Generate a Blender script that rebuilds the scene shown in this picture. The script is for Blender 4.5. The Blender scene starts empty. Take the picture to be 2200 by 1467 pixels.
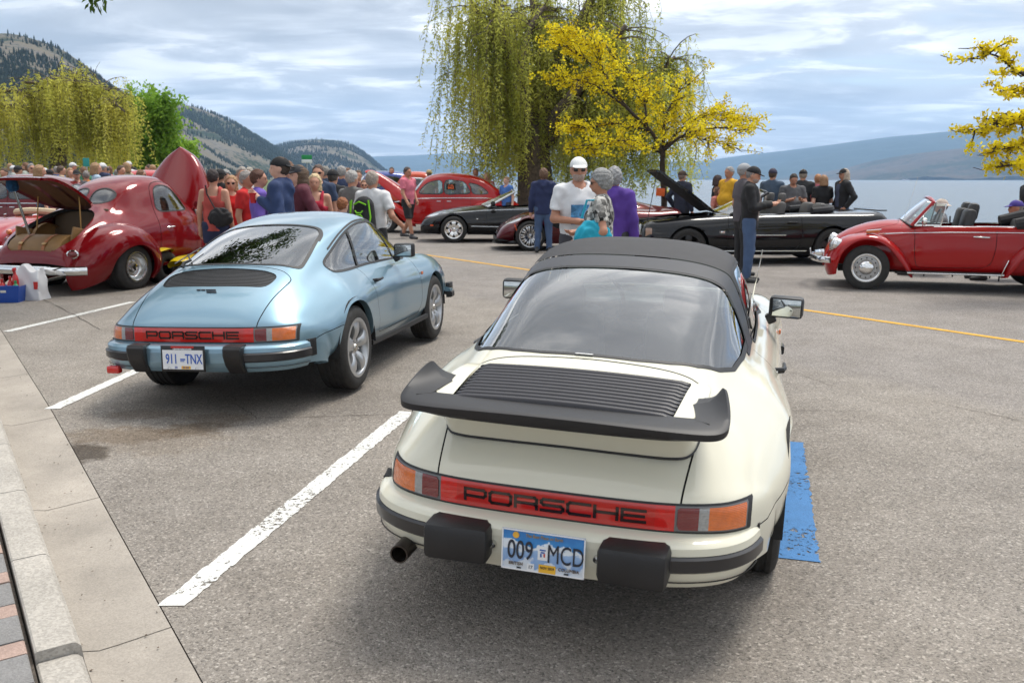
import bpy, bmesh, math, random
import numpy as np
from mathutils import Vector, Matrix, Euler
random.seed(7); RNG = np.random.default_rng(7)
SC = bpy.context.scene
COL = SC.collection
# ---------------------------------------------------------------- camera
FPX, TH, CH = 1961.0, 0.1754, 1.5883
cam_data = bpy.data.cameras.new('camera')
cam_data.sensor_width = 36.0
cam_data.lens = 36.0 * FPX / 2200.0
cam_data.clip_start = 0.05
cam_data.clip_end = 60000
cam = bpy.data.objects.new('camera', cam_data)
COL.objects.link(cam)
cam.location = (0, 0, CH)
cam.rotation_euler = (math.pi / 2 - TH, 0, 0)
cam_data.dof.use_dof = True
cam_data.dof.focus_distance = 5.2
cam_data.dof.aperture_fstop = 5.6
SC.camera = cam
# ---------------------------------------------------------------- exposure
SC.view_settings.view_transform = 'Standard'
SC.view_settings.look = 'None'
SC.view_settings.gamma = 1.0
SC.view_settings.exposure = 0.5
SC.view_settings.use_curve_mapping = False
SC.cycles.max_bounces = 10
SC.cycles.transparent_max_bounces = 24
SC.cycles.volume_bounces = 1
# ---------------------------------------------------------------- world
SUN_EL, SUN_AZ = math.radians(67), math.radians(50)      # azimuth clockwise from +Y
world = bpy.data.worlds.new('World'); SC.world = world; world.use_nodes = True
def world_nodes():
 nt = world.node_tree; N = nt.nodes; L = nt.links; N.clear()
 def n(t, **k):
  q = N.new(t)
  for a, b in k.items(): setattr(q, a, b)
  return q
 def mth(op, a, b=None, clamp=False):
  q = n('ShaderNodeMath', operation=op, use_clamp=clamp)
  for i, v in enumerate((a, b)):
   if v is None: continue
   if isinstance(v, (int, float)): q.inputs[i].default_value = v
   else: L.new(v, q.inputs[i])
  return q.outputs[0]
 out = n('ShaderNodeOutputWorld')
 sky = n('ShaderNodeTexSky', sky_type='NISHITA', sun_disc=False)
 sky.sun_elevation = SUN_EL; sky.sun_rotation = SUN_AZ; sky.air_density = 1.0; sky.dust_density = 1.6; sky.ozone_density = 1.5
 bg = n('ShaderNodeBackground'); bg.inputs[1].default_value = 0.15
 L.new(sky.outputs[0], bg.inputs[0])
 tc = n('ShaderNodeTexCoord'); sep = n('ShaderNodeSeparateXYZ'); L.new(tc.outputs['Generated'], sep.inputs[0])
 z = mth('MAXIMUM', sep.outputs[2], 0.0)
 zz = mth('ADD', z, 0.10)
 cmb = n('ShaderNodeCombineXYZ')
 L.new(mth('DIVIDE', sep.outputs[0], zz), cmb.inputs[0]); L.new(mth('DIVIDE', sep.outputs[1], zz), cmb.inputs[1])
 def noise(scale, detail, rough, dist, off, sx=1.0, sy=1.0):
  mp = n('ShaderNodeMapping'); mp.inputs['Location'].default_value = off; mp.inputs['Scale'].default_value = (sx, sy, 1)
  L.new(cmb.outputs[0], mp.inputs[0])
  t = n('ShaderNodeTexNoise'); t.inputs['Scale'].default_value = scale; t.inputs['Detail'].default_value = detail
  t.inputs['Roughness'].default_value = rough; t.inputs['Distortion'].default_value = dist
  L.new(mp.outputs[0], t.inputs[0]); return t.outputs[0]
 def rng(v, a, b, c=0.0, d=1.0):
  q = n('ShaderNodeMapRange', interpolation_type='SMOOTHSTEP'); L.new(v, q.inputs[0])
  for i, x in enumerate((a, b, c, d)): q.inputs[i + 1].default_value = x
  return q.outputs[0]
 big = noise(0.55, 5, 0.55, 0.3, (3.1, 1.7, 0.4), 0.8, 1.0)          # large sheets with gaps
 mid = noise(1.7, 6, 0.6, 0.5, (7.0, 2.0, 3.0), 0.75, 1.15)           # billows
 cover = rng(mth('ADD', mth('MULTIPLY', big, 0.72), mth('MULTIPLY', mid, 0.28)), 0.27, 0.47)
 hz = rng(sep.outputs[2], 0.0, 0.16, 1.0, 0.0)                          # toward the horizon the layers overlap
 cover = mth('MAXIMUM', cover, mth('MULTIPLY', hz, 0.93))
 shade = rng(mid, 0.40, 0.62)
 shade2 = rng(noise(0.9, 3, 0.55, 0.2, (1.0, 9.0, 0.0)), 0.34, 0.68)
 ramp = n('ShaderNodeValToRGB'); e = ramp.color_ramp.elements
 e[0].position = 0.0; e[0].color = (0.43, 0.445, 0.47, 1)
 e[1].position = 1.0; e[1].color = (1.38, 1.36, 1.33, 1)
 m1 = e.new(0.5); m1.color = (0.70, 0.715, 0.735, 1)
 L.new(mth('ADD', mth('MULTIPLY', shade, 0.55), mth('MULTIPLY', shade2, 0.45)), ramp.inputs[0])
 sunv = (math.cos(SUN_EL) * math.sin(SUN_AZ), math.cos(SUN_EL) * math.cos(SUN_AZ), math.sin(SUN_EL))
 dot = n('ShaderNodeVectorMath', operation='DOT_PRODUCT'); L.new(tc.outputs['Generated'], dot.inputs[0]); dot.inputs[1].default_value = sunv
 glow = mth('MULTIPLY', mth('POWER', mth('MAXIMUM', dot.outputs['Value'], 0.0), 4.0), 1.3)
 cb = n('ShaderNodeBackground'); L.new(ramp.outputs[0], cb.inputs[0]); L.new(mth('ADD', glow, 0.86), cb.inputs[1])
 mix = n('ShaderNodeMixShader'); L.new(cover, mix.inputs[0]); L.new(bg.outputs[0], mix.inputs[1]); L.new(cb.outputs[0], mix.inputs[2])
 L.new(mix.outputs[0], out.inputs[0])
world_nodes()
# ---------------------------------------------------------------- sun behind thin cloud
sl = bpy.data.lights.new('sun', 'SUN'); sl.energy = 2.3; sl.angle = math.radians(20); sl.color = (1.0, 0.94, 0.85)
sun = bpy.data.objects.new('sun', sl); COL.objects.link(sun)
sd = Vector((math.cos(SUN_EL) * math.sin(SUN_AZ), math.cos(SUN_EL) * math.cos(SUN_AZ), math.sin(SUN_EL)))
sun.rotation_euler = sd.to_track_quat('Z', 'Y').to_euler(); sun.location = (20, -10, 30)
# ================================================================ helpers
def G(x, y):
 """height of the ground"""
 t = np.maximum(0, 6.35 - y); w = .35
 z = -.0424 * np.where(t > w, t - w / 2, t * t / (2 * w))
 s = np.clip((-x - 2.5) / 6, 0, 1); s = s * s * (3 - 2 * s)
 return z + .02 * np.clip(y - 14, 0, 40) * s
def ray(px, py):
 u = (px - 1100) / FPX; v = (py - 733.5) / FPX
 return np.array([u, math.cos(TH) - v * math.sin(TH), -math.sin(TH) - v * math.cos(TH)])
def gp(px, py, z=0.0):
 """point on the ground (plus z) that was measured at this pixel of the photograph"""
 d = ray(px, py); g = 0.0
 for i in range(30):
  t = (g + z - CH) / d[2]; p = d * t; g = float(G(p[0], p[1]))
 return Vector((p[0], p[1], g + z))
def at(px, py, Y):
 d = ray(px, py); p = d * (Y / d[1]); return Vector((p[0], p[1], p[2] + CH))
MATS = {}
def newmat(name):
 m = bpy.data.materials.new(name); m.use_nodes = True
 nt = m.node_tree; b = nt.nodes['Principled BSDF']
 return m, nt, b
def setp(b, **k):
 for a, v in k.items():
  b.inputs[a.replace('_', ' ')].default_value = v
def c4(c): return (c[0], c[1], c[2], 1)
def srgb(r, g, b):
 f = lambda v: ((v / 255 + .055) / 1.055) ** 2.4 if v > 10 else v / 255 / 12.92
 return (f(r), f(g), f(b))
def add_noise(nt, b, color, var=.15, scale=20, rough=None, bump=0, bscale=None, coord='Object', detail=4):
 """slight colour variation (and bump) on a plain colour"""
 N, L = nt.nodes, nt.links
 tc = N.new('ShaderNodeTexCoord')
 t = N.new('ShaderNodeTexNoise'); t.inputs['Scale'].default_value = scale; t.inputs['Detail'].default_value = detail
 L.new(tc.outputs[coord], t.inputs[0])
 r = N.new('ShaderNodeValToRGB')
 r.color_ramp.elements[0].position = .3; r.color_ramp.elements[1].position = .7
 r.color_ramp.elements[0].color = c4([v * (1 - var) for v in color]); r.color_ramp.elements[1].color = c4([min(1, v * (1 + var)) for v in color])
 L.new(t.outputs[0], r.inputs[0]); L.new(r.outputs[0], b.inputs['Base Color'])
 if bump:
  t2 = t
  if bscale:
   t2 = N.new('ShaderNodeTexNoise'); t2.inputs['Scale'].default_value = bscale; t2.inputs['Detail'].default_value = 3; L.new(tc.outputs[coord], t2.inputs[0])
  bp = N.new('ShaderNodeBump'); bp.inputs['Strength'].default_value = bump; bp.inputs['Distance'].default_value = .01
  L.new(t2.outputs[0], bp.inputs['Height']); L.new(bp.outputs[0], b.inputs['Normal'])
def mat(name, color, rough=.5, metal=0., coat=0., var=0., scale=20, bump=0, bscale=None, spec=.5, **k):
 key = name
 if key in MATS: return MATS[key]
 m, nt, b = newmat(name)
 setp(b, Base_Color=c4(color), Roughness=rough, Metallic=metal, Coat_Weight=coat, Coat_Roughness=.03, Specular_IOR_Level=spec)
 if var or bump: add_noise(nt, b, color, var, scale, bump=bump, bscale=bscale)
 for a, v in k.items(): b.inputs[a.replace('_', ' ')].default_value = v
 MATS[key] = m; return m
def paint(name, color, metal=0.0, rough=.35, flake=0):
 if name in MATS: return MATS[name]
 m, nt, b = newmat(name)
 setp(b, Base_Color=c4(color), Roughness=rough, Metallic=metal, Coat_Weight=1.0, Coat_Roughness=.025, Coat_IOR=1.45, Specular_IOR_Level=.05)
 N, L = nt.nodes, nt.links
 tc = N.new('ShaderNodeTexCoord')
 t = N.new('ShaderNodeTexNoise'); t.inputs['Scale'].default_value = 3; t.inputs['Detail'].default_value = 6; L.new(tc.outputs['Object'], t.inputs[0])
 r = N.new('ShaderNodeMapRange'); r.inputs[1].default_value = .35; r.inputs[2].default_value = .75; r.inputs[3].default_value = .015; r.inputs[4].default_value = .075
 L.new(t.outputs[0], r.inputs[0]); L.new(r.outputs[0], b.inputs['Coat Roughness'])
 t2 = N.new('ShaderNodeTexNoise'); t2.inputs['Scale'].default_value = 160; L.new(tc.outputs['Object'], t2.inputs[0])
 bp = N.new('ShaderNodeBump'); bp.inputs['Strength'].default_value = .012; bp.inputs['Distance'].default_value = .01
 L.new(t2.outputs[0], bp.inputs['Height']); L.new(bp.outputs[0], b.inputs['Coat Normal'])
 MATS[name] = m; return m
def glass(name, tint=(.75, .85, .82), dens=.35):
 """thin car glass: clear with a mirror sheen; one surface, so no refraction"""
 if name in MATS: return MATS[name]
 m = bpy.data.materials.new(name); m.use_nodes = True; nt = m.node_tree; N, L = nt.nodes, nt.links; N.clear()
 o = N.new('ShaderNodeOutputMaterial'); mx = N.new('ShaderNodeMixShader'); tr = N.new('ShaderNodeBsdfTransparent'); gl = N.new('ShaderNodeBsdfGlossy')
 lw = N.new('ShaderNodeFresnel'); lw.inputs[0].default_value = 1.5
 mm = N.new('ShaderNodeMath'); mm.operation = 'MULTIPLY_ADD'; mm.inputs[1].default_value = 2.2; mm.inputs[2].default_value = .01; mm.use_clamp = True
 L.new(lw.outputs[0], mm.inputs[0])
 gl.inputs['Roughness'].default_value = .0; gl.inputs['Color'].default_value = (1, 1, 1, 1); tr.inputs[0].default_value = c4(tint)
 L.new(mm.outputs[0], mx.inputs[0]); L.new(tr.outputs[0], mx.inputs[1]); L.new(gl.outputs[0], mx.inputs[2]); L.new(mx.outputs[0], o.inputs[0])
 MATS[name] = m; return m
CHROME = mat('chrome', (.78, .78, .77), .06, 1.0)
ALU = mat('polished_alloy', (.62, .62, .61), .22, 1.0, var=.08, scale=12)
SILVER = mat('silver_wheel_paint', (.46, .47, .48), .32, .75, coat=.6)
RUBBER = mat('tyre_rubber', (.022, .021, .020), .78, var=.3, scale=25, bump=.25, bscale=180)
TRIM = mat('black_trim', (.018, .018, .019), .55, var=.15, scale=30)
BLACKPL = mat('black_plastic', (.012, .0115, .0125), .42, var=.2, scale=9, bump=.15, bscale=260)
DARK = mat('dark_cavity', (.008, .008, .008), .9)
UNDER = mat('underbody_black', (.012, .012, .012), .85)
GLASS = glass('car_glass', (.62, .72, .70))
GLASSD = glass('dark_car_glass', (.30, .36, .36))
LENS_R = mat('red_lens', (.56, .010, .006), .12, coat=1, var=.1, scale=60)
LENS_R2 = mat('deep_red_lens', (.16, .004, .004), .12, coat=1)
LENS_O = mat('amber_lens', (.62, .13, .008), .12, coat=1, var=.12, scale=50)
LENS_W = mat('clear_lens', (.30, .30, .29), .12, coat=1, var=.15, scale=90)
for _m in (LENS_R2, LENS_O, LENS_W):
 _n, _l = _m.node_tree.nodes, _m.node_tree.links; _t = _n.new('ShaderNodeTexCoord'); _w = _n.new('ShaderNodeTexWave'); _w.bands_direction = 'Z'; _w.inputs['Scale'].default_value = 55; _l.new(_t.outputs['Object'], _w.inputs[0])
 _b = _n.new('ShaderNodeBump'); _b.inputs['Strength'].default_value = .5; _b.inputs['Distance'].default_value = .003; _l.new(_w.outputs['Fac'], _b.inputs['Height']); _l.new(_b.outputs[0], _n['Principled BSDF'].inputs['Normal'])
LEATHER = mat('black_seat_vinyl', (.03, .03, .032), .5, var=.2, scale=14)
DASHM = mat('dashboard_black', (.025, .025, .025), .6)
WHITEP = mat('plate_white', (.72, .73, .74), .45)
def mesh_raw(name, V, F, m=None, parent=None, smooth=True, normals=None, mats=None, midx=None):
 me = bpy.data.meshes.new(name)
 V = np.asarray(V, dtype=np.float32)
 if isinstance(F, np.ndarray):
  nf, w = F.shape
  me.vertices.add(len(V)); me.vertices.foreach_set('co', V.ravel())
  me.loops.add(nf * w); me.loops.foreach_set('vertex_index', F.astype(np.int32).ravel())
  me.polygons.add(nf); me.polygons.foreach_set('loop_start', (np.arange(nf) * w).astype(np.int32)); 
  me.update(calc_edges=True)
 else:
  me.from_pydata([tuple(map(float, v)) for v in V], [], F); me.update()
 if smooth and len(me.polygons): me.polygons.foreach_set('use_smooth', np.ones(len(me.polygons), dtype=bool))
 if mats:
  for q in mats: me.materials.append(q)
  if midx is not None: me.polygons.foreach_set('material_index', np.asarray(midx, dtype=np.int32))
 elif m: me.materials.append(m)
 me.validate()
 if normals is not None and len(me.vertices) == len(normals):
  me.normals_split_custom_set_from_vertices([tuple(map(float, q)) for q in normals])
 o = bpy.data.objects.new(name, me); COL.objects.link(o)
 if parent is not None: o.parent = parent
 return o
def thing(name, label, cat, loc=(0, 0, 0), rz=0.0, group=None):
 o = bpy.data.objects.new(name, None); COL.objects.link(o); o.empty_display_size = .2
 o.location = loc; o.rotation_euler = (0, 0, rz)
 return tag(o, label, cat, group)
def tag(o, label, cat, group=None):
 o['label'] = label; o['category'] = cat
 if group: o['group'] = group
 return o
def structure(o): o['kind'] = 'structure'; return o
class MB:
 """collects simple solids into one mesh"""
 def __init__(s): s.v = []; s.f = []
 def add(s, V, F):
  b = len(s.v); s.v += [tuple(map(float, p)) for p in V]; s.f += [tuple(i + b for i in q) for q in F]; return s
 def box(s, c, d, rot=None, bevel=0.0):
  bm = bmesh.new(); bmesh.ops.create_cube(bm, size=1)
  for v in bm.verts: v.co = Vector((v.co.x * d[0], v.co.y * d[1], v.co.z * d[2]))
  if bevel: bmesh.ops.bevel(bm, geom=list(bm.edges), offset=bevel, segments=2, profile=.5, affect='EDGES')
  R = Euler(rot).to_matrix() if rot else Matrix.Identity(3)
  bm.verts.index_update()
  s.add([R @ v.co + Vector(c) for v in bm.verts], [[v.index for v in f.verts] for f in bm.faces]); bm.free(); return s
 def tube(s, pts, r, n=8, cap=True):
  P = [Vector(p) for p in pts]; R = r if hasattr(r, '__len__') else [r] * len(P)
  V = []; F = []; up = None
  for i, p in enumerate(P):
   t = (P[min(i + 1, len(P) - 1)] - P[max(i - 1, 0)]).normalized()
   if up is None: up = t.orthogonal().normalized()
   up = (up - t * up.dot(t)).normalized(); w = t.cross(up)
   for k in range(n):
    a = 2 * math.pi * k / n; V.append(p + (up * math.cos(a) + w * math.sin(a)) * R[i])
  for i in range(len(P) - 1):
   for k in range(n):
    a, b = i * n + k, i * n + (k + 1) % n; F.append((a, b, b + n, a + n))
  if cap:
   F.append(tuple(reversed(range(n)))); F.append(tuple(range((len(P) - 1) * n, len(P) * n)))
  return s.add(V, F)
 def lathe(s, prof, n=24, axis='z', c=(0, 0, 0)):
  """prof: (radius, height) pairs round the axis"""
  V = []; F = []; m = len(prof)
  for k in range(n):
   a = 2 * math.pi * k / n
   for r, h in prof:
    x, y = r * math.cos(a), r * math.sin(a)
    p = (x, y, h) if axis == 'z' else ((x, h, y) if axis == 'y' else (h, x, y))
    V.append(Vector(p) + Vector(c))
  for k in range(n):
   for i in range(m - 1):
    a, b = k * m + i, ((k + 1) % n) * m + i
    F.append((a, b, b + 1, a + 1) if axis != 'y' else (a, a + 1, b + 1, b))
  return s.add(V, F)
 def sweep(s, path, prof, closed=True, up=(0, 0, 1), cap=True):
  """profile (outward, up) along a path in the ground plane"""
  P = [Vector(p) for p in path]; V = []; F = []; m = len(prof); U = Vector(up)
  for i, p in enumerate(P):
   t = (P[min(i + 1, len(P) - 1)] - P[max(i - 1, 0)]).normalized(); o = t.cross(U).normalized()
   for a, b in prof: V.append(p + o * a + U * b)
  for i in range(len(P) - 1):
   for k in range(m if closed else m - 1):
    a, b = i * m + k, i * m + (k + 1) % m; F.append((a, b, b + m, a + m))
  if cap and closed:
   F.append(tuple(reversed(range(m)))); F.append(tuple(range((len(P) - 1) * m, len(P) * m)))
  return s.add(V, F)
 def build(s, name, m, parent=None, smooth=True, sharp=35):
  o = mesh_raw(name, s.v, s.f, m, parent, smooth)
  bm = bmesh.new(); bm.from_mesh(o.data); bmesh.ops.recalc_face_normals(bm, faces=bm.faces)
  if smooth and sharp:
   lim = math.radians(sharp)
   for e in bm.edges:
    e.smooth = not (len(e.link_faces) == 2 and e.calc_face_angle(0) > lim)
  bm.to_mesh(o.data); bm.free(); return o
def crspline(P, n, closed=False):
 """Catmull-Rom through points (any dimension), n per span"""
 P = np.asarray(P, float); m = len(P)
 out = []
 segs = m if closed else m - 1
 g = (lambda i: P[i % m]) if closed else (lambda i: P[i] if 0 <= i < m else (2 * P[0] - P[1] if i < 0 else 2 * P[-1] - P[-2]))
 for i in range(segs):
  p0, p1, p2, p3 = g(i - 1), g(i), g(i + 1), g(i + 2)
  for k in range(n):
   t = k / n
   out.append(.5 * (2 * p1 + (p2 - p0) * t + (2 * p0 - 5 * p1 + 4 * p2 - p3) * t * t + (3 * p1 - p0 - 3 * p2 + p3) * t ** 3))
 if not closed: out.append(P[-1])
 return np.array(out)
def smooth_axis(A, axis, n):
 for _ in range(n):
  B = A.copy()
  sl = [slice(None)] * A.ndim; a = list(sl); b = list(sl); c = list(sl)
  a[axis] = slice(0, -2); b[axis] = slice(1, -1); c[axis] = slice(2, None)
  B[tuple(b)] = .25 * A[tuple(a)] + .5 * A[tuple(b)] + .25 * A[tuple(c)]; A = B
 return A
class Surf:
 def __init__(s, V, N, T): s.V, s.N, s.T = V, N, T
 @staticmethod
 def grid(A):
  """A[i,j,3] -> triangulated with smooth normals"""
  ni, nj = A.shape[:2]
  du = np.gradient(A, axis=0); dv = np.gradient(A, axis=1); N = np.cross(du, dv); N /= np.linalg.norm(N, axis=2, keepdims=True) + 1e-12
  I = np.arange(ni * nj).reshape(ni, nj)
  a, b, c, d = I[:-1, :-1].ravel(), I[1:, :-1].ravel(), I[1:, 1:].ravel(), I[:-1, 1:].ravel()
  return Surf(A.reshape(-1, 3), N.reshape(-1, 3), np.concatenate([np.stack([a, b, c], 1), np.stack([a, c, d], 1)]))
 def flip(s): return Surf(s.V, -s.N, s.T[:, ::-1])
 def split(s, f):
  """f: per-vertex field (or callable on V); returns the part with f<0 and the rest"""
  f = f(s.V) if callable(f) else f
  f = np.where(np.abs(f) < 1e-7, 1e-7, f)
  neg = f[s.T] < 0; cnt = neg.sum(1)
  Tin, Tout = s.T[cnt == 3], s.T[cnt == 0]
  V, N = [s.V], [s.N]; base = len(s.V)
  for c in (1, 2):
   T = s.T[cnt == c]
   if not len(T): continue
   ng = neg[cnt == c]; lone = np.argmax(ng if c == 1 else ~ng, 1)
   r = np.arange(len(T)); A, B, C = T[r, lone], T[r, (lone + 1) % 3], T[r, (lone + 2) % 3]
   tb = (f[A] / (f[A] - f[B]))[:, None]; tcc = (f[A] / (f[A] - f[C]))[:, None]
   V += [s.V[A] + (s.V[B] - s.V[A]) * tb, s.V[A] + (s.V[C] - s.V[A]) * tcc]
   N += [s.N[A] + (s.N[B] - s.N[A]) * tb, s.N[A] + (s.N[C] - s.N[A]) * tcc]
   iab = base + np.arange(len(T)); iac = iab + len(T); base += 2 * len(T)
   one = np.stack([A, iab, iac], 1); two = np.concatenate([np.stack([iab, B, C], 1), np.stack([iab, C, iac], 1)])
   if c == 1: Tin = np.concatenate([Tin, one]); Tout = np.concatenate([Tout, two])
   else: Tout = np.concatenate([Tout, one]); Tin = np.concatenate([Tin, two])
  V = np.concatenate(V); N = np.concatenate(N)
  return Surf(V, N, Tin).pack(), Surf(V, N, Tout).pack()
 def pack(s):
  if not len(s.T): return Surf(np.zeros((0, 3)), np.zeros((0, 3)), np.zeros((0, 3), int))
  u, inv = np.unique(s.T, return_inverse=True)
  N = s.N[u]; N = N / (np.linalg.norm(N, axis=1, keepdims=True) + 1e-12)
  return Surf(s.V[u], N, inv.reshape(-1, 3))
 def off(s, d): return Surf(s.V + s.N * d, s.N, s.T)
 def cut(s, f, keep_out=True): return s.split(f)[1 if keep_out else 0]
 def boundary(s):
  """boundary edges after welding"""
  q = np.round(s.V / 1e-5).astype(np.int64); _, idx, inv = np.unique(q, axis=0, return_index=True, return_inverse=True); inv = inv.ravel()
  T = inv[s.T]; E = np.concatenate([T[:, [0, 1]], T[:, [1, 2]], T[:, [2, 0]]]); E = E[E[:, 0] != E[:, 1]]
  k = np.sort(E, 1); _, i, c = np.unique(k, axis=0, return_index=True, return_counts=True)
  return idx[E[i[c == 1]]]
 def lip(s, cond, vec):
  """strip grown from boundary edges whose ends both meet cond(V); vec(V) is the offset"""
  E = s.boundary()
  if not len(E): return np.zeros((0, 3)), np.zeros((0, 4), int)
  ok = cond(s.V); E = E[ok[E[:, 0]] & ok[E[:, 1]]]
  a, b = s.V[E[:, 0]], s.V[E[:, 1]]; n = len(E)
  V = np.concatenate([a, b, b + vec(b), a + vec(a)]); i = np.arange(n)
  return V, np.stack([i, i + n, i + 2 * n, i + 3 * n], 1)
 def obj(s, name, m, parent=None, off=0.0):
  if not len(s.T): return None
  return mesh_raw(name, s.V + s.N * off, s.T, m, parent, True, s.N)
def poly_sdf(P, pts, closed=True):
 """signed distance (negative inside) of points (n,2) to polygon pts"""
 P = np.asarray(P, float); A = np.asarray(pts, float); B = np.roll(A, -1, 0)
 if not closed: A, B = A[:-1], B[:-1]
 d = np.full(len(P), 1e9); ins = np.zeros(len(P), bool)
 for a, b in zip(A, B):
  e = b - a; L = e @ e + 1e-12; w = P - a; t = np.clip((w @ e) / L, 0, 1)
  q = w - t[:, None] * e; d = np.minimum(d, (q * q).sum(1))
  if closed:
   c = ((a[1] <= P[:, 1]) & (b[1] > P[:, 1])) | ((b[1] <= P[:, 1]) & (a[1] > P[:, 1]))
   with np.errstate(all='ignore'):
    xi = a[0] + (P[:, 1] - a[1]) / (b[1] - a[1] if abs(b[1] - a[1]) > 1e-12 else 1e-12) * e[0]
   ins ^= c & (P[:, 0] < xi)
 d = np.sqrt(d)
 return np.where(ins, -d, d) if closed else d
def rounded(pts, r, n=5):
 """polygon with rounded corners"""
 P = [np.array(p, float) for p in pts]; out = []; m = len(P)
 rr = r if hasattr(r, '__len__') else [r] * m
 for i in range(m):
  a, b, c = P[i - 1], P[i], P[(i + 1) % m]; u = a - b; v = c - b; lu, lv = np.linalg.norm(u), np.linalg.norm(v)
  k = min(rr[i], lu * .45, lv * .45); p, q = b + u / lu * k, b + v / lv * k
  for t in np.linspace(0, 1, n): out.append((1 - t) ** 2 * p + 2 * t * (1 - t) * b + t * t * q)
 return np.array(out)
XZ = lambda V: V[:, [0, 2]]
XAY = lambda V: np.stack([V[:, 0], np.abs(V[:, 1])], 1)
AYZ = lambda V: np.stack([np.abs(V[:, 1]), V[:, 2]], 1)
def loft(stations, nu=8, nv=8, su=3, sv=2):
 """stations: list of half sections [(x,y,z)..] from centre line to sill; mirrored and smoothed"""
 A = np.array(stations, float)
 M = A[:, :0:-1].copy(); M[:, :, 1] *= -1
 A = np.concatenate([M, A], 1)                      # right sill ... centre ... left sill
 S = np.array([crspline(r, nv) for r in A])
 D = np.array([crspline(S[:, j], nu) for j in range(S.shape[1])]).transpose(1, 0, 2)
 D = smooth_axis(D, 0, su); D = smooth_axis(D, 1, sv)
 return D
def text_mesh(name, s, size, m, parent, loc, rot, align='CENTER', sx=1.0, ext=.001, bold=0.0):
 cu = bpy.data.curves.new(name, 'FONT'); cu.body = s; cu.size = size; cu.align_x = align; cu.align_y = 'CENTER'; cu.extrude = ext; cu.offset = bold; cu.resolution_u = 4
 t = bpy.data.objects.new(name + '_tmp', cu); COL.objects.link(t)
 dg = bpy.context.evaluated_depsgraph_get(); me = bpy.data.meshes.new_from_object(t.evaluated_get(dg)); me.name = name
 bpy.data.objects.remove(t); bpy.data.curves.remove(cu)
 me.materials.clear(); me.materials.append(m)
 o = bpy.data.objects.new(name, me); COL.objects.link(o); o.parent = parent; o.location = loc; o.rotation_euler = rot; o.scale = (sx, 1, 1)
 return o
def copy_tree(o, parent=None, mats=None):
 c = o.copy(); COL.objects.link(c); c.parent = parent
 if mats and c.type == 'MESH':
  for s in c.material_slots:
   if s.material and s.material.name in mats:
    mm = mats[s.material.name]; s.link = 'OBJECT'; s.material = mm
 for ch in o.children: copy_tree(ch, c, mats)
 return c
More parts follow.
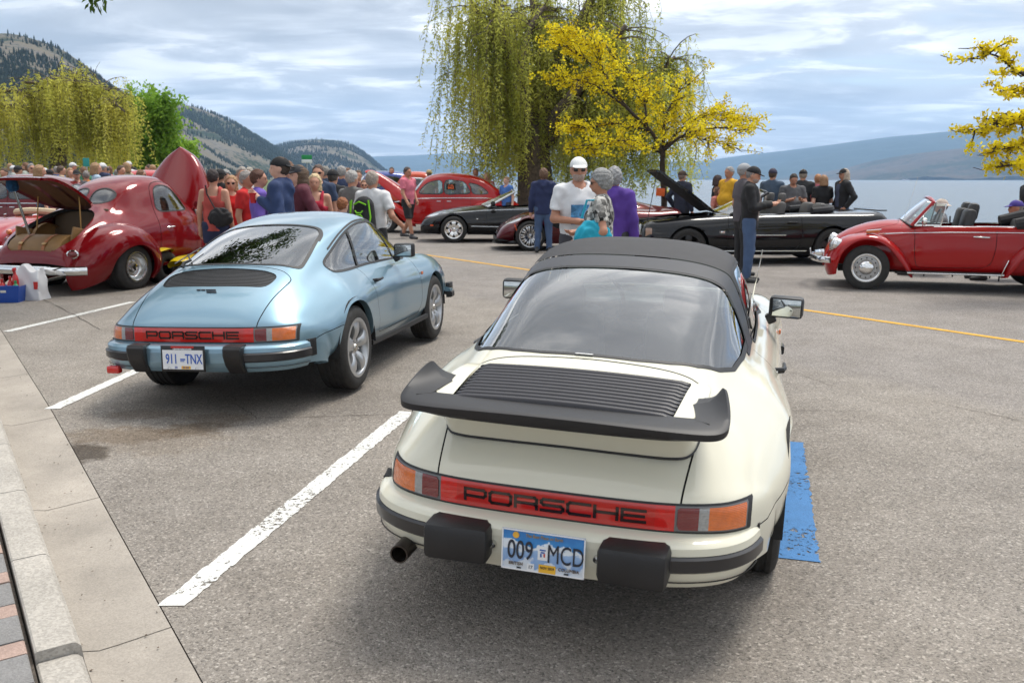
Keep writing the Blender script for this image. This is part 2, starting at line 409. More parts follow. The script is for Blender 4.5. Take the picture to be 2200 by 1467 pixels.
# ================================================================ ground, road, kerb
NV = np.array([.837, .547]); UV = np.array([-.547, .837])
def nu2xy(n, u): return n * NV[0] + u * UV[0], n * NV[1] + u * UV[1]
def xy2nu(x, y): return x * NV[0] + y * NV[1], x * UV[0] + y * UV[1]
def sheet(name, ns, us, m, dz=0.0, zf=None):
 ns, us = np.asarray(ns, float), np.asarray(us, float)
 nn, uu = np.meshgrid(ns, us, indexing='ij'); X, Y = nu2xy(nn, uu)
 Z = (G(X, Y) if zf is None else zf(X, Y, nn, uu)) + dz
 A = np.stack([X, Y, Z], 2); ni, nj = nn.shape; I = np.arange(ni * nj).reshape(ni, nj)
 F = np.stack([I[:-1, :-1].ravel(), I[1:, :-1].ravel(), I[1:, 1:].ravel(), I[:-1, 1:].ravel()], 1)
 return mesh_raw(name, A.reshape(-1, 3), F, m)
def asphalt_mat():
 m, nt, b = newmat('asphalt'); N, L = nt.nodes, nt.links
 tc = N.new('ShaderNodeTexCoord'); co = tc.outputs['Object']
 def noise(sc, det=4, rough=.5, vec=None):
  t = N.new('ShaderNodeTexNoise'); t.inputs['Scale'].default_value = sc; t.inputs['Detail'].default_value = det; t.inputs['Roughness'].default_value = rough; L.new(vec or co, t.inputs[0]); return t.outputs[0]
 def ramp(v, stops):
  r = N.new('ShaderNodeValToRGB'); e = r.color_ramp.elements
  while len(e) < len(stops): e.new(.5)
  for q, (p, c) in zip(e, stops): q.position = p; q.color = c4(c)
  L.new(v, r.inputs[0]); return r.outputs[0]
 def mix(a, bb, f, mode='MIX'):
  q = N.new('ShaderNodeMix'); q.data_type = 'RGBA'; q.blend_type = mode
  if isinstance(f, float): q.inputs[0].default_value = f
  else: L.new(f, q.inputs[0])
  for i, v in ((6, a), (7, bb)):
   if isinstance(v, tuple): q.inputs[i].default_value = c4(v)
   else: L.new(v, q.inputs[i])
  return q.outputs[2]
 vo = N.new('ShaderNodeTexVoronoi'); vo.inputs['Scale'].default_value = 112; L.new(co, vo.inputs[0])
 vo2 = N.new('ShaderNodeTexVoronoi'); vo2.inputs['Scale'].default_value = 210; L.new(co, vo2.inputs[0])
 sp = N.new('ShaderNodeSeparateColor'); L.new(vo.outputs['Color'], sp.inputs[0])
 sp2 = N.new('ShaderNodeSeparateColor'); L.new(vo2.outputs['Color'], sp2.inputs[0])
 agg = ramp(sp.outputs[0], [(0, (.05, .045, .04)), (.14, (.145, .130, .115)), (.35, (.235, .213, .189)), (.88, (.315, .288, .256)), (1, (.58, .54, .49))])
 fine = ramp(sp2.outputs[0], [(0, (.11, .10, .092)), (.3, (.24, .224, .205)), (.8, (.29, .266, .238)), (1, (.48, .45, .42))])
 base = mix(agg, fine, .42)
 big = ramp(noise(.35, 5), [(.3, (.85, .84, .83)), (.7, (1.05, 1.025, .985))])
 base = mix(base, big, 1.0, 'MULTIPLY')
 mid = ramp(noise(2.2, 6, .6), [(.35, (.88, .87, .86)), (.65, (1.06, 1.06, 1.06))])
 base = mix(base, mid, 1.0, 'MULTIPLY')
 sx = N.new('ShaderNodeSeparateXYZ'); L.new(co, sx.inputs[0])
 dn = N.new('ShaderNodeVectorMath'); dn.operation = 'DOT_PRODUCT'; dn.inputs[1].default_value = (NV[0], NV[1], 0); L.new(co, dn.inputs[0])
 wob = N.new('ShaderNodeMath'); wob.operation = 'MULTIPLY_ADD'; wob.inputs[1].default_value = .5; L.new(noise(1.2), wob.inputs[0]); L.new(dn.outputs['Value'], wob.inputs[2])
 mr = N.new('ShaderNodeMapRange'); mr.inputs[1].default_value = 6.45; mr.inputs[2].default_value = 6.75; L.new(wob.outputs[0], mr.inputs[0])
 base = mix(base, mix(base, (.92, .93, .97), 1.0, 'MULTIPLY'), mr.outputs[0])
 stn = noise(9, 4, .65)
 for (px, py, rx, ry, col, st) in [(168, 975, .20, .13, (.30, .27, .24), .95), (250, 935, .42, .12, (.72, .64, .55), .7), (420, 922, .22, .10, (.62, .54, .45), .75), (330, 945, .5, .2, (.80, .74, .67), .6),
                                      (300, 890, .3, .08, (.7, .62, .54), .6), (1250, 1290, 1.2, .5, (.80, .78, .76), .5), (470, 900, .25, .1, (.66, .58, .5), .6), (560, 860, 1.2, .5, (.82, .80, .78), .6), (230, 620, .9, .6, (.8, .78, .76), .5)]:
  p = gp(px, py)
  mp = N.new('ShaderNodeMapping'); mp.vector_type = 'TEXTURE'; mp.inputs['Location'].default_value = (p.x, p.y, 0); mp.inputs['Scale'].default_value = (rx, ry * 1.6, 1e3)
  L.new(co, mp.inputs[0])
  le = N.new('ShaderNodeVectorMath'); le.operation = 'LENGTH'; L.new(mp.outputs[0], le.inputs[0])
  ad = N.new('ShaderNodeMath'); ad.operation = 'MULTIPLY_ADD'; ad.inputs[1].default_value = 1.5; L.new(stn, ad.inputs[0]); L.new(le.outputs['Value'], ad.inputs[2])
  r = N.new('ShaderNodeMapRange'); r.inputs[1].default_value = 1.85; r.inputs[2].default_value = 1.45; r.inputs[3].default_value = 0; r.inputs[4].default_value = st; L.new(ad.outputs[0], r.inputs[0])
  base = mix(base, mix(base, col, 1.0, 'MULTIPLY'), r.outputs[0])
 L.new(base, b.inputs['Base Color']); b.inputs['Roughness'].default_value = .82; b.inputs['Specular IOR Level'].default_value = .35
 h = N.new('ShaderNodeMath'); h.operation = 'ADD'; L.new(vo.outputs['Distance'], h.inputs[0]); L.new(vo2.outputs['Distance'], h.inputs[1])
 bp = N.new('ShaderNodeBump'); bp.inputs['Strength'].default_value = .55; bp.inputs['Distance'].default_value = .006; bp.invert = True
 L.new(h.outputs[0], bp.inputs['Height']); L.new(bp.outputs[0], b.inputs['Normal'])
 return m
def speckle_mat(name, color, sp=.12, scale=150, big=1.3, var=.12, bump=.35, rough=.85, chips=None):
 m, nt, b = newmat(name); N, L = nt.nodes, nt.links
 tc = N.new('ShaderNodeTexCoord'); co = tc.outputs['Object']
 vo = N.new('ShaderNodeTexVoronoi'); vo.inputs['Scale'].default_value = scale; L.new(co, vo.inputs[0])
 s = N.new('ShaderNodeSeparateColor'); L.new(vo.outputs['Color'], s.inputs[0])
 t = N.new('ShaderNodeTexNoise'); t.inputs['Scale'].default_value = big; t.inputs['Detail'].default_value = 7; t.inputs['Roughness'].default_value = .62; L.new(co, t.inputs[0])
 def mr(v, a, bb, c, d):
  q = N.new('ShaderNodeMapRange'); L.new(v, q.inputs[0])
  for i, x in enumerate((a, bb, c, d)): q.inputs[i + 1].default_value = x
  return q.outputs[0]
 k = N.new('ShaderNodeMath'); k.operation = 'MULTIPLY'; L.new(mr(s.outputs[0], 0, 1, 1 - sp, 1 + sp), k.inputs[0]); L.new(mr(t.outputs[0], .3, .7, 1 - var, 1 + var), k.inputs[1])
 vm = N.new('ShaderNodeVectorMath'); vm.operation = 'SCALE'; vm.inputs[0].default_value = color; L.new(k.outputs[0], vm.inputs['Scale'])
 L.new(vm.outputs[0], b.inputs['Base Color']); b.inputs['Roughness'].default_value = rough; b.inputs['Specular IOR Level'].default_value = .3
 bp = N.new('ShaderNodeBump'); bp.inputs['Strength'].default_value = bump; bp.inputs['Distance'].default_value = .004
 L.new(s.outputs[0], bp.inputs['Height']); L.new(bp.outputs[0], b.inputs['Normal'])
 if chips:                                             # worn paint: flakes missing down to the asphalt
  n1 = N.new('ShaderNodeTexNoise'); n1.inputs['Scale'].default_value = chips[0]; n1.inputs['Detail'].default_value = 8; n1.inputs['Roughness'].default_value = .72; L.new(co, n1.inputs[0])
  n2 = N.new('ShaderNodeTexNoise'); n2.inputs['Scale'].default_value = 3; L.new(co, n2.inputs[0])
  ad = N.new('ShaderNodeMath'); ad.operation = 'MULTIPLY_ADD'; ad.inputs[1].default_value = .35; L.new(n2.outputs[0], ad.inputs[0]); L.new(n1.outputs[0], ad.inputs[2])
  L.new(mr(ad.outputs[0], chips[1], chips[1] + .03, 1, 0), b.inputs['Alpha'])
 return m
ASPH = asphalt_mat()
CONC = speckle_mat('gutter_concrete', (.325, .292, .252), .12, 170, 1.8, .20)
KERBM = speckle_mat('kerb_concrete', (.36, .335, .298), .18, 120, 2.2, .16, .5)
PAVG = speckle_mat('grey_paver', (.20, .195, .19), .16, 190, 6, .12, .5)
PAVR = speckle_mat('pink_paver', (.34, .245, .205), .16, 190, 6, .12, .5)
JOINT = mat('joint_dirt', (.075, .062, .05), .95, var=.4, scale=60)
WLINE = speckle_mat('white_line_paint', (.66, .655, .62), .06, 160, 8, .07, .45, .7, chips=(42, .745))
YLINE = speckle_mat('yellow_line_paint', (.60, .33, .035), .08, 140, 5, .10, .4, .7, chips=(40, .775))
BLUEP = speckle_mat('blue_line_paint', (.060, .185, .40), .08, 160, 8, .10, .5, .7, chips=(34, .745))
N0 = .70                                                        # gutter pan / asphalt edge
ns = np.r_[np.arange(N0, 12, .25), np.arange(12, 21.1, 1.0)]
us = np.r_[np.arange(-40, -4, 3), np.arange(-4, 14, .25), np.arange(14, 120, 3)]
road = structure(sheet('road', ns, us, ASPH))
def strip(name, p, q, w, m, dz=.004, seg=.15, parent=None, end=None, wob=.004):
 p, q = np.array(p[:2]), np.array(q[:2]); d = q - p; Ln = np.hypot(*d); d /= Ln; k = max(2, int(Ln / seg)); nrm = np.array([d[1], -d[0]])
 V = []
 for i in range(k + 1):
  c = p + d * Ln * i / k
  sh = (end or 0) * w if i == 0 else 0
  for s in (-1, 1):
   e = c + nrm * s * (w / 2 + random.uniform(-wob, wob)) + d * (sh * s)
   V.append((e[0], e[1], float(G(e[0], e[1])) + dz))
 F = [(2 * i, 2 * i + 1, 2 * i + 3, 2 * i + 2) for i in range(k)]
 o = mesh_raw(name, V, F, m, parent, False); return structure(o) if parent is None else o
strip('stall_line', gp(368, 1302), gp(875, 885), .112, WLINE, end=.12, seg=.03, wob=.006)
strip('stall_line', gp(112, 879), gp(330, 780), .10, WLINE, end=.1, seg=.04, wob=.005)
p3 = gp(14, 713); strip('stall_line', p3, gp(285, 649), .10, WLINE)
p4 = p3 + Vector((UV[0] * 3.75, UV[1] * 3.75, 0)); strip('stall_line', p4, p4 + Vector((.5, 3.4, 0)), .10, WLINE)
a, b_ = gp(905, 546.5), gp(2200, 735); d_ = (b_ - a).normalized()
strip('centre_line', a - d_ * 40, b_ + d_ * 8, .10, YLINE, seg=.5)
strip('blue_stall_line', gp(1702, 1202), gp(1683, 948), .24, BLUEP, seg=.03, wob=.008)
def crack(pix, w=.008):
 pts = []
 P = [gp(*q) for q in pix]
 for i in range(len(P) - 1):
  for k in range(10):
   t = k / 10; q = P[i].lerp(P[i + 1], t); pts.append(q + Vector((random.uniform(-.012, .012), random.uniform(-.012, .012), 0)))
 pts.append(P[-1]); V = []; F = []
 for i, q in enumerate(pts):
  t = (pts[min(i + 1, len(pts) - 1)] - pts[max(i - 1, 0)]).normalized(); nn = Vector((t.y, -t.x, 0)); h = w * random.uniform(.35, 1) * .5
  for s in (-1, 1):
   e = q + nn * s * h; V.append((e.x, e.y, float(G(e.x, e.y)) + .0045))
  if i: F.append((2 * i - 2, 2 * i - 1, 2 * i + 1, 2 * i))
 mesh_raw('crack', V, F, JOINT, road, False)
crack([(500, 866), (555, 899), (700, 894), (880, 890)]); crack([(2020, 868), (2110, 886), (2200, 906)]); crack([(1700, 800), (1800, 832)], .006)
crack([(70, 632), (150, 672), (215, 708)], .012); crack([(1702, 882), (1850, 883)], .006); crack([(1760, 760), (1880, 782)], .005)
def seg_strip(name, n0, n1, u0, u1, z0, z1, m, parent, thick=.0, step=.25, face=None):
 """a cast length; z0,z1 heights above ground at its n0 and n1 edges"""
 us_ = np.linspace(u0, u1, max(2, int((u1 - u0) / step) + 1)); V = []; F = []
 prof = face or [(n0, z0), (n1, z1)]
 k = len(prof)
 for u in us_:
  for n, z in prof:
   x, y = nu2xy(n, u); V.append((x, y, float(G(x, y)) + z))
 for i in range(len(us_) - 1):
  for j in range(k - 1):
   a = i * k + j; F.append((a, a + 1, a + 1 + k, a + k))
 F.append(tuple(range(k))); F.append(tuple(reversed(range((len(us_) - 1) * k, len(us_) * k))))
 MBx = MB(); MBx.add(V, F); return MBx.build(name, m, parent, True, 30)
NK = .375                                                       # foot of the kerb face
kerb_u = [float(xy2nu(*gp(87, 1379, .1)[:2])[1])]
u_ramp = 3.33
gutter = structure(sheet('gutter_bed', [.2, N0 + .02], np.arange(-8, 60, .5), JOINT, -.03))
uj = [-7.2, -5, -3.3, -1.6, .1, 1.78, 3.48, 5.05, 6.75, 8.4, 10.1, 11.8, 13.5, 15.2, 16.9, 20, 24, 30, 40, 58]
for a, b_ in zip(uj[:-1], uj[1:]):
 seg_strip('gutter_slab', NK, N0, a + .004, b_ - .004, .0, .0, CONC, gutter, face=[(NK - .01, -.06), (NK, .004), (NK + .06, -.012), (N0 - .2, -.010), (N0 - .006, .003), (N0, -.06)])
kerb = structure(sheet('kerb_bed', [.20, NK + .01], np.arange(-8, 60, .5), JOINT, -.025))
kj = [-7.2, -5, -3, -1.5, -.1, .75, 1.62, 2.48, 3.33, 4.17, 5.04, 5.9, 6.75, 7.6, 8.45, 9.3, 10.2, 11.1, 12, 13, 14, 17, 20, 24, 30, 40, 58]
for i, (a, b_) in enumerate(zip(kj[:-1], kj[1:])):
 hk = .125 if b_ > 3.34 else (.085 if b_ > 2.49 else (.05 if b_ > 1.63 else .03))
 f = [(.215, -.06), (.215, hk - .006), (.222, hk), (NK - .045, hk), (NK - .028, hk - .005), (NK - .014, hk - .02), (NK, -.03)]
 seg_strip('kerb_block', 0, 0, a + .004, b_ - .004, 0, 0, KERBM, kerb, face=f)
walk = structure(sheet('pavement', [-14, .208], np.r_[np.arange(-10, 20, .5), np.arange(20, 60, 4)], JOINT, .085))
def paver(n0, n1, u0, u1, m, h=.12):
 g = .0035; f = [(n0 + g, .08), (n0 + g, h - .004), (n0 + g + .004, h), (n1 - g - .004, h), (n1 - g, h - .004), (n1 - g, .08)]
 seg_strip('paver', 0, 0, u0 + g, u1 - g, 0, 0, m, walk, face=[(q, z + jit) for q, z in f], step=.5)
u = 1.6; row = 0
while u < 6.2:
 for (du, m_) in ((.205, PAVG), (.105, PAVR)):
  n = .198
  for k in range(6):
   wdt = .205 if m_ is PAVG else .205
   jit = random.uniform(-.002, .002)
   paver(n - wdt, n, u, u + du, m_); n -= wdt
  u += du
# ---------------------------------------------------------------- land, beach and lake
GRASSM = mat('lawn', (.07, .105, .03), .9, var=.35, scale=3, bump=.5, bscale=60)
def land_z(X, Y, n, u):
 sh = np.maximum(20, .40 * u)
 t = np.maximum(0, n - sh)
 return G(X, Y) - .03 - .16 * t + np.where(t > 0, 0, 0)
ground = structure(sheet('ground', np.r_[np.arange(-900, -40, 60), np.arange(-40, 60, 2.0), np.arange(60, 1500, 60)], np.r_[np.arange(-300, -30, 30), np.arange(-30, 140, 3), np.arange(140, 1500, 60)], GRASSM, -.06, lambda X, Y, n, u: np.maximum(land_z(X, Y, n, u), -9)))
def lake_mat():
 m, nt, b = newmat('lake_water'); N, L = nt.nodes, nt.links
 setp(b, Base_Color=(.10, .125, .14, 1), Roughness=.22, IOR=1.33, Specular_IOR_Level=.6)
 tc = N.new('ShaderNodeTexCoord'); mp = N.new('ShaderNodeMapping'); mp.inputs['Scale'].default_value = (.35, 1.0, 1); L.new(tc.outputs['Object'], mp.inputs[0])
 t = N.new('ShaderNodeTexNoise'); t.inputs['Scale'].default_value = 1.1; t.inputs['Detail'].default_value = 6; t.inputs['Roughness'].default_value = .6; L.new(mp.outputs[0], t.inputs[0])
 bp = N.new('ShaderNodeBump'); bp.inputs['Strength'].default_value = .55; bp.inputs['Distance'].default_value = .35; L.new(t.outputs[0], bp.inputs['Height']); L.new(bp.outputs[0], b.inputs['Normal'])
 return m
lk = []
lake = structure(mesh_raw('lake', [(-9000, -600, -1.6), (16000, -600, -1.6), (16000, 16000, -1.6), (-9000, 16000, -1.6)], [(0, 1, 2, 3)], lake_mat(), smooth=False))
# ---------------------------------------------------------------- hills
def hill_mat(name, tree, bare, rock, cover, scale):
 m, nt, b = newmat(name); N, L = nt.nodes, nt.links
 tc = N.new('ShaderNodeTexCoord'); co = tc.outputs['Object']
 def noise(sc, det, rough=.6):
  t = N.new('ShaderNodeTexNoise'); t.inputs['Scale'].default_value = sc; t.inputs['Detail'].default_value = det; t.inputs['Roughness'].default_value = rough; L.new(co, t.inputs[0]); return t.outputs[0]
 def mix(a, bb, f):
  q = N.new('ShaderNodeMix'); q.data_type = 'RGBA'; L.new(f, q.inputs[0])
  for i, v in ((6, a), (7, bb)):
   if isinstance(v, tuple): q.inputs[i].default_value = c4(v)
   else: L.new(v, q.inputs[i])
  return q.outputs[2]
 def mr(v, a, bb, c=0, d=1):
  q = N.new('ShaderNodeMapRange'); L.new(v, q.inputs[0])
  for i, x in enumerate((a, bb, c, d)): q.inputs[i + 1].default_value = x
  return q.outputs[0]
 sep = N.new('ShaderNodeNewGeometry'); sx = N.new('ShaderNodeSeparateXYZ'); L.new(sep.outputs['Normal'], sx.inputs[0])
 soil = mix(bare, rock, mr(noise(scale * 4, 5), .42, .6))
 steep = mr(sx.outputs[2], .55, .75)
 vo = N.new('ShaderNodeTexNoise'); vo.inputs['Scale'].default_value = scale * 22; vo.inputs['Detail'].default_value = 3; L.new(co, vo.inputs[0])
 c1 = noise(scale, 6)
 ad = N.new('ShaderNodeMath'); ad.operation = 'MULTIPLY_ADD'; ad.inputs[1].default_value = .55; L.new(vo.outputs[0], ad.inputs[0]); L.new(c1, ad.inputs[2])
 woods = mr(ad.outputs[0], cover, cover + .10)
 base = mix(soil, mix(tree, (tree[0] * 1.7, tree[1] * 1.6, tree[2] * 1.4), mr(noise(scale * 30, 2), .4, .65)), woods)
 L.new(base, b.inputs['Base Color']); b.inputs['Roughness'].default_value = 1; b.inputs['Specular IOR Level'].default_value = .1
 return m
def vnoise(x, y, seed=0):
 def h(i, j):
  n = np.sin(i * 127.1 + j * 311.7 + seed * 74.7) * 43758.5453; return n - np.floor(n)
 i, j = np.floor(x), np.floor(y); fx, fy = x - i, y - j; fx = fx * fx * (3 - 2 * fx); fy = fy * fy * (3 - 2 * fy)
 return (h(i, j) * (1 - fx) + h(i + 1, j) * fx) * (1 - fy) + (h(i, j + 1) * (1 - fx) + h(i + 1, j + 1) * fx) * fy
def fbm(x, y, oct=5, seed=0):
 s = 0; a = .5
 for o in range(oct): s = s + a * (vnoise(x, y, seed + o) - .5); x, y, a = x * 2.03, y * 2.03, a * .5
 return s
def ridge(name, crest, width, m, seed, rough, nt_=70, back=.6, ns_=200, lean=1.15, ridged=0.0):
 """crest: (pixel x, pixel y, distance); the massif falls away on both sides of it"""
 P = np.array([at(a, b, d) for a, b, d in crest]); 
 C = crspline(P, max(3, ns_ // (len(P) - 1))); k = len(C)
 Nn = -C[:, :2] / np.linalg.norm(C[:, :2], axis=1, keepdims=True)            # slopes toward the valley
 t = np.linspace(-back, 1, nt_)
 X = C[:, None, 0] + Nn[:, None, 0] * t[None] * width; Y = C[:, None, 1] + Nn[:, None, 1] * t[None] * width
 w = np.abs(t) ** lean; base = (C[:, None, 2] + 4) * (1 - np.where(t < 0, np.abs(t) / back, w))[None] - 6
 sc = rough * 4
 nz = fbm(X / sc, Y / sc, 6, seed); nz = nz * (1 - ridged) + ridged * (.25 - np.abs(fbm(X / sc, Y / sc, 5, seed + 9)) * 1.6)
 env = np.minimum(1, np.abs(t) * 3)[None] * .85 + .15
 Z = base + nz * rough * env * np.clip(C[:, None, 2] / 120, .15, 1)
 A = np.stack([X, Y, Z], 2); I = np.arange(k * nt_).reshape(k, nt_)
 F = np.stack([I[:-1, :-1].ravel(), I[1:, :-1].ravel(), I[1:, 1:].ravel(), I[:-1, 1:].ravel()], 1)
 o = structure(mesh_raw(name, A.reshape(-1, 3), F, m)); return o, A
HM1 = hill_mat('forested_hill', (.014, .024, .012), (.14, .12, .085), (.14, .125, .11), .75, .0075)
HM2 = hill_mat('forested_hill_far', (.016, .027, .015), (.15, .13, .095), (.14, .125, .11), .75, .005)
HM3 = hill_mat('far_forest', (.020, .034, .030), (.035, .045, .035), (.04, .045, .04), .62, .0012)
HM4 = hill_mat('burnt_slope', (.020, .026, .014), (.085, .065, .045), (.07, .055, .04), .74, .0022)
h1, A1 = ridge('hill_near', [(-700, 40, 1500), (-350, 60, 1500), (-60, 72, 1500), (20, 72, 1520), (75, 84, 1550), (130, 104, 1600), (180, 138, 1650), (230, 172, 1700), (285, 207, 1780), (335, 232, 1850), (400, 282, 1950), (470, 330, 2050), (540, 368, 2150), (600, 388, 2250)], 900, HM1, 3, 85, ridged=.5)
h2, A2 = ridge('hill_middle', [(250, 262, 2600), (330, 240, 2600), (370, 229, 2620), (405, 227, 2650), (445, 240, 2700), (495, 260, 2750), (540, 288, 2800), (580, 312, 2850), (640, 345, 2950), (700, 372, 3050), (760, 388, 3100)], 1000, HM2, 11, 95, ridged=.5)
h3, A3 = ridge('hill_far', [(520, 345, 3700), (570, 325, 3700), (605, 312, 3700), (650, 301, 3720), (700, 298, 3750), (742, 305, 3800), (780, 326, 3850), (812, 352, 3900), (838, 374, 3950), (856, 388, 4000)], 1100, HM2, 21, 90, ridged=.4)
ridge('far_ridge', [(500, 350, 13000), (700, 342, 12500), (800, 337, 12500), (880, 334, 12500), (960, 330, 12500), (1010, 329, 12500), (1080, 332, 12500), (1180, 341, 12500), (1300, 347, 12500), (1400, 345, 12000), (1500, 347, 11500), (1560, 339, 11000), (1620, 331, 10800), (1700, 322, 10500), (1780, 312, 10200), (1860, 301, 10000), (1950, 291, 9800), (2050, 283, 9600), (2160, 276, 9500), (2320, 262, 9400), (2600, 250, 9300)], 3600, HM3, 31, 170, ns_=260, ridged=.5)
ridge('burnt_ridge', [(1640, 386, 7400), (1700, 380, 7000), (1760, 371, 6700), (1830, 358, 6400), (1900, 343, 6200), (1960, 331, 6000), (2040, 321, 5900), (2130, 312, 5800), (2260, 300, 5700), (2500, 285, 5600)], 1700, HM4, 41, 170, ridged=.6)
def conifers(name, A, cnt, hmin, hmax, seed, scale, thr, m):
 rg = np.random.default_rng(seed); ni, nj = A.shape[:2]
 i = rg.uniform(0, ni - 1.01, cnt * 4); j = rg.uniform(nj * .30, nj - 1.01, cnt * 4)
 ii, jj = i.astype(int), j.astype(int); p = A[ii, jj] + (A[ii + 1, jj] - A[ii, jj]) * (i - ii)[:, None] + (A[ii, jj + 1] - A[ii, jj]) * (j - jj)[:, None]
 ok = (fbm(p[:, 0] * scale, p[:, 1] * scale, 4, 77) + rg.uniform(-.16, .16, len(p)) > thr) & (p[:, 2] > 2)
 p = p[ok][:cnt]; n = len(p); h = rg.uniform(hmin, hmax, n); r = h * rg.uniform(.14, .22, n)
 V = []; ang = np.arange(5) * 2 * np.pi / 5
 rings = [(.0, .55), (.12, 1.0), (.45, .62), (.46, .75), (1.0, .02)]
 for (hh, rr) in rings:
  a = ang[None] + rg.uniform(0, 6, n)[:, None] * 0
  V.append(np.stack([p[:, 0:1] + np.cos(a) * (r * rr)[:, None], p[:, 1:2] + np.sin(a) * (r * rr)[:, None], np.repeat((p[:, 2] - 1 + h * hh)[:, None], 5, 1)], 2))
 V = np.concatenate([v[:, None] for v in V], 1).reshape(-1, 3)                # tree, ring, 5
 F = []
 base = np.arange(n)[:, None] * 25
 for q in range(4):
  for k in range(5): F.append(base + np.array([[q * 5 + k, q * 5 + (k + 1) % 5, q * 5 + 5 + (k + 1) % 5, q * 5 + 5 + k]]))
 F = np.concatenate(F); o = mesh_raw(name, V, F, m, None, True); o['kind'] = 'stuff'; o['label'] = 'dark conifer woods scattered over the hillside across the park'; return o
CONIF = mat('conifer', (.013, .026, .012), .95, var=.4, scale=.02)
conifers('conifer_wood', A1, 8000, 4, 10, 5, .006, .035, CONIF)
conifers('conifer_wood', A2, 6500, 6, 13, 6, .005, .03, CONIF)
conifers('conifer_wood', A3, 5000, 8, 15, 8, .004, .0, CONIF)
# ---------------------------------------------------------------- the air
def haze_box():
 m = bpy.data.materials.new('haze'); m.use_nodes = True; nt = m.node_tree; nt.nodes.clear()
 o = nt.nodes.new('ShaderNodeOutputMaterial'); v = nt.nodes.new('ShaderNodeVolumePrincipled')
 v.inputs['Color'].default_value = (.45, .68, 1.0, 1); v.inputs['Density'].default_value = HAZE; v.inputs['Anisotropy'].default_value = .2
 nt.links.new(v.outputs[0], o.inputs['Volume'])
 b = MB().box((3000, 6500, 540), (26000, 17000, 1110)).build('haze', m, None, False)
 b['kind'] = 'stuff'; b['label'] = 'thin bluish air between the street and the far hills'
 b.location.z = 0
HAZE = 8.0e-5
haze_box()
def litter():
 rg = np.random.default_rng(9); V = []; F = []
 for k in range(260):
  if k < 130: n, u = N0 - abs(rg.normal()) * .20 - .02, rg.uniform(2.2, 9)
  else: n, u = rg.uniform(N0, 5), rg.uniform(-1.5, 6)
  n = max(n, NK + .01); x, y = nu2xy(n, u); z = float(G(x, y)) + .006; a = rg.uniform(0, 6.28); l = rg.uniform(.002, .009) ** 1.0; w = l * rg.uniform(.25, .8); b = len(V)
  c, s = math.cos(a), math.sin(a)
  V += [(x + c * l, y + s * l, z), (x - s * w, y + c * w, z), (x - c * l, y - s * l, z), (x + s * w, y - c * w, z), (x, y, z + w * .6)]
  F += [(b, b + 1, b + 4), (b + 1, b + 2, b + 4), (b + 2, b + 3, b + 4), (b + 3, b, b + 4)]
 o = mesh_raw('litter', V, F, mat('litter_brown', (.12, .09, .065), .9, var=.7, scale=5), None, False); o['kind'] = 'stuff'; o['label'] = 'fine grit and dead leaf bits lying in the gutter and on the asphalt'
litter()
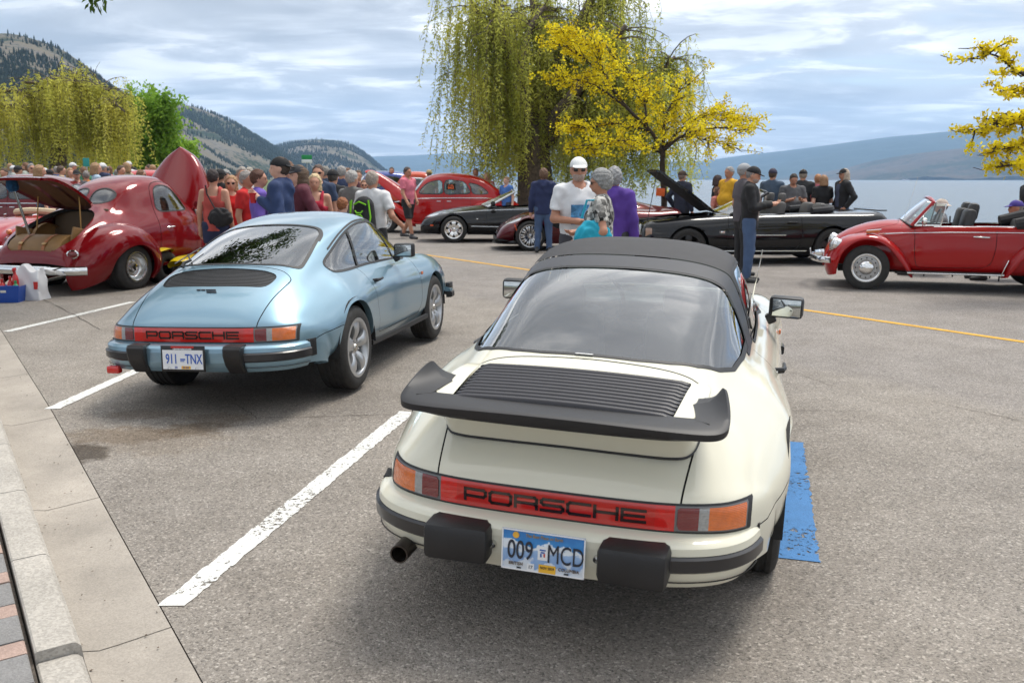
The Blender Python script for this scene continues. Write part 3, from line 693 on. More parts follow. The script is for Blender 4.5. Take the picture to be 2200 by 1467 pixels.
# ================================================================ wheels shared by the cars
def tyre_mesh(name, r, w, rim, parent, loc, side, groove=4, m=None):
 """tyre with bulged sidewalls and tread grooves; axis along y; side=+1 outer face toward +y"""
 h = w / 2
 prof = [(rim - .012, -h * .86), (rim, -h * .93), (rim + (r - rim) * .5, -h * 1.02), (r - .022, -h * .93), (r - .006, -h * .80)]
 g = np.linspace(-h * .74, h * .74, groove * 2 + 1)
 for i in range(groove * 2):
  d = 0 if i % 2 == 0 else .006
  prof += [(r - d, g[i]), (r - d, g[i + 1])]
 prof += [(r - .006, h * .80), (r - .022, h * .93), (rim + (r - rim) * .5, h * 1.02), (rim, h * .93), (rim - .012, h * .86)]
 o = MB().lathe(prof, 48, 'y').build(name, m or RUBBER, parent, True, 40); o.location = loc; return o
def wheel(parent, x, y, z, r, w, rim, side, style, steer=0.0):
 """side: -1 right side of the car (outer face toward -y)"""
 e = bpy.data.objects.new('wheel', None); COL.objects.link(e); e.parent = parent; e.location = (x, y, z); e.empty_display_size = .1; e.rotation_euler = (0, 0, steer)
 tyre_mesh('tyre', r, w, rim, e, (0, 0, 0), side)
 s = side; h = w / 2
 R = rim
 if style == 'cup':
  b = MB().lathe([(R + .012, s * h * .90), (R + .014, s * h * .97), (R - .006, s * h * .99), (R - .016, s * h * .92), (R - .022, s * h * .3), (R - .02, -s * h * .8)], 60, 'y')
  b.build('rim', SILVER, e, True, 50)
  bs = MB(); dth = 2 * math.pi / 5
  n = 11; rr = np.linspace(.045, R - .012, n)
  for k in range(5):
   a0 = math.pi / 2 + k * dth; V = []; F = []
   for i, q in enumerate(rr):
    t = i / (n - 1)
    hw = .030 + .012 * math.sin(t * math.pi * .55) + .030 * t ** 4
    dep = s * (h * .62 + .030 * math.sin(t * math.pi) * 1.0 + h * .26 * t ** 2)
    for j, (f, dd) in enumerate([(-1, -.032), (-1, -.006), (-.62, .004), (0, .008), (.62, .004), (1, -.006), (1, -.032)]):
     ca, sa = math.cos(a0), math.sin(a0); lx = q; ly = f * hw
     V.append((ca * lx - sa * ly, dep + s * dd, sa * lx + ca * ly))
   for i in range(n - 1):
    for j in range(6): a = i * 7 + j; F.append((a, a + 1, a + 8, a + 7))
   bs.add(V, F)
  bs.lathe([(.0, s * (h * .62 + .012)), (.062, s * (h * .62 + .010)), (.075, s * (h * .62 - .004)), (.08, s * h * .3)], 24, 'y')
  bs.build('spokes', SILVER, e, True, 40)
  nb = MB()
  for k in range(5):
   a = math.pi / 2 + (k + .5) * dth; nb.lathe([(0, s * (h * .62 + .022)), (.009, s * (h * .62 + .02)), (.011, s * (h * .62 - .01))], 8, 'y', (math.cos(a) * .058, 0, math.sin(a) * .058))
  nb.build('wheel_nuts', ALU, e)
  MB().lathe([(0, s * (h * .62 + .026)), (.024, s * (h * .62 + .024)), (.03, s * (h * .62 + .012))], 16, 'y').build('hub_cap', mat('hub_cap_silver', (.5, .48, .44), .25, .9), e)
  MB().lathe([(.0, s * h * .05), (R - .03, s * h * .05)], 32, 'y').build('brake_disc', mat('brake_steel', (.10, .10, .10), .45, .8), e)
 elif style == 'beetle':
  MB().lathe([(R + .012, s * h * .90), (R + .012, s * h * 1.0), (R - .012, s * h * .98), (R - .03, s * h * .80), (R - .045, s * h * .55), (.14, s * h * .50), (.11, s * h * .62), (0, s * h * .62)], 48, 'y').build('rim', mat('steel_wheel_silver', (.42, .42, .42), .3, .8, coat=.4), e, True, 50)
  MB().lathe([(.0, s * (h * .62 + .075)), (.04, s * (h * .62 + .074)), (.085, s * (h * .62 + .058)), (.118, s * (h * .62 + .02)), (.125, s * h * .55)], 36, 'y').build('hubcap', CHROME, e)
  MB().lathe([(R + .005, s * h * 1.02), (R - .004, s * h * 1.04), (R - .014, s * h * .99)], 48, 'y').build('trim_ring', CHROME, e)
  sl_ = MB()
  for k in range(12):
   a = 2 * math.pi * k / 12; sl_.lathe([(0, s * (h * .56)), (.013, s * (h * .56))], 8, 'y', (math.cos(a) * .146, 0, math.sin(a) * .146))
  sl_.build('slots', DARK, e)
 elif style == 'steelie':
  MB().lathe([(R + .016, s * h * .92), (R + .018, s * h * 1.02), (R, s * h * 1.03), (R - .02, s * h * .95), (R - .03, s * h * .6), (R - .05, s * h * .45), (.11, s * h * .42), (.10, s * h * .55), (.06, s * h * .60), (0, s * h * .60)], 48, 'y').build('rim', ALU, e, True, 45)
  MB().lathe([(0, s * (h * .60 + .045)), (.045, s * (h * .60 + .04)), (.052, s * (h * .60 + .0))], 24, 'y').build('hub_cap', CHROME, e)
  sl_ = MB()
  for k in range(10):
   a = 2 * math.pi * k / 10; sl_.lathe([(0, s * (h * .47)), (.016, s * (h * .47))], 8, 'y', (math.cos(a) * .15, 0, math.sin(a) * .15))
  sl_.build('slots', DARK, e)
 else:
  _, cnt, hw0, mm, backm = style
  MB().lathe([(R + .010, s * h * .90), (R + .012, s * h * .98), (R - .008, s * h * .99), (R - .02, s * h * .9), (R - .03, s * h * .2), (R - .03, -s * h * .8)], 48, 'y').build('rim', mm, e, True, 50)
  bs = MB()
  for k in range(cnt):
   a = math.pi / 2 + k * 2 * math.pi / cnt
   for sp in ((-1, 1) if hw0 < .02 else (0,)):
    V = []; F = []
    for i, q in enumerate(np.linspace(.05, R - .01, 5)):
     t = i / 4; off = sp * (.012 + .03 * t); hw = hw0 * (1.0 + .5 * t)
     for f, dd in ((-1, -.03), (-.8, .0), (.8, .0), (1, -.03)):
      ly = off + f * hw; V.append((math.cos(a) * q - math.sin(a) * ly, s * (h * .66 + .05 * math.sin(t * 3.1) * .5 + h * .2 * t) + s * dd, math.sin(a) * q + math.cos(a) * ly))
    for i in range(4):
     for j in range(3): c = i * 4 + j; F.append((c, c + 1, c + 5, c + 4))
    bs.add(V, F)
  bs.lathe([(0, s * (h * .66 + .03)), (.045, s * (h * .66 + .026)), (.065, s * (h * .66)), (.07, s * h * .3)], 24, 'y')
  bs.build('spokes', mm, e, True, 40)
  MB().lathe([(.0, s * h * .1), (R - .03, s * h * .1)], 32, 'y').build('brake_disc', backm, e)
 return e
def arch_field(V, cx, cz, R, ymin=.45):
 d = np.hypot(V[:, 0] - cx, V[:, 2] - cz) - R
 return np.where(np.abs(V[:, 1]) > ymin, d, 1.0)
def add_arch(body, cx, cz, R, parent, m, depth=.05, ymin=.45):
 """cut a wheel opening, roll its edge inward and close it with a dark well"""
 body = body.cut(lambda V: arch_field(V, cx, cz, R, ymin))
 V, F = body.lip(lambda V: (np.abs(np.hypot(V[:, 0] - cx, V[:, 2] - cz) - R) < 8e-3) & (np.abs(V[:, 1]) > ymin - .03), lambda V: np.stack([0 * V[:, 0], -np.sign(V[:, 1]) * depth, 0 * V[:, 0]], 1))
 for sg in (-1, 1):
  k = np.array([V[f[0], 1] * sg > 0 for f in F], bool) if len(F) else []
  if len(F): mesh_raw('arch_lip', V, F[k], m, parent, False)
 return body
def wheel_well(parent, cx, cz, R, y0, y1):
 for s in (-1, 1):
  b = MB()
  V = []; F = []; n = 20
  for i in range(n + 1):
   a = math.pi * (i / n) * 1.04 - .02 * math.pi
   for y in (y0, y1): V.append((cx + math.cos(a) * (R + .03), s * y, cz + math.sin(a) * (R + .03)))
  for i in range(n): F.append((2 * i, 2 * i + 1, 2 * i + 3, 2 * i + 2))
  F.append(tuple(2 * i for i in range(n + 1)))
  b.add(V, F); b.build('wheel_well', UNDER, parent, False)
LETTERS = {  # strokes on a 10 x 6 cell: wide squared capitals
 'P': [[(0, 0), (0, 6), (9, 6), (10, 5), (10, 3.2), (9, 2.2), (1, 2.2)]],
 'O': [[(1, 0), (0, 1), (0, 5), (1, 6), (9, 6), (10, 5), (10, 1), (9, 0), (1, 0)]],
 'R': [[(0, 0), (0, 6), (9, 6), (10, 5), (10, 3.4), (9, 2.5), (1, 2.5)], [(9, 2.5), (10, 1.5), (10, 0)]],
 'S': [[(10, 6), (1, 6), (0, 5), (0, 4), (1, 3), (9, 3), (10, 2), (10, 1), (9, 0), (0, 0)]],
 'C': [[(10, 6), (1, 6), (0, 5), (0, 1), (1, 0), (10, 0)]],
 'H': [[(0, 0), (0, 6)], [(10, 0), (10, 6)], [(0, 3), (10, 3)]],
 'E': [[(10, 6), (0, 6)], [(0, 3), (9.4, 3)], [(10, 0), (0, 0)], [(0, 0), (0, 6)]]}
def wide_text(s, width, height, stroke, surf, n=5, lift=.003):
 """flat letters wrapped on a surface function surf(y,z) -> (x,nx,ny); reads left to right seen from behind"""
 V = []; F = []
 cw = width / (len(s) * 1.0 + (len(s) - 1) * .22); gap = cw * .22
 for i, ch in enumerate(s):
  x0 = i * (cw + gap)
  for st in LETTERS[ch]:
   pts = [np.array([x0 + p[0] / 10 * cw, p[1] / 6 * height]) for p in st]
   for a, b in zip(pts[:-1], pts[1:]):
    d = b - a; L = np.hypot(*d); d = d / L; nn = np.array([-d[1], d[0]]); a2, b2 = a - d * stroke * .48, b + d * stroke * .48
    k = max(1, int(L / .03)); base = len(V)
    for q in range(k + 1):
     c = a2 + (b2 - a2) * q / k
     for sg in (-1, 1):
      e = c + nn * sg * stroke / 2; V.append(surf(width / 2 - e[0], e[1] - height / 2, lift))
    for q in range(k): F.append((base + 2 * q, base + 2 * q + 1, base + 2 * q + 3, base + 2 * q + 2))
 return V, F
# ================================================================ the two rear-engined sports cars
NET = [
 [(-.895,0,.35),(-.89,.28,.35),(-.872,.46,.35),(-.83,.595,.345),(-.775,.665,.34),(-.70,.712,.335),(-.625,.745,.33),(-.555,.768,.32),(-.50,.775,.31),(-.45,.765,.29),(-.42,.66,.27)],
 [(-0.915,0,0.42),(-0.91,0.28,0.42),(-0.89,0.46,0.42),(-0.845,0.6,0.42),(-0.785,0.675,0.42),(-0.71,0.722,0.42),(-0.63,0.755,0.41),(-0.56,0.775,0.39),(-0.5,0.78,0.36),(-0.45,0.765,0.31),(-0.42,0.66,0.27)],
 [(-0.92,0,0.51),(-0.915,0.28,0.51),(-0.895,0.46,0.51),(-0.85,0.6,0.51),(-0.785,0.68,0.51),(-0.7,0.73,0.505),(-0.62,0.763,0.485),(-0.545,0.784,0.455),(-0.49,0.79,0.4),(-0.44,0.775,0.33),(-0.41,0.66,0.27)],
 [(-0.915,0,0.605),(-0.91,0.28,0.605),(-0.888,0.46,0.605),(-0.838,0.595,0.602),(-0.768,0.67,0.598),(-0.685,0.724,0.585),(-0.6,0.762,0.56),(-0.525,0.786,0.515),(-0.47,0.794,0.45),(-0.42,0.78,0.35),(-0.39,0.66,0.27)],
 [(-0.862,0,0.685),(-0.855,0.28,0.683),(-0.83,0.45,0.675),(-0.782,0.57,0.664),(-0.71,0.648,0.652),(-0.63,0.706,0.632),(-0.548,0.7598,0.598),(-0.477,0.7992,0.542),(-0.43,0.812,0.47),(-0.39,0.793,0.36),(-0.36,0.66,0.26)],
 [(-0.715,0,0.8),(-0.705,0.28,0.796),(-0.685,0.44,0.782),(-0.645,0.55,0.757),(-0.575,0.632,0.73),(-0.5,0.697,0.7),(-0.425,0.7636,0.65),(-0.365,0.8194,0.578),(-0.33,0.832,0.49),(-0.3,0.811,0.37),(-0.28,0.66,0.25)],
 [(-0.5,0,0.912),(-0.49,0.28,0.905),(-0.475,0.43,0.888),(-0.445,0.53,0.85),(-0.39,0.612,0.808),(-0.33,0.688,0.762),(-0.275,0.769,0.697),(-0.23,0.836,0.605),(-0.21,0.848,0.5),(-0.2,0.82,0.38),(-0.2,0.66,0.24)],
 [(-0.27,0,1.002),(-0.26,0.28,0.993),(-0.25,0.42,0.97),(-0.235,0.51,0.925),(-0.2,0.585,0.872),(-0.17,0.672,0.812),(-0.14,0.77,0.735),(-0.12,0.843,0.635),(-0.11,0.856,0.525),(-0.1,0.83,0.38),(-0.1,0.66,0.24)],
 [(-0.03,0,1.083),(-0.025,0.28,1.072),(-0.02,0.4287,1.045),(-0.01,0.5128,0.99),(0,0.5802,0.925),(0,0.6541,0.866),(0,0.7493,0.797),(0,0.84,0.685),(0,0.858,0.56),(0,0.83,0.38),(0,0.66,0.24)],
 [(0.25,0,1.17),(0.25,0.28,1.158),(0.25,0.4431,1.128),(0.25,0.5194,1.07),(0.25,0.583,0.985),(0.25,0.6426,0.888),(0.25,0.7313,0.82),(0.25,0.8252,0.705),(0.25,0.845,0.57),(0.25,0.823,0.38),(0.25,0.66,0.23)],
 [(0.55,0,1.247),(0.55,0.28,1.236),(0.55,0.4536,1.2),(0.55,0.5247,1.14),(0.55,0.5883,1.02),(0.55,0.6405,0.888),(0.55,0.7189,0.822),(0.55,0.8026,0.705),(0.55,0.8195,0.56),(0.55,0.804,0.38),(0.55,0.68,0.22)],
 [(0.85,0,1.299),(0.85,0.28,1.289),(0.85,0.4589,1.25),(0.85,0.53,1.188),(0.85,0.5936,1.045),(0.85,0.6447,0.888),(0.85,0.7165,0.822),(0.85,0.792,0.705),(0.85,0.804,0.55),(0.85,0.79,0.37),(0.85,0.7,0.215)],
 [(1.12,0,1.316),(1.12,0.28,1.305),(1.12,0.4589,1.262),(1.12,0.5321,1.195),(1.12,0.5978,1.045),(1.12,0.6447,0.885),(1.12,0.7165,0.82),(1.12,0.792,0.7),(1.12,0.804,0.55),(1.12,0.79,0.37),(1.12,0.7,0.215)],
 [(1.36,0,1.28),(1.36,0.28,1.265),(1.36,0.4484,1.218),(1.36,0.5321,1.145),(1.36,0.601,1.01),(1.36,0.6405,0.878),(1.36,0.7145,0.815),(1.36,0.791,0.695),(1.36,0.802,0.55),(1.36,0.79,0.37),(1.36,0.7,0.215)],
 [(1.6,0,1.175),(1.6,0.28,1.158),(1.6,0.4642,1.1),(1.6,0.5533,1.025),(1.6,0.6127,0.94),(1.6,0.6384,0.868),(1.6,0.7135,0.808),(1.6,0.788,0.69),(1.6,0.8,0.55),(1.6,0.785,0.37),(1.6,0.7,0.215)],
 [(1.85,0,1.022),(1.84,0.28,1),(1.82,0.4748,0.95),(1.81,0.5724,0.91),(1.81,0.6254,0.88),(1.81,0.6615,0.852),(1.81,0.7185,0.8),(1.81,0.787,0.68),(1.81,0.8,0.55),(1.81,0.785,0.37),(1.81,0.7,0.215)],
 [(2.05,0,0.918),(2.05,0.28,0.908),(2.04,0.46,0.888),(2.04,0.56,0.872),(2.03,0.622,0.86),(2.03,0.68,0.836),(2.03,0.738,0.785),(2.03,0.793,0.67),(2.03,0.803,0.55),(2.03,0.785,0.37),(2.03,0.68,0.22)],
 [(2.3,0,0.845),(2.3,0.28,0.84),(2.3,0.44,0.838),(2.29,0.54,0.848),(2.28,0.622,0.854),(2.28,0.695,0.83),(2.28,0.755,0.77),(2.28,0.803,0.66),(2.28,0.81,0.55),(2.28,0.79,0.37),(2.28,0.66,0.24)],
 [(2.6,0,0.768),(2.6,0.28,0.764),(2.59,0.42,0.77),(2.57,0.52,0.797),(2.56,0.605,0.815),(2.55,0.685,0.795),(2.54,0.745,0.735),(2.53,0.79,0.63),(2.52,0.797,0.54),(2.52,0.775,0.37),(2.5,0.66,0.24)],
 [(2.9,0,0.68),(2.89,0.28,0.676),(2.88,0.4,0.684),(2.85,0.5,0.722),(2.82,0.58,0.742),(2.79,0.655,0.722),(2.76,0.715,0.672),(2.74,0.762,0.59),(2.72,0.77,0.51),(2.7,0.75,0.37),(2.68,0.64,0.24)],
 [(3.1,0,0.59),(3.09,0.28,0.588),(3.06,0.4,0.6),(3.01,0.49,0.625),(2.96,0.565,0.628),(2.91,0.635,0.605),(2.87,0.69,0.565),(2.84,0.73,0.52),(2.82,0.738,0.46),(2.8,0.72,0.36),(2.76,0.62,0.26)],
 [(3.16,0,0.5),(3.15,0.28,0.5),(3.11,0.41,0.5),(3.05,0.5,0.5),(2.99,0.575,0.495),(2.94,0.64,0.485),(2.9,0.69,0.47),(2.87,0.72,0.44),(2.85,0.725,0.41),(2.82,0.705,0.34),(2.78,0.62,0.27)],
]
def tail_x(y):
 """plan line of the tail panel"""
 a = abs(y); T = [(0, -.919), (.14, -.9175), (.28, -.9135), (.38, -.905), (.46, -.892), (.54, -.868), (.60, -.843), (.64, -.816), (.675, -.777), (.70, -.742), (.727, -.694), (.76, -.62)]
 return float(np.interp(a, [t[0] for t in T], [t[1] for t in T]))
def lr(S, name, m, root, off=0.0):
 """left and right halves as two parts"""
 for sg in (-1, 1):
  h = S.split(lambda V: V[:, 1] * -sg)[0]
  h.obj(name, m, root, off)
def band2(S, f, w):
 """the strip |f|<w, and the rest"""
 a, out1 = S.split(lambda V: f(V) - w); b, out2 = a.split(lambda V: -f(V) - w)
 return b, merge(out1, out2)
def merge(*L):
 L = [q for q in L if len(q.T)]; o = 0; T = []
 if not L: return Surf(np.zeros((0, 3)), np.zeros((0, 3)), np.zeros((0, 3), int))
 for q in L: T.append(q.T + o); o += len(q.V)
 return Surf(np.concatenate([q.V for q in L]), np.concatenate([q.N for q in L]), np.concatenate(T))
def sports_car(name, label, loc, yaw, pitch, roll, PAINT, targa, wheel_style, tyre, plate_fn):
 root = thing(name, label, 'car', loc)
 root.rotation_euler = Euler((roll, -pitch, math.pi / 2 - yaw), 'XYZ')
 D = loft(NET, 9, 9, 5, 4)
 S = Surf.grid(D)
 if S.N[np.argmax(S.V[:, 2]), 2] < 0: S = S.flip()
 RA, FA = (0.0, .325, .352), (2.272, .325, .352)
 body = add_arch(S, *RA, root, PAINT); body = add_arch(body, *FA, root, PAINT)
 wheel_well(root, *RA, .40, .83); wheel_well(root, *FA, .40, .78)
 glass_off = -.002
 # ---- glass houses
 side_pts = np.array([(1.70, .872), (1.56, 1.010), (1.45, 1.105), (1.36, 1.165), (1.26, 1.195), (1.10, 1.212), (.90, 1.205), (.72, 1.175), (.55, 1.128), (.38, 1.072), (.22, 1.015), (.10, .970), (.045, .938), (.05, .908), (.10, .892), (.35, .887), (.75, .893), (1.15, .890), (1.5, .880)])
 if targa:
  side_pts = np.array([(1.70, .872), (1.56, 1.010), (1.45, 1.105), (1.36, 1.165), (1.26, 1.195), (1.10, 1.212), (.92, 1.208), (.80, 1.198), (.745, 1.14), (.68, .99), (.645, .905), (.68, .893), (.9, .893), (1.15, .890), (1.5, .880)])
 sp_ = crspline(side_pts, 5, True)
 def f_side(V): return np.where(np.abs(V[:, 1]) > .38, poly_sdf(XZ(V), sp_), 1.0)
 ws = rounded([(1.385, -.01), (1.395, .28), (1.415, .435), (1.55, .515), (1.90, .565), (1.985, .43), (2.03, .2), (2.04, -.01)], [.0, .1, .06, .1, .05, .15, .1, 0])
 def f_ws(V): return np.where(V[:, 2] > .84, poly_sdf(XAY(V), ws), 1.0)
 if not targa:
  rw = rounded([(-.315, -.05), (-.305, .28), (-.245, .490), (.1, .455), (.33, .425), (.43, .37), (.455, .2), (.46, -.05)], [0, .2, .07, .1, .12, .08, .1, 0])
  def f_rw(V): return np.where(V[:, 2] > .84, poly_sdf(XAY(V), rw), 1.0)
 else:
  def f_rw(V):
   x, y, z = V.T; ay = np.abs(y)
   hoop = x - (.33 + .165 * np.clip((z - .90) / .30, 0, 1))            # rear edge of the hoop
   bottom = poly_sdf(XAY(V), np.array([(-.318, -.2), (-.313, .20), (-.295, .33), (-.255, .435), (-.18, .515), (-.06, .572), (.12, .600), (.35, .607), (.7, .607), (1.2, .60), (1.2, -.2)]))
   return np.maximum(hoop, np.maximum(bottom, .80 - z))
 fs, fw, fr = f_side(body.V), f_ws(body.V), f_rw(body.V)
 def region(body, f, w_seal, gname, gm, sname='window_seal', sm=TRIM, so=.003):
  ins, body = body.split(lambda V: f(V) - w_seal)
  pane, seal = ins.split(f)
  (lr(seal, sname, sm, root, so) if gname == 'side_window' else seal.obj(sname, sm, root, so))
  return pane, body
 pane, body = region(body, f_rw, .022 if not targa else .016, 'rear_window', GLASS); pane.obj('rear_window', GLASSD if not targa else glass('backlight_glass', (.46, .56, .56)), root, glass_off)
 if not targa:
  hd, body = body.split(lambda V: np.where((np.abs(V[:, 1]) < .60) & (V[:, 0] > .2) & (V[:, 0] < .7), poly_sdf(XAY(V), rw) - .034, 1.0)); hd.obj('window_header', TRIM, root, .001)
 pane, body = region(body, f_ws, .018, 'windscreen', GLASS); pane.obj('windscreen', GLASS, root, glass_off)
 pane, body = region(body, f_side, .016, 'side_window', GLASS)
 for s in (-1, 1):
  half, _ = pane.split(lambda V: V[:, 1] * -s)
  def bar(V, x0, x1, w): return V[:, 0] - (x0 + (x1 - x0) * (V[:, 2] - .885) / .31)
  p, rest = band2(half, lambda V: bar(V, 1.47, 1.27, 0), .011); p.obj('quarterlight_bar', TRIM, root, .004)
  if not targa:
   p, rest = band2(rest, lambda V: bar(V, .555, .66, 0), .018); p.obj('window_pillar', TRIM, root, .005)
  q, rest2 = rest.split(lambda V: bar(V, .555, .66, 0))
  if not targa: q.obj('quarter_window', GLASS, root, glass_off)
  d, v = (rest2 if not targa else rest).split(lambda V: bar(V, 1.47, 1.27, 0))
  d.obj('door_window', GLASS, root, glass_off); v.obj('quarterlight', GLASS, root, glass_off)
 # ---- targa hoop and lift-out top
 if targa:
  HOOP = mat('satin_black_hoop', (.020, .019, .022), .40, var=.1, scale=20)
  VINYL = mat('black_vinyl_top', (.017, .016, .0185), .62, var=.18, scale=16, bump=.35, bscale=420)
  top, body = body.split(lambda V: np.maximum(np.maximum(.900 - V[:, 2], V[:, 0] - 1.375), .25 - V[:, 0]))
  hoop, roof = top.split(lambda V: V[:, 0] - (.575 + .10 * np.clip((V[:, 2] - .90) / .30, 0, 1)))
  gap, roof = roof.split(lambda V: V[:, 0] - (.587 + .10 * np.clip((V[:, 2] - .90) / .30, 0, 1)))
  hoop.obj('roll_hoop', HOOP, root, .004); gap.obj('roof_gap', DARK, root, -.006)
  roof, hdr = roof.split(lambda V: V[:, 0] - 1.345)
  roof.obj('roof_panel', VINYL, root, .006); hdr.obj('windscreen_header', TRIM, root, .001)
 # ---- engine lid, grille, panel gaps
 lid = rounded([(-1.0, -.02), (-1.0, .455), (-.91, .455), (-.72, .478), (-.50, .508), (-.40, .512), (-.36, .44), (-.352, .3), (-.35, -.02)], [0, 0, 0, .1, .1, .10, .08, .1, 0])
 def f_lid(V): return np.where((V[:, 2] > .606), poly_sdf(XAY(V), lid), 1.0)
 def gap_line(body, f, w=.0028, name='panel_gap', two=False):
  g, body = band2(body, f, w)
  if two: lr(g, name, DARK, root, -.005)
  else: g.obj(name, DARK, root, -.005)
  return body
 zc = .5565; hz = .046
 def f_band(V): return np.where((V[:, 0] < -.55), np.maximum(np.abs(V[:, 2] - zc - .0) - hz, -1.0), 1.0)
 band, body = body.split(lambda V: np.maximum(f_band(V), np.abs(V[:, 1]) - .692) - .008)
 rim_, band = band.split(lambda V: -np.maximum(np.abs(V[:, 2] - zc) - hz, np.abs(V[:, 1]) - .686))
 rim_.obj('lamp_surround', TRIM, root, .002)
 refl, lamps = band.split(lambda V: np.abs(V[:, 1]) - .440)
 ends, refl = refl.split(lambda V: -(np.abs(V[:, 1]) - .372))
 rr_ = refl.obj('rear_reflector', mat('reflector_red', (.47, .014, .009), .16, coat=1), root, .004)
 for s in (-1, 1):
  half, _ = ends.split(lambda V: V[:, 1] * -s); half.obj('reflector_end', LENS_R, root, .004)
  lam, _ = lamps.split(lambda V: V[:, 1] * -s)
  lam, frame = lam.split(lambda V: np.maximum(np.maximum(np.abs(V[:, 2] - zc) - hz + .006, .449 - np.abs(V[:, 1])), np.abs(V[:, 1]) - .680))
  lp = frame.obj('tail_lamp', mat('lamp_frame_grey', (.16, .16, .16), .4, .3), root, .003)
  a_, b2 = lam.split(lambda V: np.abs(V[:, 1]) - .522); a_.obj('red_lens', LENS_R2, lp, .006)
  a_, b2 = b2.split(lambda V: np.abs(V[:, 1]) - .556); a_.obj('reversing_lens', LENS_W, lp, .006)
  b2.obj('amber_lens', LENS_O, lp, .006)
 lettering = mat('reflector_lettering', (.020, .006, .006), .2, coat=.6)
 V, F = wide_text('PORSCHE', .675, .042, .0118, lambda y, z, l: (tail_x(y) - .005 - l, y, zc + z))
 mesh_raw('reflector_lettering', V, F, lettering, rr_, False)
 if not targa:
  gr = rounded([(-.625, -.02), (-.615, .2), (-.60, .405), (-.43, .43), (-.395, .3), (-.385, -.02)], [0, .1, .07, .08, .1, 0])
  gfield = lambda V: np.where(V[:, 2] > .8, poly_sdf(XAY(V), gr), 1.0)
  g, body = body.split(gfield); g.obj('grille_recess', DARK, root, -.022)
  lipV, lipF = body.lip(lambda V: np.abs(gfield(V)) < 2e-3, lambda V: np.array([[0, 0, -.022]]).repeat(len(V), 0))
  mesh_raw('grille_edge', lipV, lipF, TRIM, root, False)
  grille = None
  for k in range(13):
   x = -.612 + k * .0178
   sl_, _ = band2(g, lambda V: V[:, 0] - x - .02 * (V[:, 1] / .4) ** 2, .0050)
   sl_.obj('grille_slat', mat('grille_black', (.022, .022, .024), .4), root, -.006)
 body = gap_line(body, f_lid, .0034, 'lid_gap')
 if targa:
  pass
 door = rounded([(.50, .98), (.49, .64), (.56, .335), (1.72, .335), (1.80, .45), (1.80, .78), (1.76, .98)], [0, .15, .09, .05, .1, .1, 0])
 if True:
  f_door = lambda V: np.where((np.abs(V[:, 1]) > .58) & (V[:, 2] < .885), poly_sdf(XZ(V), door), 1.0)
  body = gap_line(body, f_door, .0026, 'door_gap', True)
 body = gap_line(body, lambda V: np.where((V[:, 0] < -.2) & (np.abs(V[:, 1]) > .70), V[:, 2] - (.49 + .045 * np.clip((V[:, 0] + .62) / .3, 0, 1) ** .6), 1.0), .0026, 'quarter_seam', True)
 if not targa:
  dr = np.array([(1.74, .875), (1.58, 1.025), (1.46, 1.128), (1.36, 1.190), (1.25, 1.222), (1.08, 1.238), (.88, 1.230), (.70, 1.198), (.52, 1.150), (.36, 1.097), (.2, 1.04)])
  drs = crspline(dr, 5)
  g_, body = body.split(lambda V: np.where(np.abs(V[:, 1]) > .38, poly_sdf(XZ(V), drs, False), 1.0) - .0055); lr(g_, 'drip_rail', TRIM, root, .004)
 bon = rounded([(2.10, -.02), (2.09, .40), (2.05, .53), (2.6, .46), (3.0, .38), (3.10, .30), (3.11, -.02)], [0, .1, .08, .2, .2, .1, 0])
 body = gap_line(body, lambda V: np.where(V[:, 2] > .55, poly_sdf(XAY(V), bon), 1.0), .0024, 'bonnet_gap')
 body.obj('body', PAINT, root)
 # ---- floor pan so that nothing shows through
 MB().box((1.35, 0, .27), (3.3, 1.26, .04)).build('floor', UNDER, root, False)
 MB().box((-.55, 0, .41), (.52, 1.10, .16)).build('engine', UNDER, root, False)
 # ---- sill strip
 for s in (-1, 1):
  pts = [(.355, s * .803, .292), (1.1, s * .806, .285), (1.90, s * .803, .285)]
  MB().sweep(pts, [(-.012 * 1, -.02), (.012, -.02), (.016, 0), (.012, .02), (-.012, .02)]).build('sill_strip', TRIM, root)
 # ---- rear bumper
 half = np.array([(-1.000, 0, 0), (-.999, .14, 0), (-.995, .28, 0), (-.985, .40, 0), (-.965, .50, 0), (-.932, .583, 0), (-.890, .645, 0), (-.840, .688, 0), (-.785, .713, 0), (-.735, .727, 0), (-.70, .733, 0)])
 bp = np.concatenate([half[:0:-1] * [1, -1, 1], half]); bp[:, 1] += .016 * targa
 bp = crspline(smooth_axis(bp, 0, 3), 2)[::-1]
 sgn = -1
 upper = [(-.09, .500), (-.020, .498), (.006, .492), (.020, .478), (.024, .452), (-.03, .452), (-.09, .48)]
 strip_ = [(-.02, .452), (.026, .450), (.036, .442), (.036, .398), (.026, .389), (-.02, .388)]
 lower = [(-.03, .388), (.022, .387), (.016, .362), (.006, .345), (-.010, .320), (-.06, .310), (-.07, .38)]
 mk = lambda prof: [(a * 1.0, b) for a, b in prof]
 b_u = MB().sweep(bp, mk(upper)); b_u.build('rear_bumper', PAINT, root)
 for sg in (1, -1):
  seg = np.array([q for q in bp if q[1] * sg > .38])
  MB().sweep(seg, mk(strip_)).build('bumper_strip', mat('bumper_rubber', (.020, .019, .021), .34, coat=.25, var=.15, scale=6), root)
  MB().sweep(seg, [(.016, .349), (.0195, .349), (.0195, .353), (.016, .353)]).build('valance_seam', TRIM, root)
 mid_ = np.array([q for q in bp if abs(q[1]) < .39]); MB().sweep(mid_, [(-.02, .455), (.0235, .455), (.023, .42), (.0215, .385), (-.02, .385)]).build('bumper_centre', PAINT, root)
 MB().sweep(bp, mk(lower)).build('rear_valance', PAINT, root)
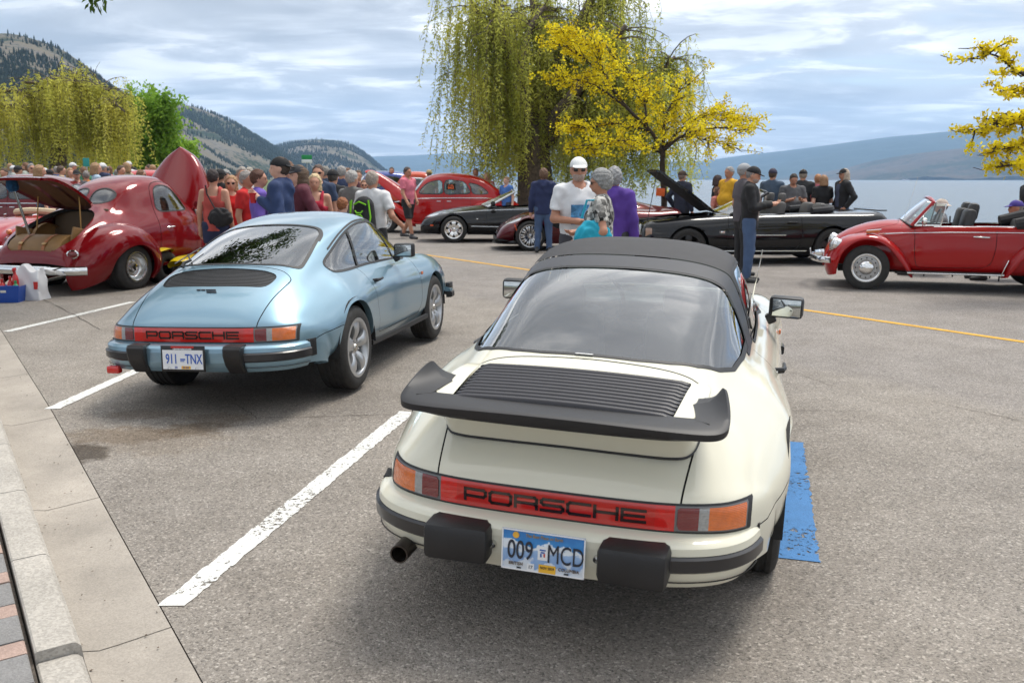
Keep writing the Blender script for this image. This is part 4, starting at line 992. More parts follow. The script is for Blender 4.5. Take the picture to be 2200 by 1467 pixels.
 for s in (-1, 1):
  b = MB(); cpt = Vector((-.655, s * .800, 0))
  for k in range(7):
   x = -.708 + k * .0125; yy = s * (.724 + .0030 * k) + .014 * targa; 
   b.box((x, yy, .440), (.0070, .046, .120), (0, 0, -s * .25), .003)
  b.box((-.67, s * .722 + .014 * targa, .440), (.085, .034, .112), (0, 0, -s * .25))
  b.build('bumper_bellows', TRIM, root, True)
 for s in (-1, 1):
  if targa:
   V = []; F = []
   def slab(b, x0, x1, y0, y1, z0, z1): pass
   b = MB(); b.box((-1.00, s * .322, .425), (.19, .245, .140), (0, .04, s * .03), .026); b.build('overrider', BLACKPL, root)
   MB().lathe([(0, .012), (.011, .012), (.014, 0), (.014, -.01)], 10, 'x', (-1.03, s * .192, .425)).build('overrider_stud', ALU, root)
  else:
   V = []; ring = [(-.05, .022), (.05, .022), (.062, -.02), (.05, -.075), (-.05, -.075), (-.062, -.02)]
   b = MB()
   prof = [(-.965, .510), (-1.045, .505), (-1.058, .485), (-1.058, .44), (-1.035, .375), (-.985, .312), (-.93, .305), (-.92, .47)]
   n = len(prof); yy = [s * .35 - .062, s * .35 - .05, s * .35 + .05, s * .35 + .062]
   for j, y in enumerate(yy):
    sc = .93 if j in (0, 3) else 1.0
    for x, z in prof: V.append((-.97 + (x + .97) * sc, y, .45 + (z - .45) * sc))
   F = []
   for j in range(3):
    for k in range(n): F.append((j * n + k, j * n + (k + 1) % n, (j + 1) * n + (k + 1) % n, (j + 1) * n + k))
   F += [tuple(range(n)), tuple(range(3 * n, 4 * n))]
   b.add(V, F); b.build('overrider', BLACKPL, root, True, 25)
 if targa: MB().lathe([(.030, -.10), (.036, -.10), (.036, .12), (.030, .12), (.028, -.09)], 18, 'x', (-.93, .56, .325)).build('exhaust_pipe', mat('sooty_steel', (.06, .05, .045), .4, .8), root)
 # ---- wheels
 rr, rwid, rimr = tyre
 for s in (-1, 1):
  wheel(root, 0, s * .715, rr, rr, rwid, rimr, s, wheel_style); wheel(root, 2.272, s * .688, rr, rr, rwid - .02, rimr, s, wheel_style)
 # ---- mirrors
 for s in (-1, 1):
  b = MB(); b.box((1.31, s * .800 - .035 * (s > 0), .955), (.08, .185, .122), (0, 0, s * .10), .022); b.box((1.32, s * .72, .885), (.05, .05, .06), (s * .5, 0, 0), .01); hs = b.build('door_mirror', BLACKPL, root)
  MB().box((1.269, s * .800 - .035 * (s > 0), .955), (.006, .152, .094), (0, 0, s * .10), .002).build('mirror_glass', mat('mirror_silver', (.55, .58, .58), .03, 1.0), hs)
  MB().tube([(.58, s * .755, .762), (.58, s * .795, .768), (.61, s * .802, .769), (.70, s * .800, .772)], [.016, .015, .012, .009], 10).build('door_handle', BLACKPL, root)
  MB().lathe([(0, .004), (.02, .004), (.022, -.004)], 14, 'y', (.585, s * .768, .756)).build('lock_escutcheon', CHROME, root)
  MB().box((1.87, s * .785, .70), (.045, .012, .030), None, .004).build('side_repeater', LENS_O, root)
  MB().lathe([(0, .05), (.05, .045), (.085, .02), (.092, -.02), (.095, -.06)], 20, 'x', (2.96, s * .585, .62)).build('headlamp', CHROME, root)
 fb = np.array([(2.72, -.80, 0), (2.86, -.79, 0), (2.98, -.72, 0), (3.08, -.60, 0), (3.15, -.40, 0), (3.18, 0, 0)]); fb = np.concatenate([fb, fb[-2::-1] * [1, -1, 1]]); fb = crspline(fb, 4)
 fp = lambda prof: [(-a, b) for a, b in prof]
 MB().sweep(fb, [(a, b - .03) for a, b in upper]).build('front_bumper', PAINT, root); MB().sweep(fb, [(a * 1.1, b - .03) for a, b in strip_]).build('front_bumper_strip', TRIM, root)
 for s in (-1, 1): MB().box((3.17, s * .36, .43), (.10, .10, .16), None, .02).build('front_overrider', BLACKPL, root)
 MB().box((2.80, -.79, .45), (.13, .05, .12), None, .01).build('front_bellows', TRIM, root)
 # ---- cabin: seats, shelf, dash, wheel
 seatm = LEATHER
 for s in (-1, 1):
  b = MB(); b.box((.92, s * .33, .46), (.5, .46, .14), (0, -.12, 0), .05); b.box((.64, s * .33, .74), (.14, .45, .60), (0, -.28, 0), .06); b.box((.55, s * .33, 1.06), (.09, .27, .17), (0, -.25, 0), .04); b.build('seat', seatm, root)
 MB().box((.12, 0, .80), (.50, 1.10, .05), (0, .1, 0), .01).build('rear_shelf', mat('carpet_grey', (.055, .058, .062), .95, var=.2, scale=60), root)
 MB().box((1.72, 0, .83), (.34, 1.22, .13), None, .04).build('dashboard', DASHM, root)
 sw = MB(); ring = [(1.44 + math.sin(a) * .07 * 0 + math.cos(a) * -.06, .33 + math.sin(a) * .19, .90 + math.cos(a) * .18) for a in np.linspace(0, 2 * math.pi, 33)]
 sw.tube(ring, .013, 8, False)
 sw.tube([(1.44, .15, .90), (1.46, .33, .88), (1.44, .51, .90)], .012, 6); sw.tube([(1.46, .33, .88), (1.72, .33, .80)], .02, 6); sw.build('steering_wheel', DASHM, root)
 MB().box((1.96, 0, .56), (.03, 1.24, .58)).build('bulkhead', DASHM, root, False); MB().box((1.15, 0, .42), (1.5, .2, .26), None, .04).build('centre_tunnel', LEATHER, root)
 MB().box((1.60, 0, 1.165), (.03, .22, .055), None, .01).build('interior_mirror', DASHM, root)
 for s in (-1, 1): MB().box((1.1, s * .69, .56), (1.2, .03, .50), None, .01).build('door_card', LEATHER, root)
 if targa:
  MB().tube([(2.02, -.60, .86), (1.985, -.61, .95), (1.93, -.63, 1.10), (1.905, -.64, 1.20)], [.004, .0035, .003, .0022], 6).build('aerial', CHROME, root)
  MB().box((-.328, .02, .984), (.004, .075, .012), (0, -.5, 0)).build('window_badge', mat('silver_badge', (.55, .55, .55), .3, .6), root)
 else:
  b = MB(); b.tube([(-.36, .365, .965), (-.335, .36, .995), (-.29, .33, 1.012)], [.016, .013, .010], 8); b.tube([(-.30, .335, 1.015), (-.14, .44, 1.040)], [.007, .006], 6); b.tube([(-.30, .46, .985), (-.02, .40, 1.082)], [.006, .005], 6); b.build('rear_wiper', TRIM, root)
  MB().box((-.93, .60, .315), (.05, .095, .055), None, .012).build('fog_lamp', LENS_R, root)
  for (y0, y1, dx) in ((.085, .055, 0), (.05, .02, 0), (.015, -.06, .0), (-.0, -.075, -.022)):
   MB().box((-.665 + dx, (y0 + y1) / 2, .834 + dx * .55), (.010, y0 - y1, .004), (0, -.48, 0), .001).build('lid_script', mat('script_dark', (.05, .045, .05), .3, .8), root)
 # ---- number plate
 plate_fn(root)
 if targa: spoiler(root, PAINT)
 return root
def spoiler(root, PAINT):
 """tray spoiler: painted deck with black slats inside a rubber rim turned up at the ends"""
 RUB = mat('spoiler_rubber', (.013, .0125, .014), .50, var=.12, scale=8)
 e = bpy.data.objects.new('spoiler', None); COL.objects.link(e); e.parent = root; e.empty_display_size = .1
 def ring(pts): return crspline(np.array(pts), 6)
 half = lambda L: np.array([(x, -y, z) for x, y, z in L[:0:-1]] + L)
 front = .0
 base = half([(-.800, 0, .742), (-.798, .25, .740), (-.785, .40, .738), (-.745, .465, .742), (-.66, .492, .772), (-.54, .502, .836), (-.44, .503, .878), (-.40, .495, .890)])
 mid = half([(-.835, 0, .800), (-.833, .25, .800), (-.818, .41, .800), (-.775, .478, .805), (-.68, .500, .830), (-.55, .508, .868), (-.45, .508, .896), (-.405, .498, .902)])
 top = half([(-.905, 0, .905), (-.903, .25, .905), (-.880, .43, .906), (-.82, .492, .908), (-.71, .508, .914), (-.57, .514, .922), (-.46, .512, .924), (-.41, .500, .922)])
 inn = half([(-.890, 0, .915), (-.888, .25, .915), (-.868, .42, .916), (-.81, .480, .918), (-.70, .496, .924), (-.57, .500, .931), (-.46, .498, .931), (-.42, .488, .928)])
 R = [crspline(q, 6) for q in (base, mid, top, inn)]
 A = np.array(R); A = np.array([crspline(A[:, j], 5) for j in range(A.shape[1])]).transpose(1, 0, 2)
 Surf.grid(A).obj('spoiler_skirt', PAINT, e)
 n = A.shape[1]; rim_ = A[-1]
 m = n // 2; L_, R_ = rim_[:m + 1][::-1], rim_[m:]
 deck = np.array([[L_[i] + (R_[i] - L_[i]) * t for t in np.linspace(0, 1, 30)] for i in range(m + 1)])
 deck[:, :, 2] += .012 * (1 - (2 * np.linspace(0, 1, 30)[None] - 1) ** 2) * np.clip(np.linalg.norm(R_ - L_, axis=1) / .8, 0, 1)[:, None]
 S = Surf.grid(deck)
 if S.N[:, 2].mean() < 0: S = S.flip()
 gr = rounded([(-.90, -.02), (-.90, .408), (-.435, .438), (-.425, .3), (-.42, -.02)], [0, .01, .03, .05, 0])
 g, d = S.split(lambda V: poly_sdf(XAY(V), gr)); d.obj('spoiler_deck', PAINT, e)
 g.obj('slat_bed', DARK, e, -.012)
 RUB2 = mat('slat_black', (.024, .023, .028), .42, var=.1, scale=10)
 k = 0
 for x in np.arange(-.852, -.43, .0415):
  w = .408 + (x + .90) / .46 * .03 - .006
  V = []; F = []; ys = np.linspace(-w, w, 25)
  for y in ys:
   zz = .915 + (x + .89) * .030 + .012 * (1 - (y / w) ** 2); xb = x - .012 * (1 - (y / w) ** 2) * 0
   fade = min(1, (w - abs(y)) / .012)
   for dx, dz in ((.013, -.012), (.008, .002 * fade), (-.004, .010 * fade), (-.0165, .004 * fade), (-.0185, -.012)): V.append((xb + dx, y, zz + dz))
  for i in range(24):
   for j in range(4): a = i * 5 + j; F.append((a, a + 1, a + 6, a + 5))
  MB().add(V, F).build('spoiler_slat', RUB2, e, True, 60)
 P = np.array([(-.585, .520, .922), (-.625, .548, .950), (-.655, .566, .984), (-.685, .577, .988), (-.75, .590, .966), (-.83, .600, .938), (-.905, .598, .915), (-.958, .560, .907), (-.985, .46, .910), (-.998, .32, .915), (-1.003, .15, .919), (-1.004, 0, .920)])
 P = np.concatenate([P, P[-2::-1] * [1, -1, 1]]); P = crspline(P, 5)
 T = np.gradient(P, axis=0); T[:, 2] = 0; T /= np.linalg.norm(T, axis=1, keepdims=True); O = np.stack([-T[:, 1], T[:, 0], 0 * T[:, 0]], 1)
 if (O[len(O) // 2] * [-1, 0, 0]).sum() < 0: O = -O
 sec = []
 for p, o in zip(P, O):
  sidew = np.clip((abs(p[1]) - .40) / .17, 0, 1); ft = np.clip((p[0] + .66) / .10, 0, 1)
  h = p[2]; deckz = .920 + .03 * np.clip(p[0] + .90, 0, .4); ins = .135 - .02 * sidew
  th = .058 - .02 * ft
  sec.append([p - o * ins * (1 - .75 * ft) + [0, 0, deckz - h], p - o * .055 * (1 - .6 * ft) + [0, 0, (deckz - h) * .86], p - o * .022 + [0, 0, (deckz - h) * .42], p - o * .006 + [0, 0, 0], p + o * .004 + [0, 0, -.006], p + o * .002 + [0, 0, -.030],
     p - o * .012 + [0, 0, (.872 + .0 * sidew - h) * (1 - .3 * sidew) - .004], p - o * .05 * (1 - .5 * ft) + [0, 0, (.862 - h) * (1 - .15 * sidew)], p - o * .12 * (1 - .75 * ft) + [0, 0, .868 - h + .04 * ft]])
 sec = np.array(sec); k, m_ = sec.shape[:2]; sec = smooth_axis(sec, 0, 2)
 V = sec.reshape(-1, 3); F = []
 for i in range(k - 1):
  for j in range(m_): a, b = i * m_ + j, i * m_ + (j + 1) % m_; F.append((a, b, b + m_, a + m_))
 F += [tuple(range(m_)), tuple(range((k - 1) * m_, k * m_))]
 MB().add(V, F).build('spoiler_rim', RUB, e, True, 42)
 pts = [tuple(q) for q in R[0]]; MB().tube(pts, .006, 6).build('skirt_seal', TRIM, e)
def plate_frame(root, x, z, w, h, m, tilt=.05, thick=.004):
 o = MB().box((0, 0, 0), (thick, w, h), None, .0012).build('number_plate', m, root, True, 30)
 o.location = (x, 0, z); o.rotation_euler = (0, tilt, 0); return o
PR = (math.pi / 2, 0, -math.pi / 2)          # text upright on a face that looks backward (-x)
def plate_white(root):
 m, nt, b = newmat('plate_blue_mountains'); N, L = nt.nodes, nt.links
 tc = N.new('ShaderNodeTexCoord'); sx = N.new('ShaderNodeSeparateXYZ'); L.new(tc.outputs['Object'], sx.inputs[0])
 t = N.new('ShaderNodeTexNoise'); t.inputs['Scale'].default_value = 22; t.inputs['Detail'].default_value = 5; L.new(tc.outputs['Object'], t.inputs[0])
 ad = N.new('ShaderNodeMath'); ad.operation = 'MULTIPLY_ADD'; ad.inputs[1].default_value = .13; L.new(t.outputs[0], ad.inputs[0]); L.new(sx.outputs[2], ad.inputs[2])
 r = N.new('ShaderNodeValToRGB'); mr = N.new('ShaderNodeMapRange'); mr.inputs[1].default_value = -.01; mr.inputs[2].default_value = .14; L.new(ad.outputs[0], mr.inputs[0]); L.new(mr.outputs[0], r.inputs[0])
 e = r.color_ramp.elements; e[0].position = 0; e[0].color = (.62, .66, .70, 1); e[1].position = 1; e[1].color = (.03, .16, .42, 1)
 for p, c in ((.18, (.60, .66, .74)), (.24, (.22, .36, .62)), (.50, (.30, .45, .68)), (.56, (.72, .76, .80)), (.66, (.66, .72, .78)), (.70, (.04, .22, .52))): q = e.new(p); q.color = c4(c)
 L.new(r.outputs[0], b.inputs['Base Color']); b.inputs['Roughness'].default_value = .35
 P = plate_frame(root, -1.046, .425, .305, .152, m)
 rimm = mat('plate_edge_white', (.75, .76, .77), .4)
 bb = MB()
 for (y, z, dy, dz) in ((0, .0735, .305, .005), (0, -.0735, .305, .005), (.150, 0, .005, .152), (-.150, 0, .005, .152)): bb.box((-.003, y, z), (.002, dy, dz))
 bb.build('plate_border', rimm, P, False)
 ink = mat('plate_ink', (.018, .022, .035), .4); gold = mat('plate_gold', (.35, .22, .06), .5); brown = mat('plate_brown', (.10, .06, .03), .5)
 text_mesh('plate_number', '009', .098, ink, P, (-.0045, .083, -.002), PR, sx=.66, bold=.0006); text_mesh('plate_number', 'MCD', .098, ink, P, (-.0045, -.083, -.002), PR, sx=.62, bold=0.0)
 text_mesh('plate_motto', 'The Best Place on Earth', .0165, gold, P, (-.0045, -.004, .058), PR, sx=.85)
 text_mesh('plate_word', 'BRITISH', .017, brown, P, (-.0045, .098, -.052), PR, sx=.9); text_mesh('plate_word', 'COLUMBIA', .017, brown, P, (-.0045, -.096, -.052), PR, sx=.9)
 MB().box((-.0035, .043, -.058), (.002, .026, .026)).build('plate_sticker', WHITEP, P, False); text_mesh('plate_number', '17', .017, ink, P, (-.0055, .043, -.058), PR)
 MB().box((-.0035, -.018, -.058), (.002, .062, .030)).build('plate_sticker', mat('sticker_yellow', (.75, .42, .03), .5), P, False); text_mesh('plate_number', 'NOV 2019', .0135, ink, P, (-.0055, -.018, -.054), PR, sx=.85)
 MB().box((-.0035, 0, .0), (.002, .036, .052)).build('plate_sticker', WHITEP, P, False)
 bb = MB()
 for (y, z, dy, dz) in ((0, .012, .022, .005), (.0, .003, .014, .005), (.006, -.008, .006, .013)): bb.box((-.005, y, z), (.001, dy, dz))
 bb.build('plate_emblem', mat('emblem_blue', (.03, .10, .35), .5), P, False); MB().box((-.005, -.006, -.007), (.001, .006, .013)).build('plate_emblem', mat('emblem_red', (.5, .06, .04), .5), P, False)
 MB().lathe([(0, .002), (.012, .002), (.012, 0)], 14, 'x', (-.006, .10, .056)).build('plate_sun', mat('plate_sun', (.75, .42, .05), .5), P, False)
 for y in (.086, -.088): MB().box((-.004, y, -.066), (.002, .016, .005), None).build('plate_slot', DARK, P, False)
def plate_blue(root):
 P = plate_frame(root, -1.048, .420, .318, .172, BLACKPL, .05, .008)
 bb = MB().box((-.005, 0, -.006), (.002, .292, .128)).build('plate_face', WHITEP, P, False)
 ink = mat('plate_blue_ink', (.03, .10, .42), .45)
 text_mesh('plate_number', '911', .092, ink, P, (-.0075, .080, -.004), PR, sx=.64, bold=.001); text_mesh('plate_number', 'TNX', .092, ink, P, (-.0075, -.080, -.004), PR, sx=.64, bold=.001)
 MB().box((-.0065, 0, -.004), (.001, .036, .010)).build('plate_emblem', ink, P, False); MB().box((-.0065, .003, -.016), (.001, .030, .006)).build('plate_emblem', ink, P, False)
 MB().box((-.0055, .0, .078), (.002, .165, .013)).build('plate_badge', mat('badge_red', (.5, .02, .015), .4), P, False)
 text_mesh('plate_dealer', 'CENTRE VANCOUVER', .0135, WHITEP, P, (-.006, 0, .064), PR, bold=.0004)
 MB().box((-.0065, -.022, -.058), (.001, .066, .020)).build('plate_sticker', mat('sticker_yellow', (.75, .42, .03), .5), P, False); text_mesh('plate_number', 'SEP 2020', .012, ink, P, (-.0085, -.022, -.058), PR)
 text_mesh('plate_number', '20', .02, ink, P, (-.0075, .05, -.058), PR)
 for y in (.10, -.10): MB().lathe([(0, .003), (.010, .003), (.011, 0)], 12, 'x', (-.008, y, -.066)).build('plate_bolt', BLACKPL, P)
BLUEPAINT = paint('ice_blue_metallic', (.205, .325, .405), .60, .34)
IVORY = paint('ivory_paint', (.67, .645, .525), 0, .30)
blue_car = sports_car('sports_coupe', 'ice blue metallic rear-engined coupe with five-spoke silver wheels, plate 911 TNX', (-1.9674, 6.9637, .0), .1944, 0.0, -.024, BLUEPAINT, False, 'cup', (.317, .235, .212), plate_blue)
white_car = sports_car('targa_sports_car', 'ivory open-top sports car with black lift-out roof and black whale-tail spoiler', (.3903, 4.0904, -.098), .2803, .0424, .034, IVORY, True, 'cup', (.317, .222, .205), plate_white)
# ================================================================ the other cars
def place_car(root, fx, fy, ang, wb, half, z=0.0, side=1):
 """front wheel contact (outer left if side=1) at fx,fy; ang = heading in degrees from +x"""
 a = math.radians(ang); h = Vector((math.cos(a), math.sin(a), 0)); l = Vector((-h.y, h.x, 0))
 p = Vector((fx, fy, 0)) - l * half * side - h * wb
 root.location = (p.x, p.y, z); root.rotation_euler = (0, 0, a)
def shell(net, nu=6, nv=6, su=3, sv=2):
 S = Surf.grid(loft(net, nu, nv, su, sv))
 if S.N[np.argmax(S.V[:, 2]), 2] < 0: S = S.flip()
 return S
def sec(x, *yz): return [(x, y, z) for y, z in yz]
def fender(cx, cz, prof, n=8, span=4):
 """prof: (angle, inner-top radius, lip radius, y at body, y at lip); left side; returns Surf"""
 P = crspline(np.array(prof, float), span); A = np.zeros((len(P), n + 4, 3))
 for i, (ph, Ro, Ri, y0, y1) in enumerate(P):
  a = math.radians(ph)
  for k in range(n + 1):
   t = k / n * math.pi / 2; r = Ri + (Ro - Ri) * math.cos(t) ** .9 if t < 1.57 else Ri; y = y0 + (y1 - y0) * math.sin(t)
   A[i, k] = (cx + math.cos(a) * r, y, cz + math.sin(a) * r)
  for q, (dr, dy) in enumerate(((-.006, -.004), (-.008, -.02), (-.002, -.06))):
   r = Ri + dr; A[i, n + 1 + q] = (cx + math.cos(a) * r, y1 + dy, cz + math.sin(a) * r)
 S = Surf.grid(A); mid = len(P) // 2 * (n + 4) + n
 if S.N[mid, 1] < 0: S = S.flip()
 return S
def mirrored(S): return Surf(S.V * [1, -1, 1], S.N * [1, -1, 1], S.T[:, ::-1])
def lines(root, name, m, pts, r=.006, n=6): return MB().tube(pts, r, n).build(name, m, root)
REDV = paint('signal_red', (.32, .004, .005), 0, .3)
# ---------------------------------------------------------------- red open beetle-shaped car
def beetle():
 root = thing('convertible_car', 'bright red rounded convertible with its roof folded, chrome hubcaps and chrome bumper', 'car')
 net = [sec(-.84, (0, .40), (.25, .40), (.42, .39), (.52, .38), (.55, .36), (.56, .34), (.54, .32), (.5, .3)),
           sec(-.80, (0, .60), (.25, .58), (.42, .54), (.52, .49), (.56, .44), (.57, .40), (.56, .34), (.5, .29)),
           sec(-.50, (0, .88), (.25, .86), (.43, .80), (.54, .70), (.58, .58), (.59, .46), (.58, .34), (.5, .28)),
           sec(-.15, (0, .97), (.3, .965), (.50, .94), (.61, .86), (.645, .72), (.655, .52), (.64, .34), (.55, .26)),
           sec(.25, (0, .955), (.3, .955), (.55, .95), (.648, .905), (.680, .74), (.690, .52), (.675, .33), (.6, .26)),
           sec(.80, (0, .955), (.3, .955), (.57, .95), (.660, .905), (.697, .74), (.705, .52), (.69, .33), (.6, .26)),
           sec(1.35, (0, .955), (.3, .955), (.565, .945), (.655, .895), (.690, .74), (.698, .52), (.685, .33), (.6, .26)),
           sec(1.70, (0, .985), (.3, .975), (.53, .945), (.630, .875), (.665, .72), (.675, .50), (.66, .33), (.58, .27)),
           sec(1.95, (0, 1.005), (.26, .99), (.45, .93), (.55, .83), (.60, .68), (.615, .49), (.60, .34), (.52, .28)),
           sec(2.25, (0, .985), (.24, .96), (.39, .88), (.47, .75), (.51, .60), (.53, .46), (.52, .34), (.46, .29)),
           sec(2.55, (0, .905), (.22, .875), (.35, .79), (.42, .67), (.45, .54), (.47, .43), (.46, .34), (.42, .30)),
           sec(2.80, (0, .775), (.2, .745), (.31, .67), (.37, .57), (.40, .48), (.41, .41), (.40, .34), (.37, .31)),
           sec(2.97, (0, .61), (.17, .59), (.26, .54), (.31, .48), (.335, .43), (.345, .38), (.34, .34), (.32, .31)),
           sec(3.02, (0, .44), (.15, .44), (.24, .42), (.28, .40), (.30, .38), (.31, .36), (.30, .33), (.29, .31))]
 S = shell(net)
 cab = rounded([(.15, -.02), (.15, .45), (.27, .60), (1.65, .595), (1.77, .54), (1.84, .4), (1.88, -.02)], [0, .1, .1, .05, .1, .1, 0])
 S = S.cut(lambda V: np.where(V[:, 2] > .84, poly_sdf(XAY(V), cab), 1.0))
 for s, f in ((1, lambda V: np.where((V[:, 1] > .4), poly_sdf(XZ(V), rounded([(.74, 1.1), (.74, .62), (.80, .36), (1.74, .34), (1.78, .5), (1.80, 1.1)], [0, .1, .12, .05, .1, 0])), 1.0)),):
  g, S = band2(S, lambda V: np.where(V[:, 2] < .90, f(V), 1.0), .004); g.obj('door_gap', DARK, root, -.006)
 g, S = band2(S, lambda V: np.where((V[:, 0] > 1.92), poly_sdf(XAY(V), rounded([(1.98, -.02), (2.0, .40), (2.3, .37), (2.8, .29), (2.96, .2), (3.0, -.02)], [0, .1, .2, .2, .1, 0])), 1.0), .003); g.obj('bonnet_gap', DARK, root, -.004)
 S.obj('body', REDV, root)
 fr = fender(2.42, .34, [(-16, .555, .43, .40, .74), (-4, .575, .41, .42, .77), (15, .575, .395, .44, .785), (42, .545, .395, .45, .79), (75, .485, .40, .48, .79), (100, .49, .40, .52, .79), (125, .49, .40, .56, .785), (148, .51, .415, .60, .775), (168, .555, .455, .63, .765), (184, .62, .545, .65, .745), (193, .66, .62, .66, .72)])
 rf = fender(0, .34, [(-10, .66, .58, .64, .76), (6, .62, .48, .62, .785), (40, .53, .40, .58, .80), (75, .50, .40, .55, .80), (110, .50, .40, .50, .80), (150, .52, .41, .45, .78), (190, .5, .42, .42, .72)])
 for s in (1, -1):
  for F in (fr, rf): (F if s > 0 else mirrored(F)).obj('fender', REDV, root)
  h = MB().lathe([(0, .052), (.04, .048), (.075, .034), (.092, .008), (.098, -.02), (.095, -.09)], 24, 'x', (0, 0, 0)).build('headlamp', mat('lamp_glass', (.55, .57, .58), .08, .55, coat=1), root); h.location = (2.89, s * .62, .655); h.rotation_euler = (0, -.28, s * .10)
  MB().lathe([(.090, .02), (.103, .014), (.108, -.01), (.104, -.03)], 24, 'x').build('headlamp_rim', CHROME, h)
  b = MB(); b.box((2.36, s * .66, .845), (.19, .062, .045), (0, .10, 0), .018); b.build('indicator', LENS_O, root); MB().box((2.345, s * .66, .868), (.20, .05, .014), (0, .10, 0), .006).build('indicator_cap', CHROME, root)
  MB().box((1.25, s * .70, .275), (1.25, .20, .035), None, .012).build('running_board', mat('running_board_rubber', (.03, .03, .03), .7), root); MB().box((1.25, s * .803, .272), (1.25, .010, .020), None, .004).build('running_board_strip', CHROME, root)
  lines(root, 'waist_strip', CHROME, [(2.28, s * .50, .80), (1.98, s * .585, .825), (1.7, s * .647, .838), (1.35, s * .679, .852), (.8, s * .685, .858), (.25, s * .667, .858), (-.2, s * .63, .85)], .0075)
  lines(root, 'sill_top_strip', CHROME, [(1.55, s * .615, .925), (.8, s * .632, .935), (.0, s * .605, .935)], .009)
  b = MB(); b.tube([(.82, s * .700, .79), (.84, s * .728, .79), (1.02, s * .731, .795), (1.04, s * .71, .795)], [.010, .013, .012, .008], 8); b.build('door_handle', CHROME, root)
  m_ = MB(); m_.lathe([(0, -.02), (.045, -.018), (.056, 0), (.05, .03), (.02, .045)], 16, 'x', (1.68, s * .75, 1.005)); m_.tube([(1.70, s * .63, .93), (1.70, s * .74, .985)], .008, 6); m_.build('door_mirror', CHROME, root)
  MB().box((.63, s * .752, .37), (.012, .14, .25), (0, -.35, 0), .004).build('stone_guard', CHROME, root)
 path = crspline([(2.92, -.84, .43), (3.03, -.76, .43), (3.12, -.55, .43), (3.17, -.25, .43), (3.18, 0, .43), (3.17, .25, .43), (3.12, .55, .43), (3.03, .76, .43), (2.92, .84, .43)], 5)
 MB().sweep(path, [(0, -.045), (.018, -.04), (.030, -.015), (.030, .015), (.018, .04), (0, .045), (-.02, 0)]).build('front_bumper', CHROME, root)
 for s in (1, -1): MB().box((3.06, s * .40, .43), (.16, .03, .05)).build('bumper_stay', CHROME, root)
 MB().box((3.20, -.05, .46), (.015, .30, .15), (0, .12, 0), .003).build('front_plate', mat('front_plate_grey', (.45, .46, .47), .4), root)
 top = crspline([(1.56, -.52, 1.27), (1.59, -.3, 1.315), (1.60, 0, 1.325), (1.59, .3, 1.315), (1.56, .52, 1.27)], 4)
 bot = crspline([(1.84, -.575, .93), (1.93, -.3, .985), (1.955, 0, 1.0), (1.93, .3, .985), (1.84, .575, .93)], 4)
 A = np.array([[bot[i] + (top[i] - bot[i]) * t + np.array([.02, 0, .0]) * math.sin(t * 3.14) for t in np.linspace(0, 1, 7)] for i in range(len(bot))])
 Surf.grid(A).obj('windscreen', glass('clear_glass', (.86, .9, .88)), root)
 fr_ = [tuple(p) for p in bot] ; fr2 = [tuple(p) for p in top]
 lines(root, 'windscreen_frame', REDV, [fr_[0]] + fr2 + [fr_[-1]], .028, 8); lines(root, 'windscreen_seal', TRIM, fr_, .014)
 for s in (1, -1):
  q = [(1.80, s * .59, .935), (1.57, s * .535, 1.245), (1.40, s * .555, 1.245), (1.46, s * .612, .94)]
  lines(root, 'quarterlight_frame', CHROME, q + [q[0]], .012, 6)
  mesh_raw('quarterlight', q, [(0, 1, 2, 3)], GLASS, root, False)
 MB().box((.80, 0, .50), (1.75, 1.24, .06)).build('cabin_floor', LEATHER, root, False)
 for s in (1, -1):
  b = MB(); b.box((1.38, s * .32, .62), (.46, .46, .16), (0, -.1, 0), .05); b.box((1.10, s * .32, .90), (.15, .44, .56), (0, -.2, 0), .06); b.box((1.02, s * .32, 1.13), (.13, .30, .26), (0, -.16, 0), .055); b.build('front_seat', LEATHER, root)
  MB().box((.92, s * .61, .68), (1.15, .04, .36), None, .01).build('door_card', LEATHER, root)
 MB().box((.30, 0, .80), (.20, 1.1, .42), (0, -.2, 0), .06).build('rear_seat', LEATHER, root)
 MB().box((1.76, 0, .90), (.20, 1.10, .12), None, .03).build('dashboard', DASHM, root)
 sw = MB().tube([(1.50 - math.cos(a) * .06, .32 + math.sin(a) * .19, .99 + math.cos(a) * .18) for a in np.linspace(0, 6.283, 25)], .012, 6, False); sw.tube([(1.50, .32, .99), (1.75, .32, .9)], .015, 6); sw.build('steering_wheel', DASHM, root)
 b = MB(); 
 pts = crspline([(.50, -.60, .97), (.22, -.62, 1.03), (-.12, -.52, 1.10), (-.22, 0, 1.12), (-.12, .52, 1.10), (.22, .62, 1.03), (.50, .60, .97)], 4)
 MB().tube([tuple(p) for p in pts], list(.085 + .04 * np.sin(np.linspace(0, math.pi, len(pts)))), 10).build('folded_roof', mat('roof_cloth_black', (.025, .025, .028), .8, var=.2, scale=30), root)
 for sg in (1, -1):
  for x in (0, 2.42): wheel(root, x, sg * .665, .322, .322, .165, .196, sg, 'beetle')
 MB().box((1.2, 0, .30), (3.2, 1.0, .10)).build('floor_pan', UNDER, root, False)
 lines(root, 'aerial', CHROME, [(1.98, .56, .90), (1.80, .57, 1.62)], .003, 5)
 MB().lathe([(.02, 0), (.026, 0), (.026, .2)], 12, 'x', (-.95, -.3, .3)).build('tailpipe', CHROME, root)
 place_car(root, 5.158, 13.272, 162, 2.42, .745); return root
beetle()
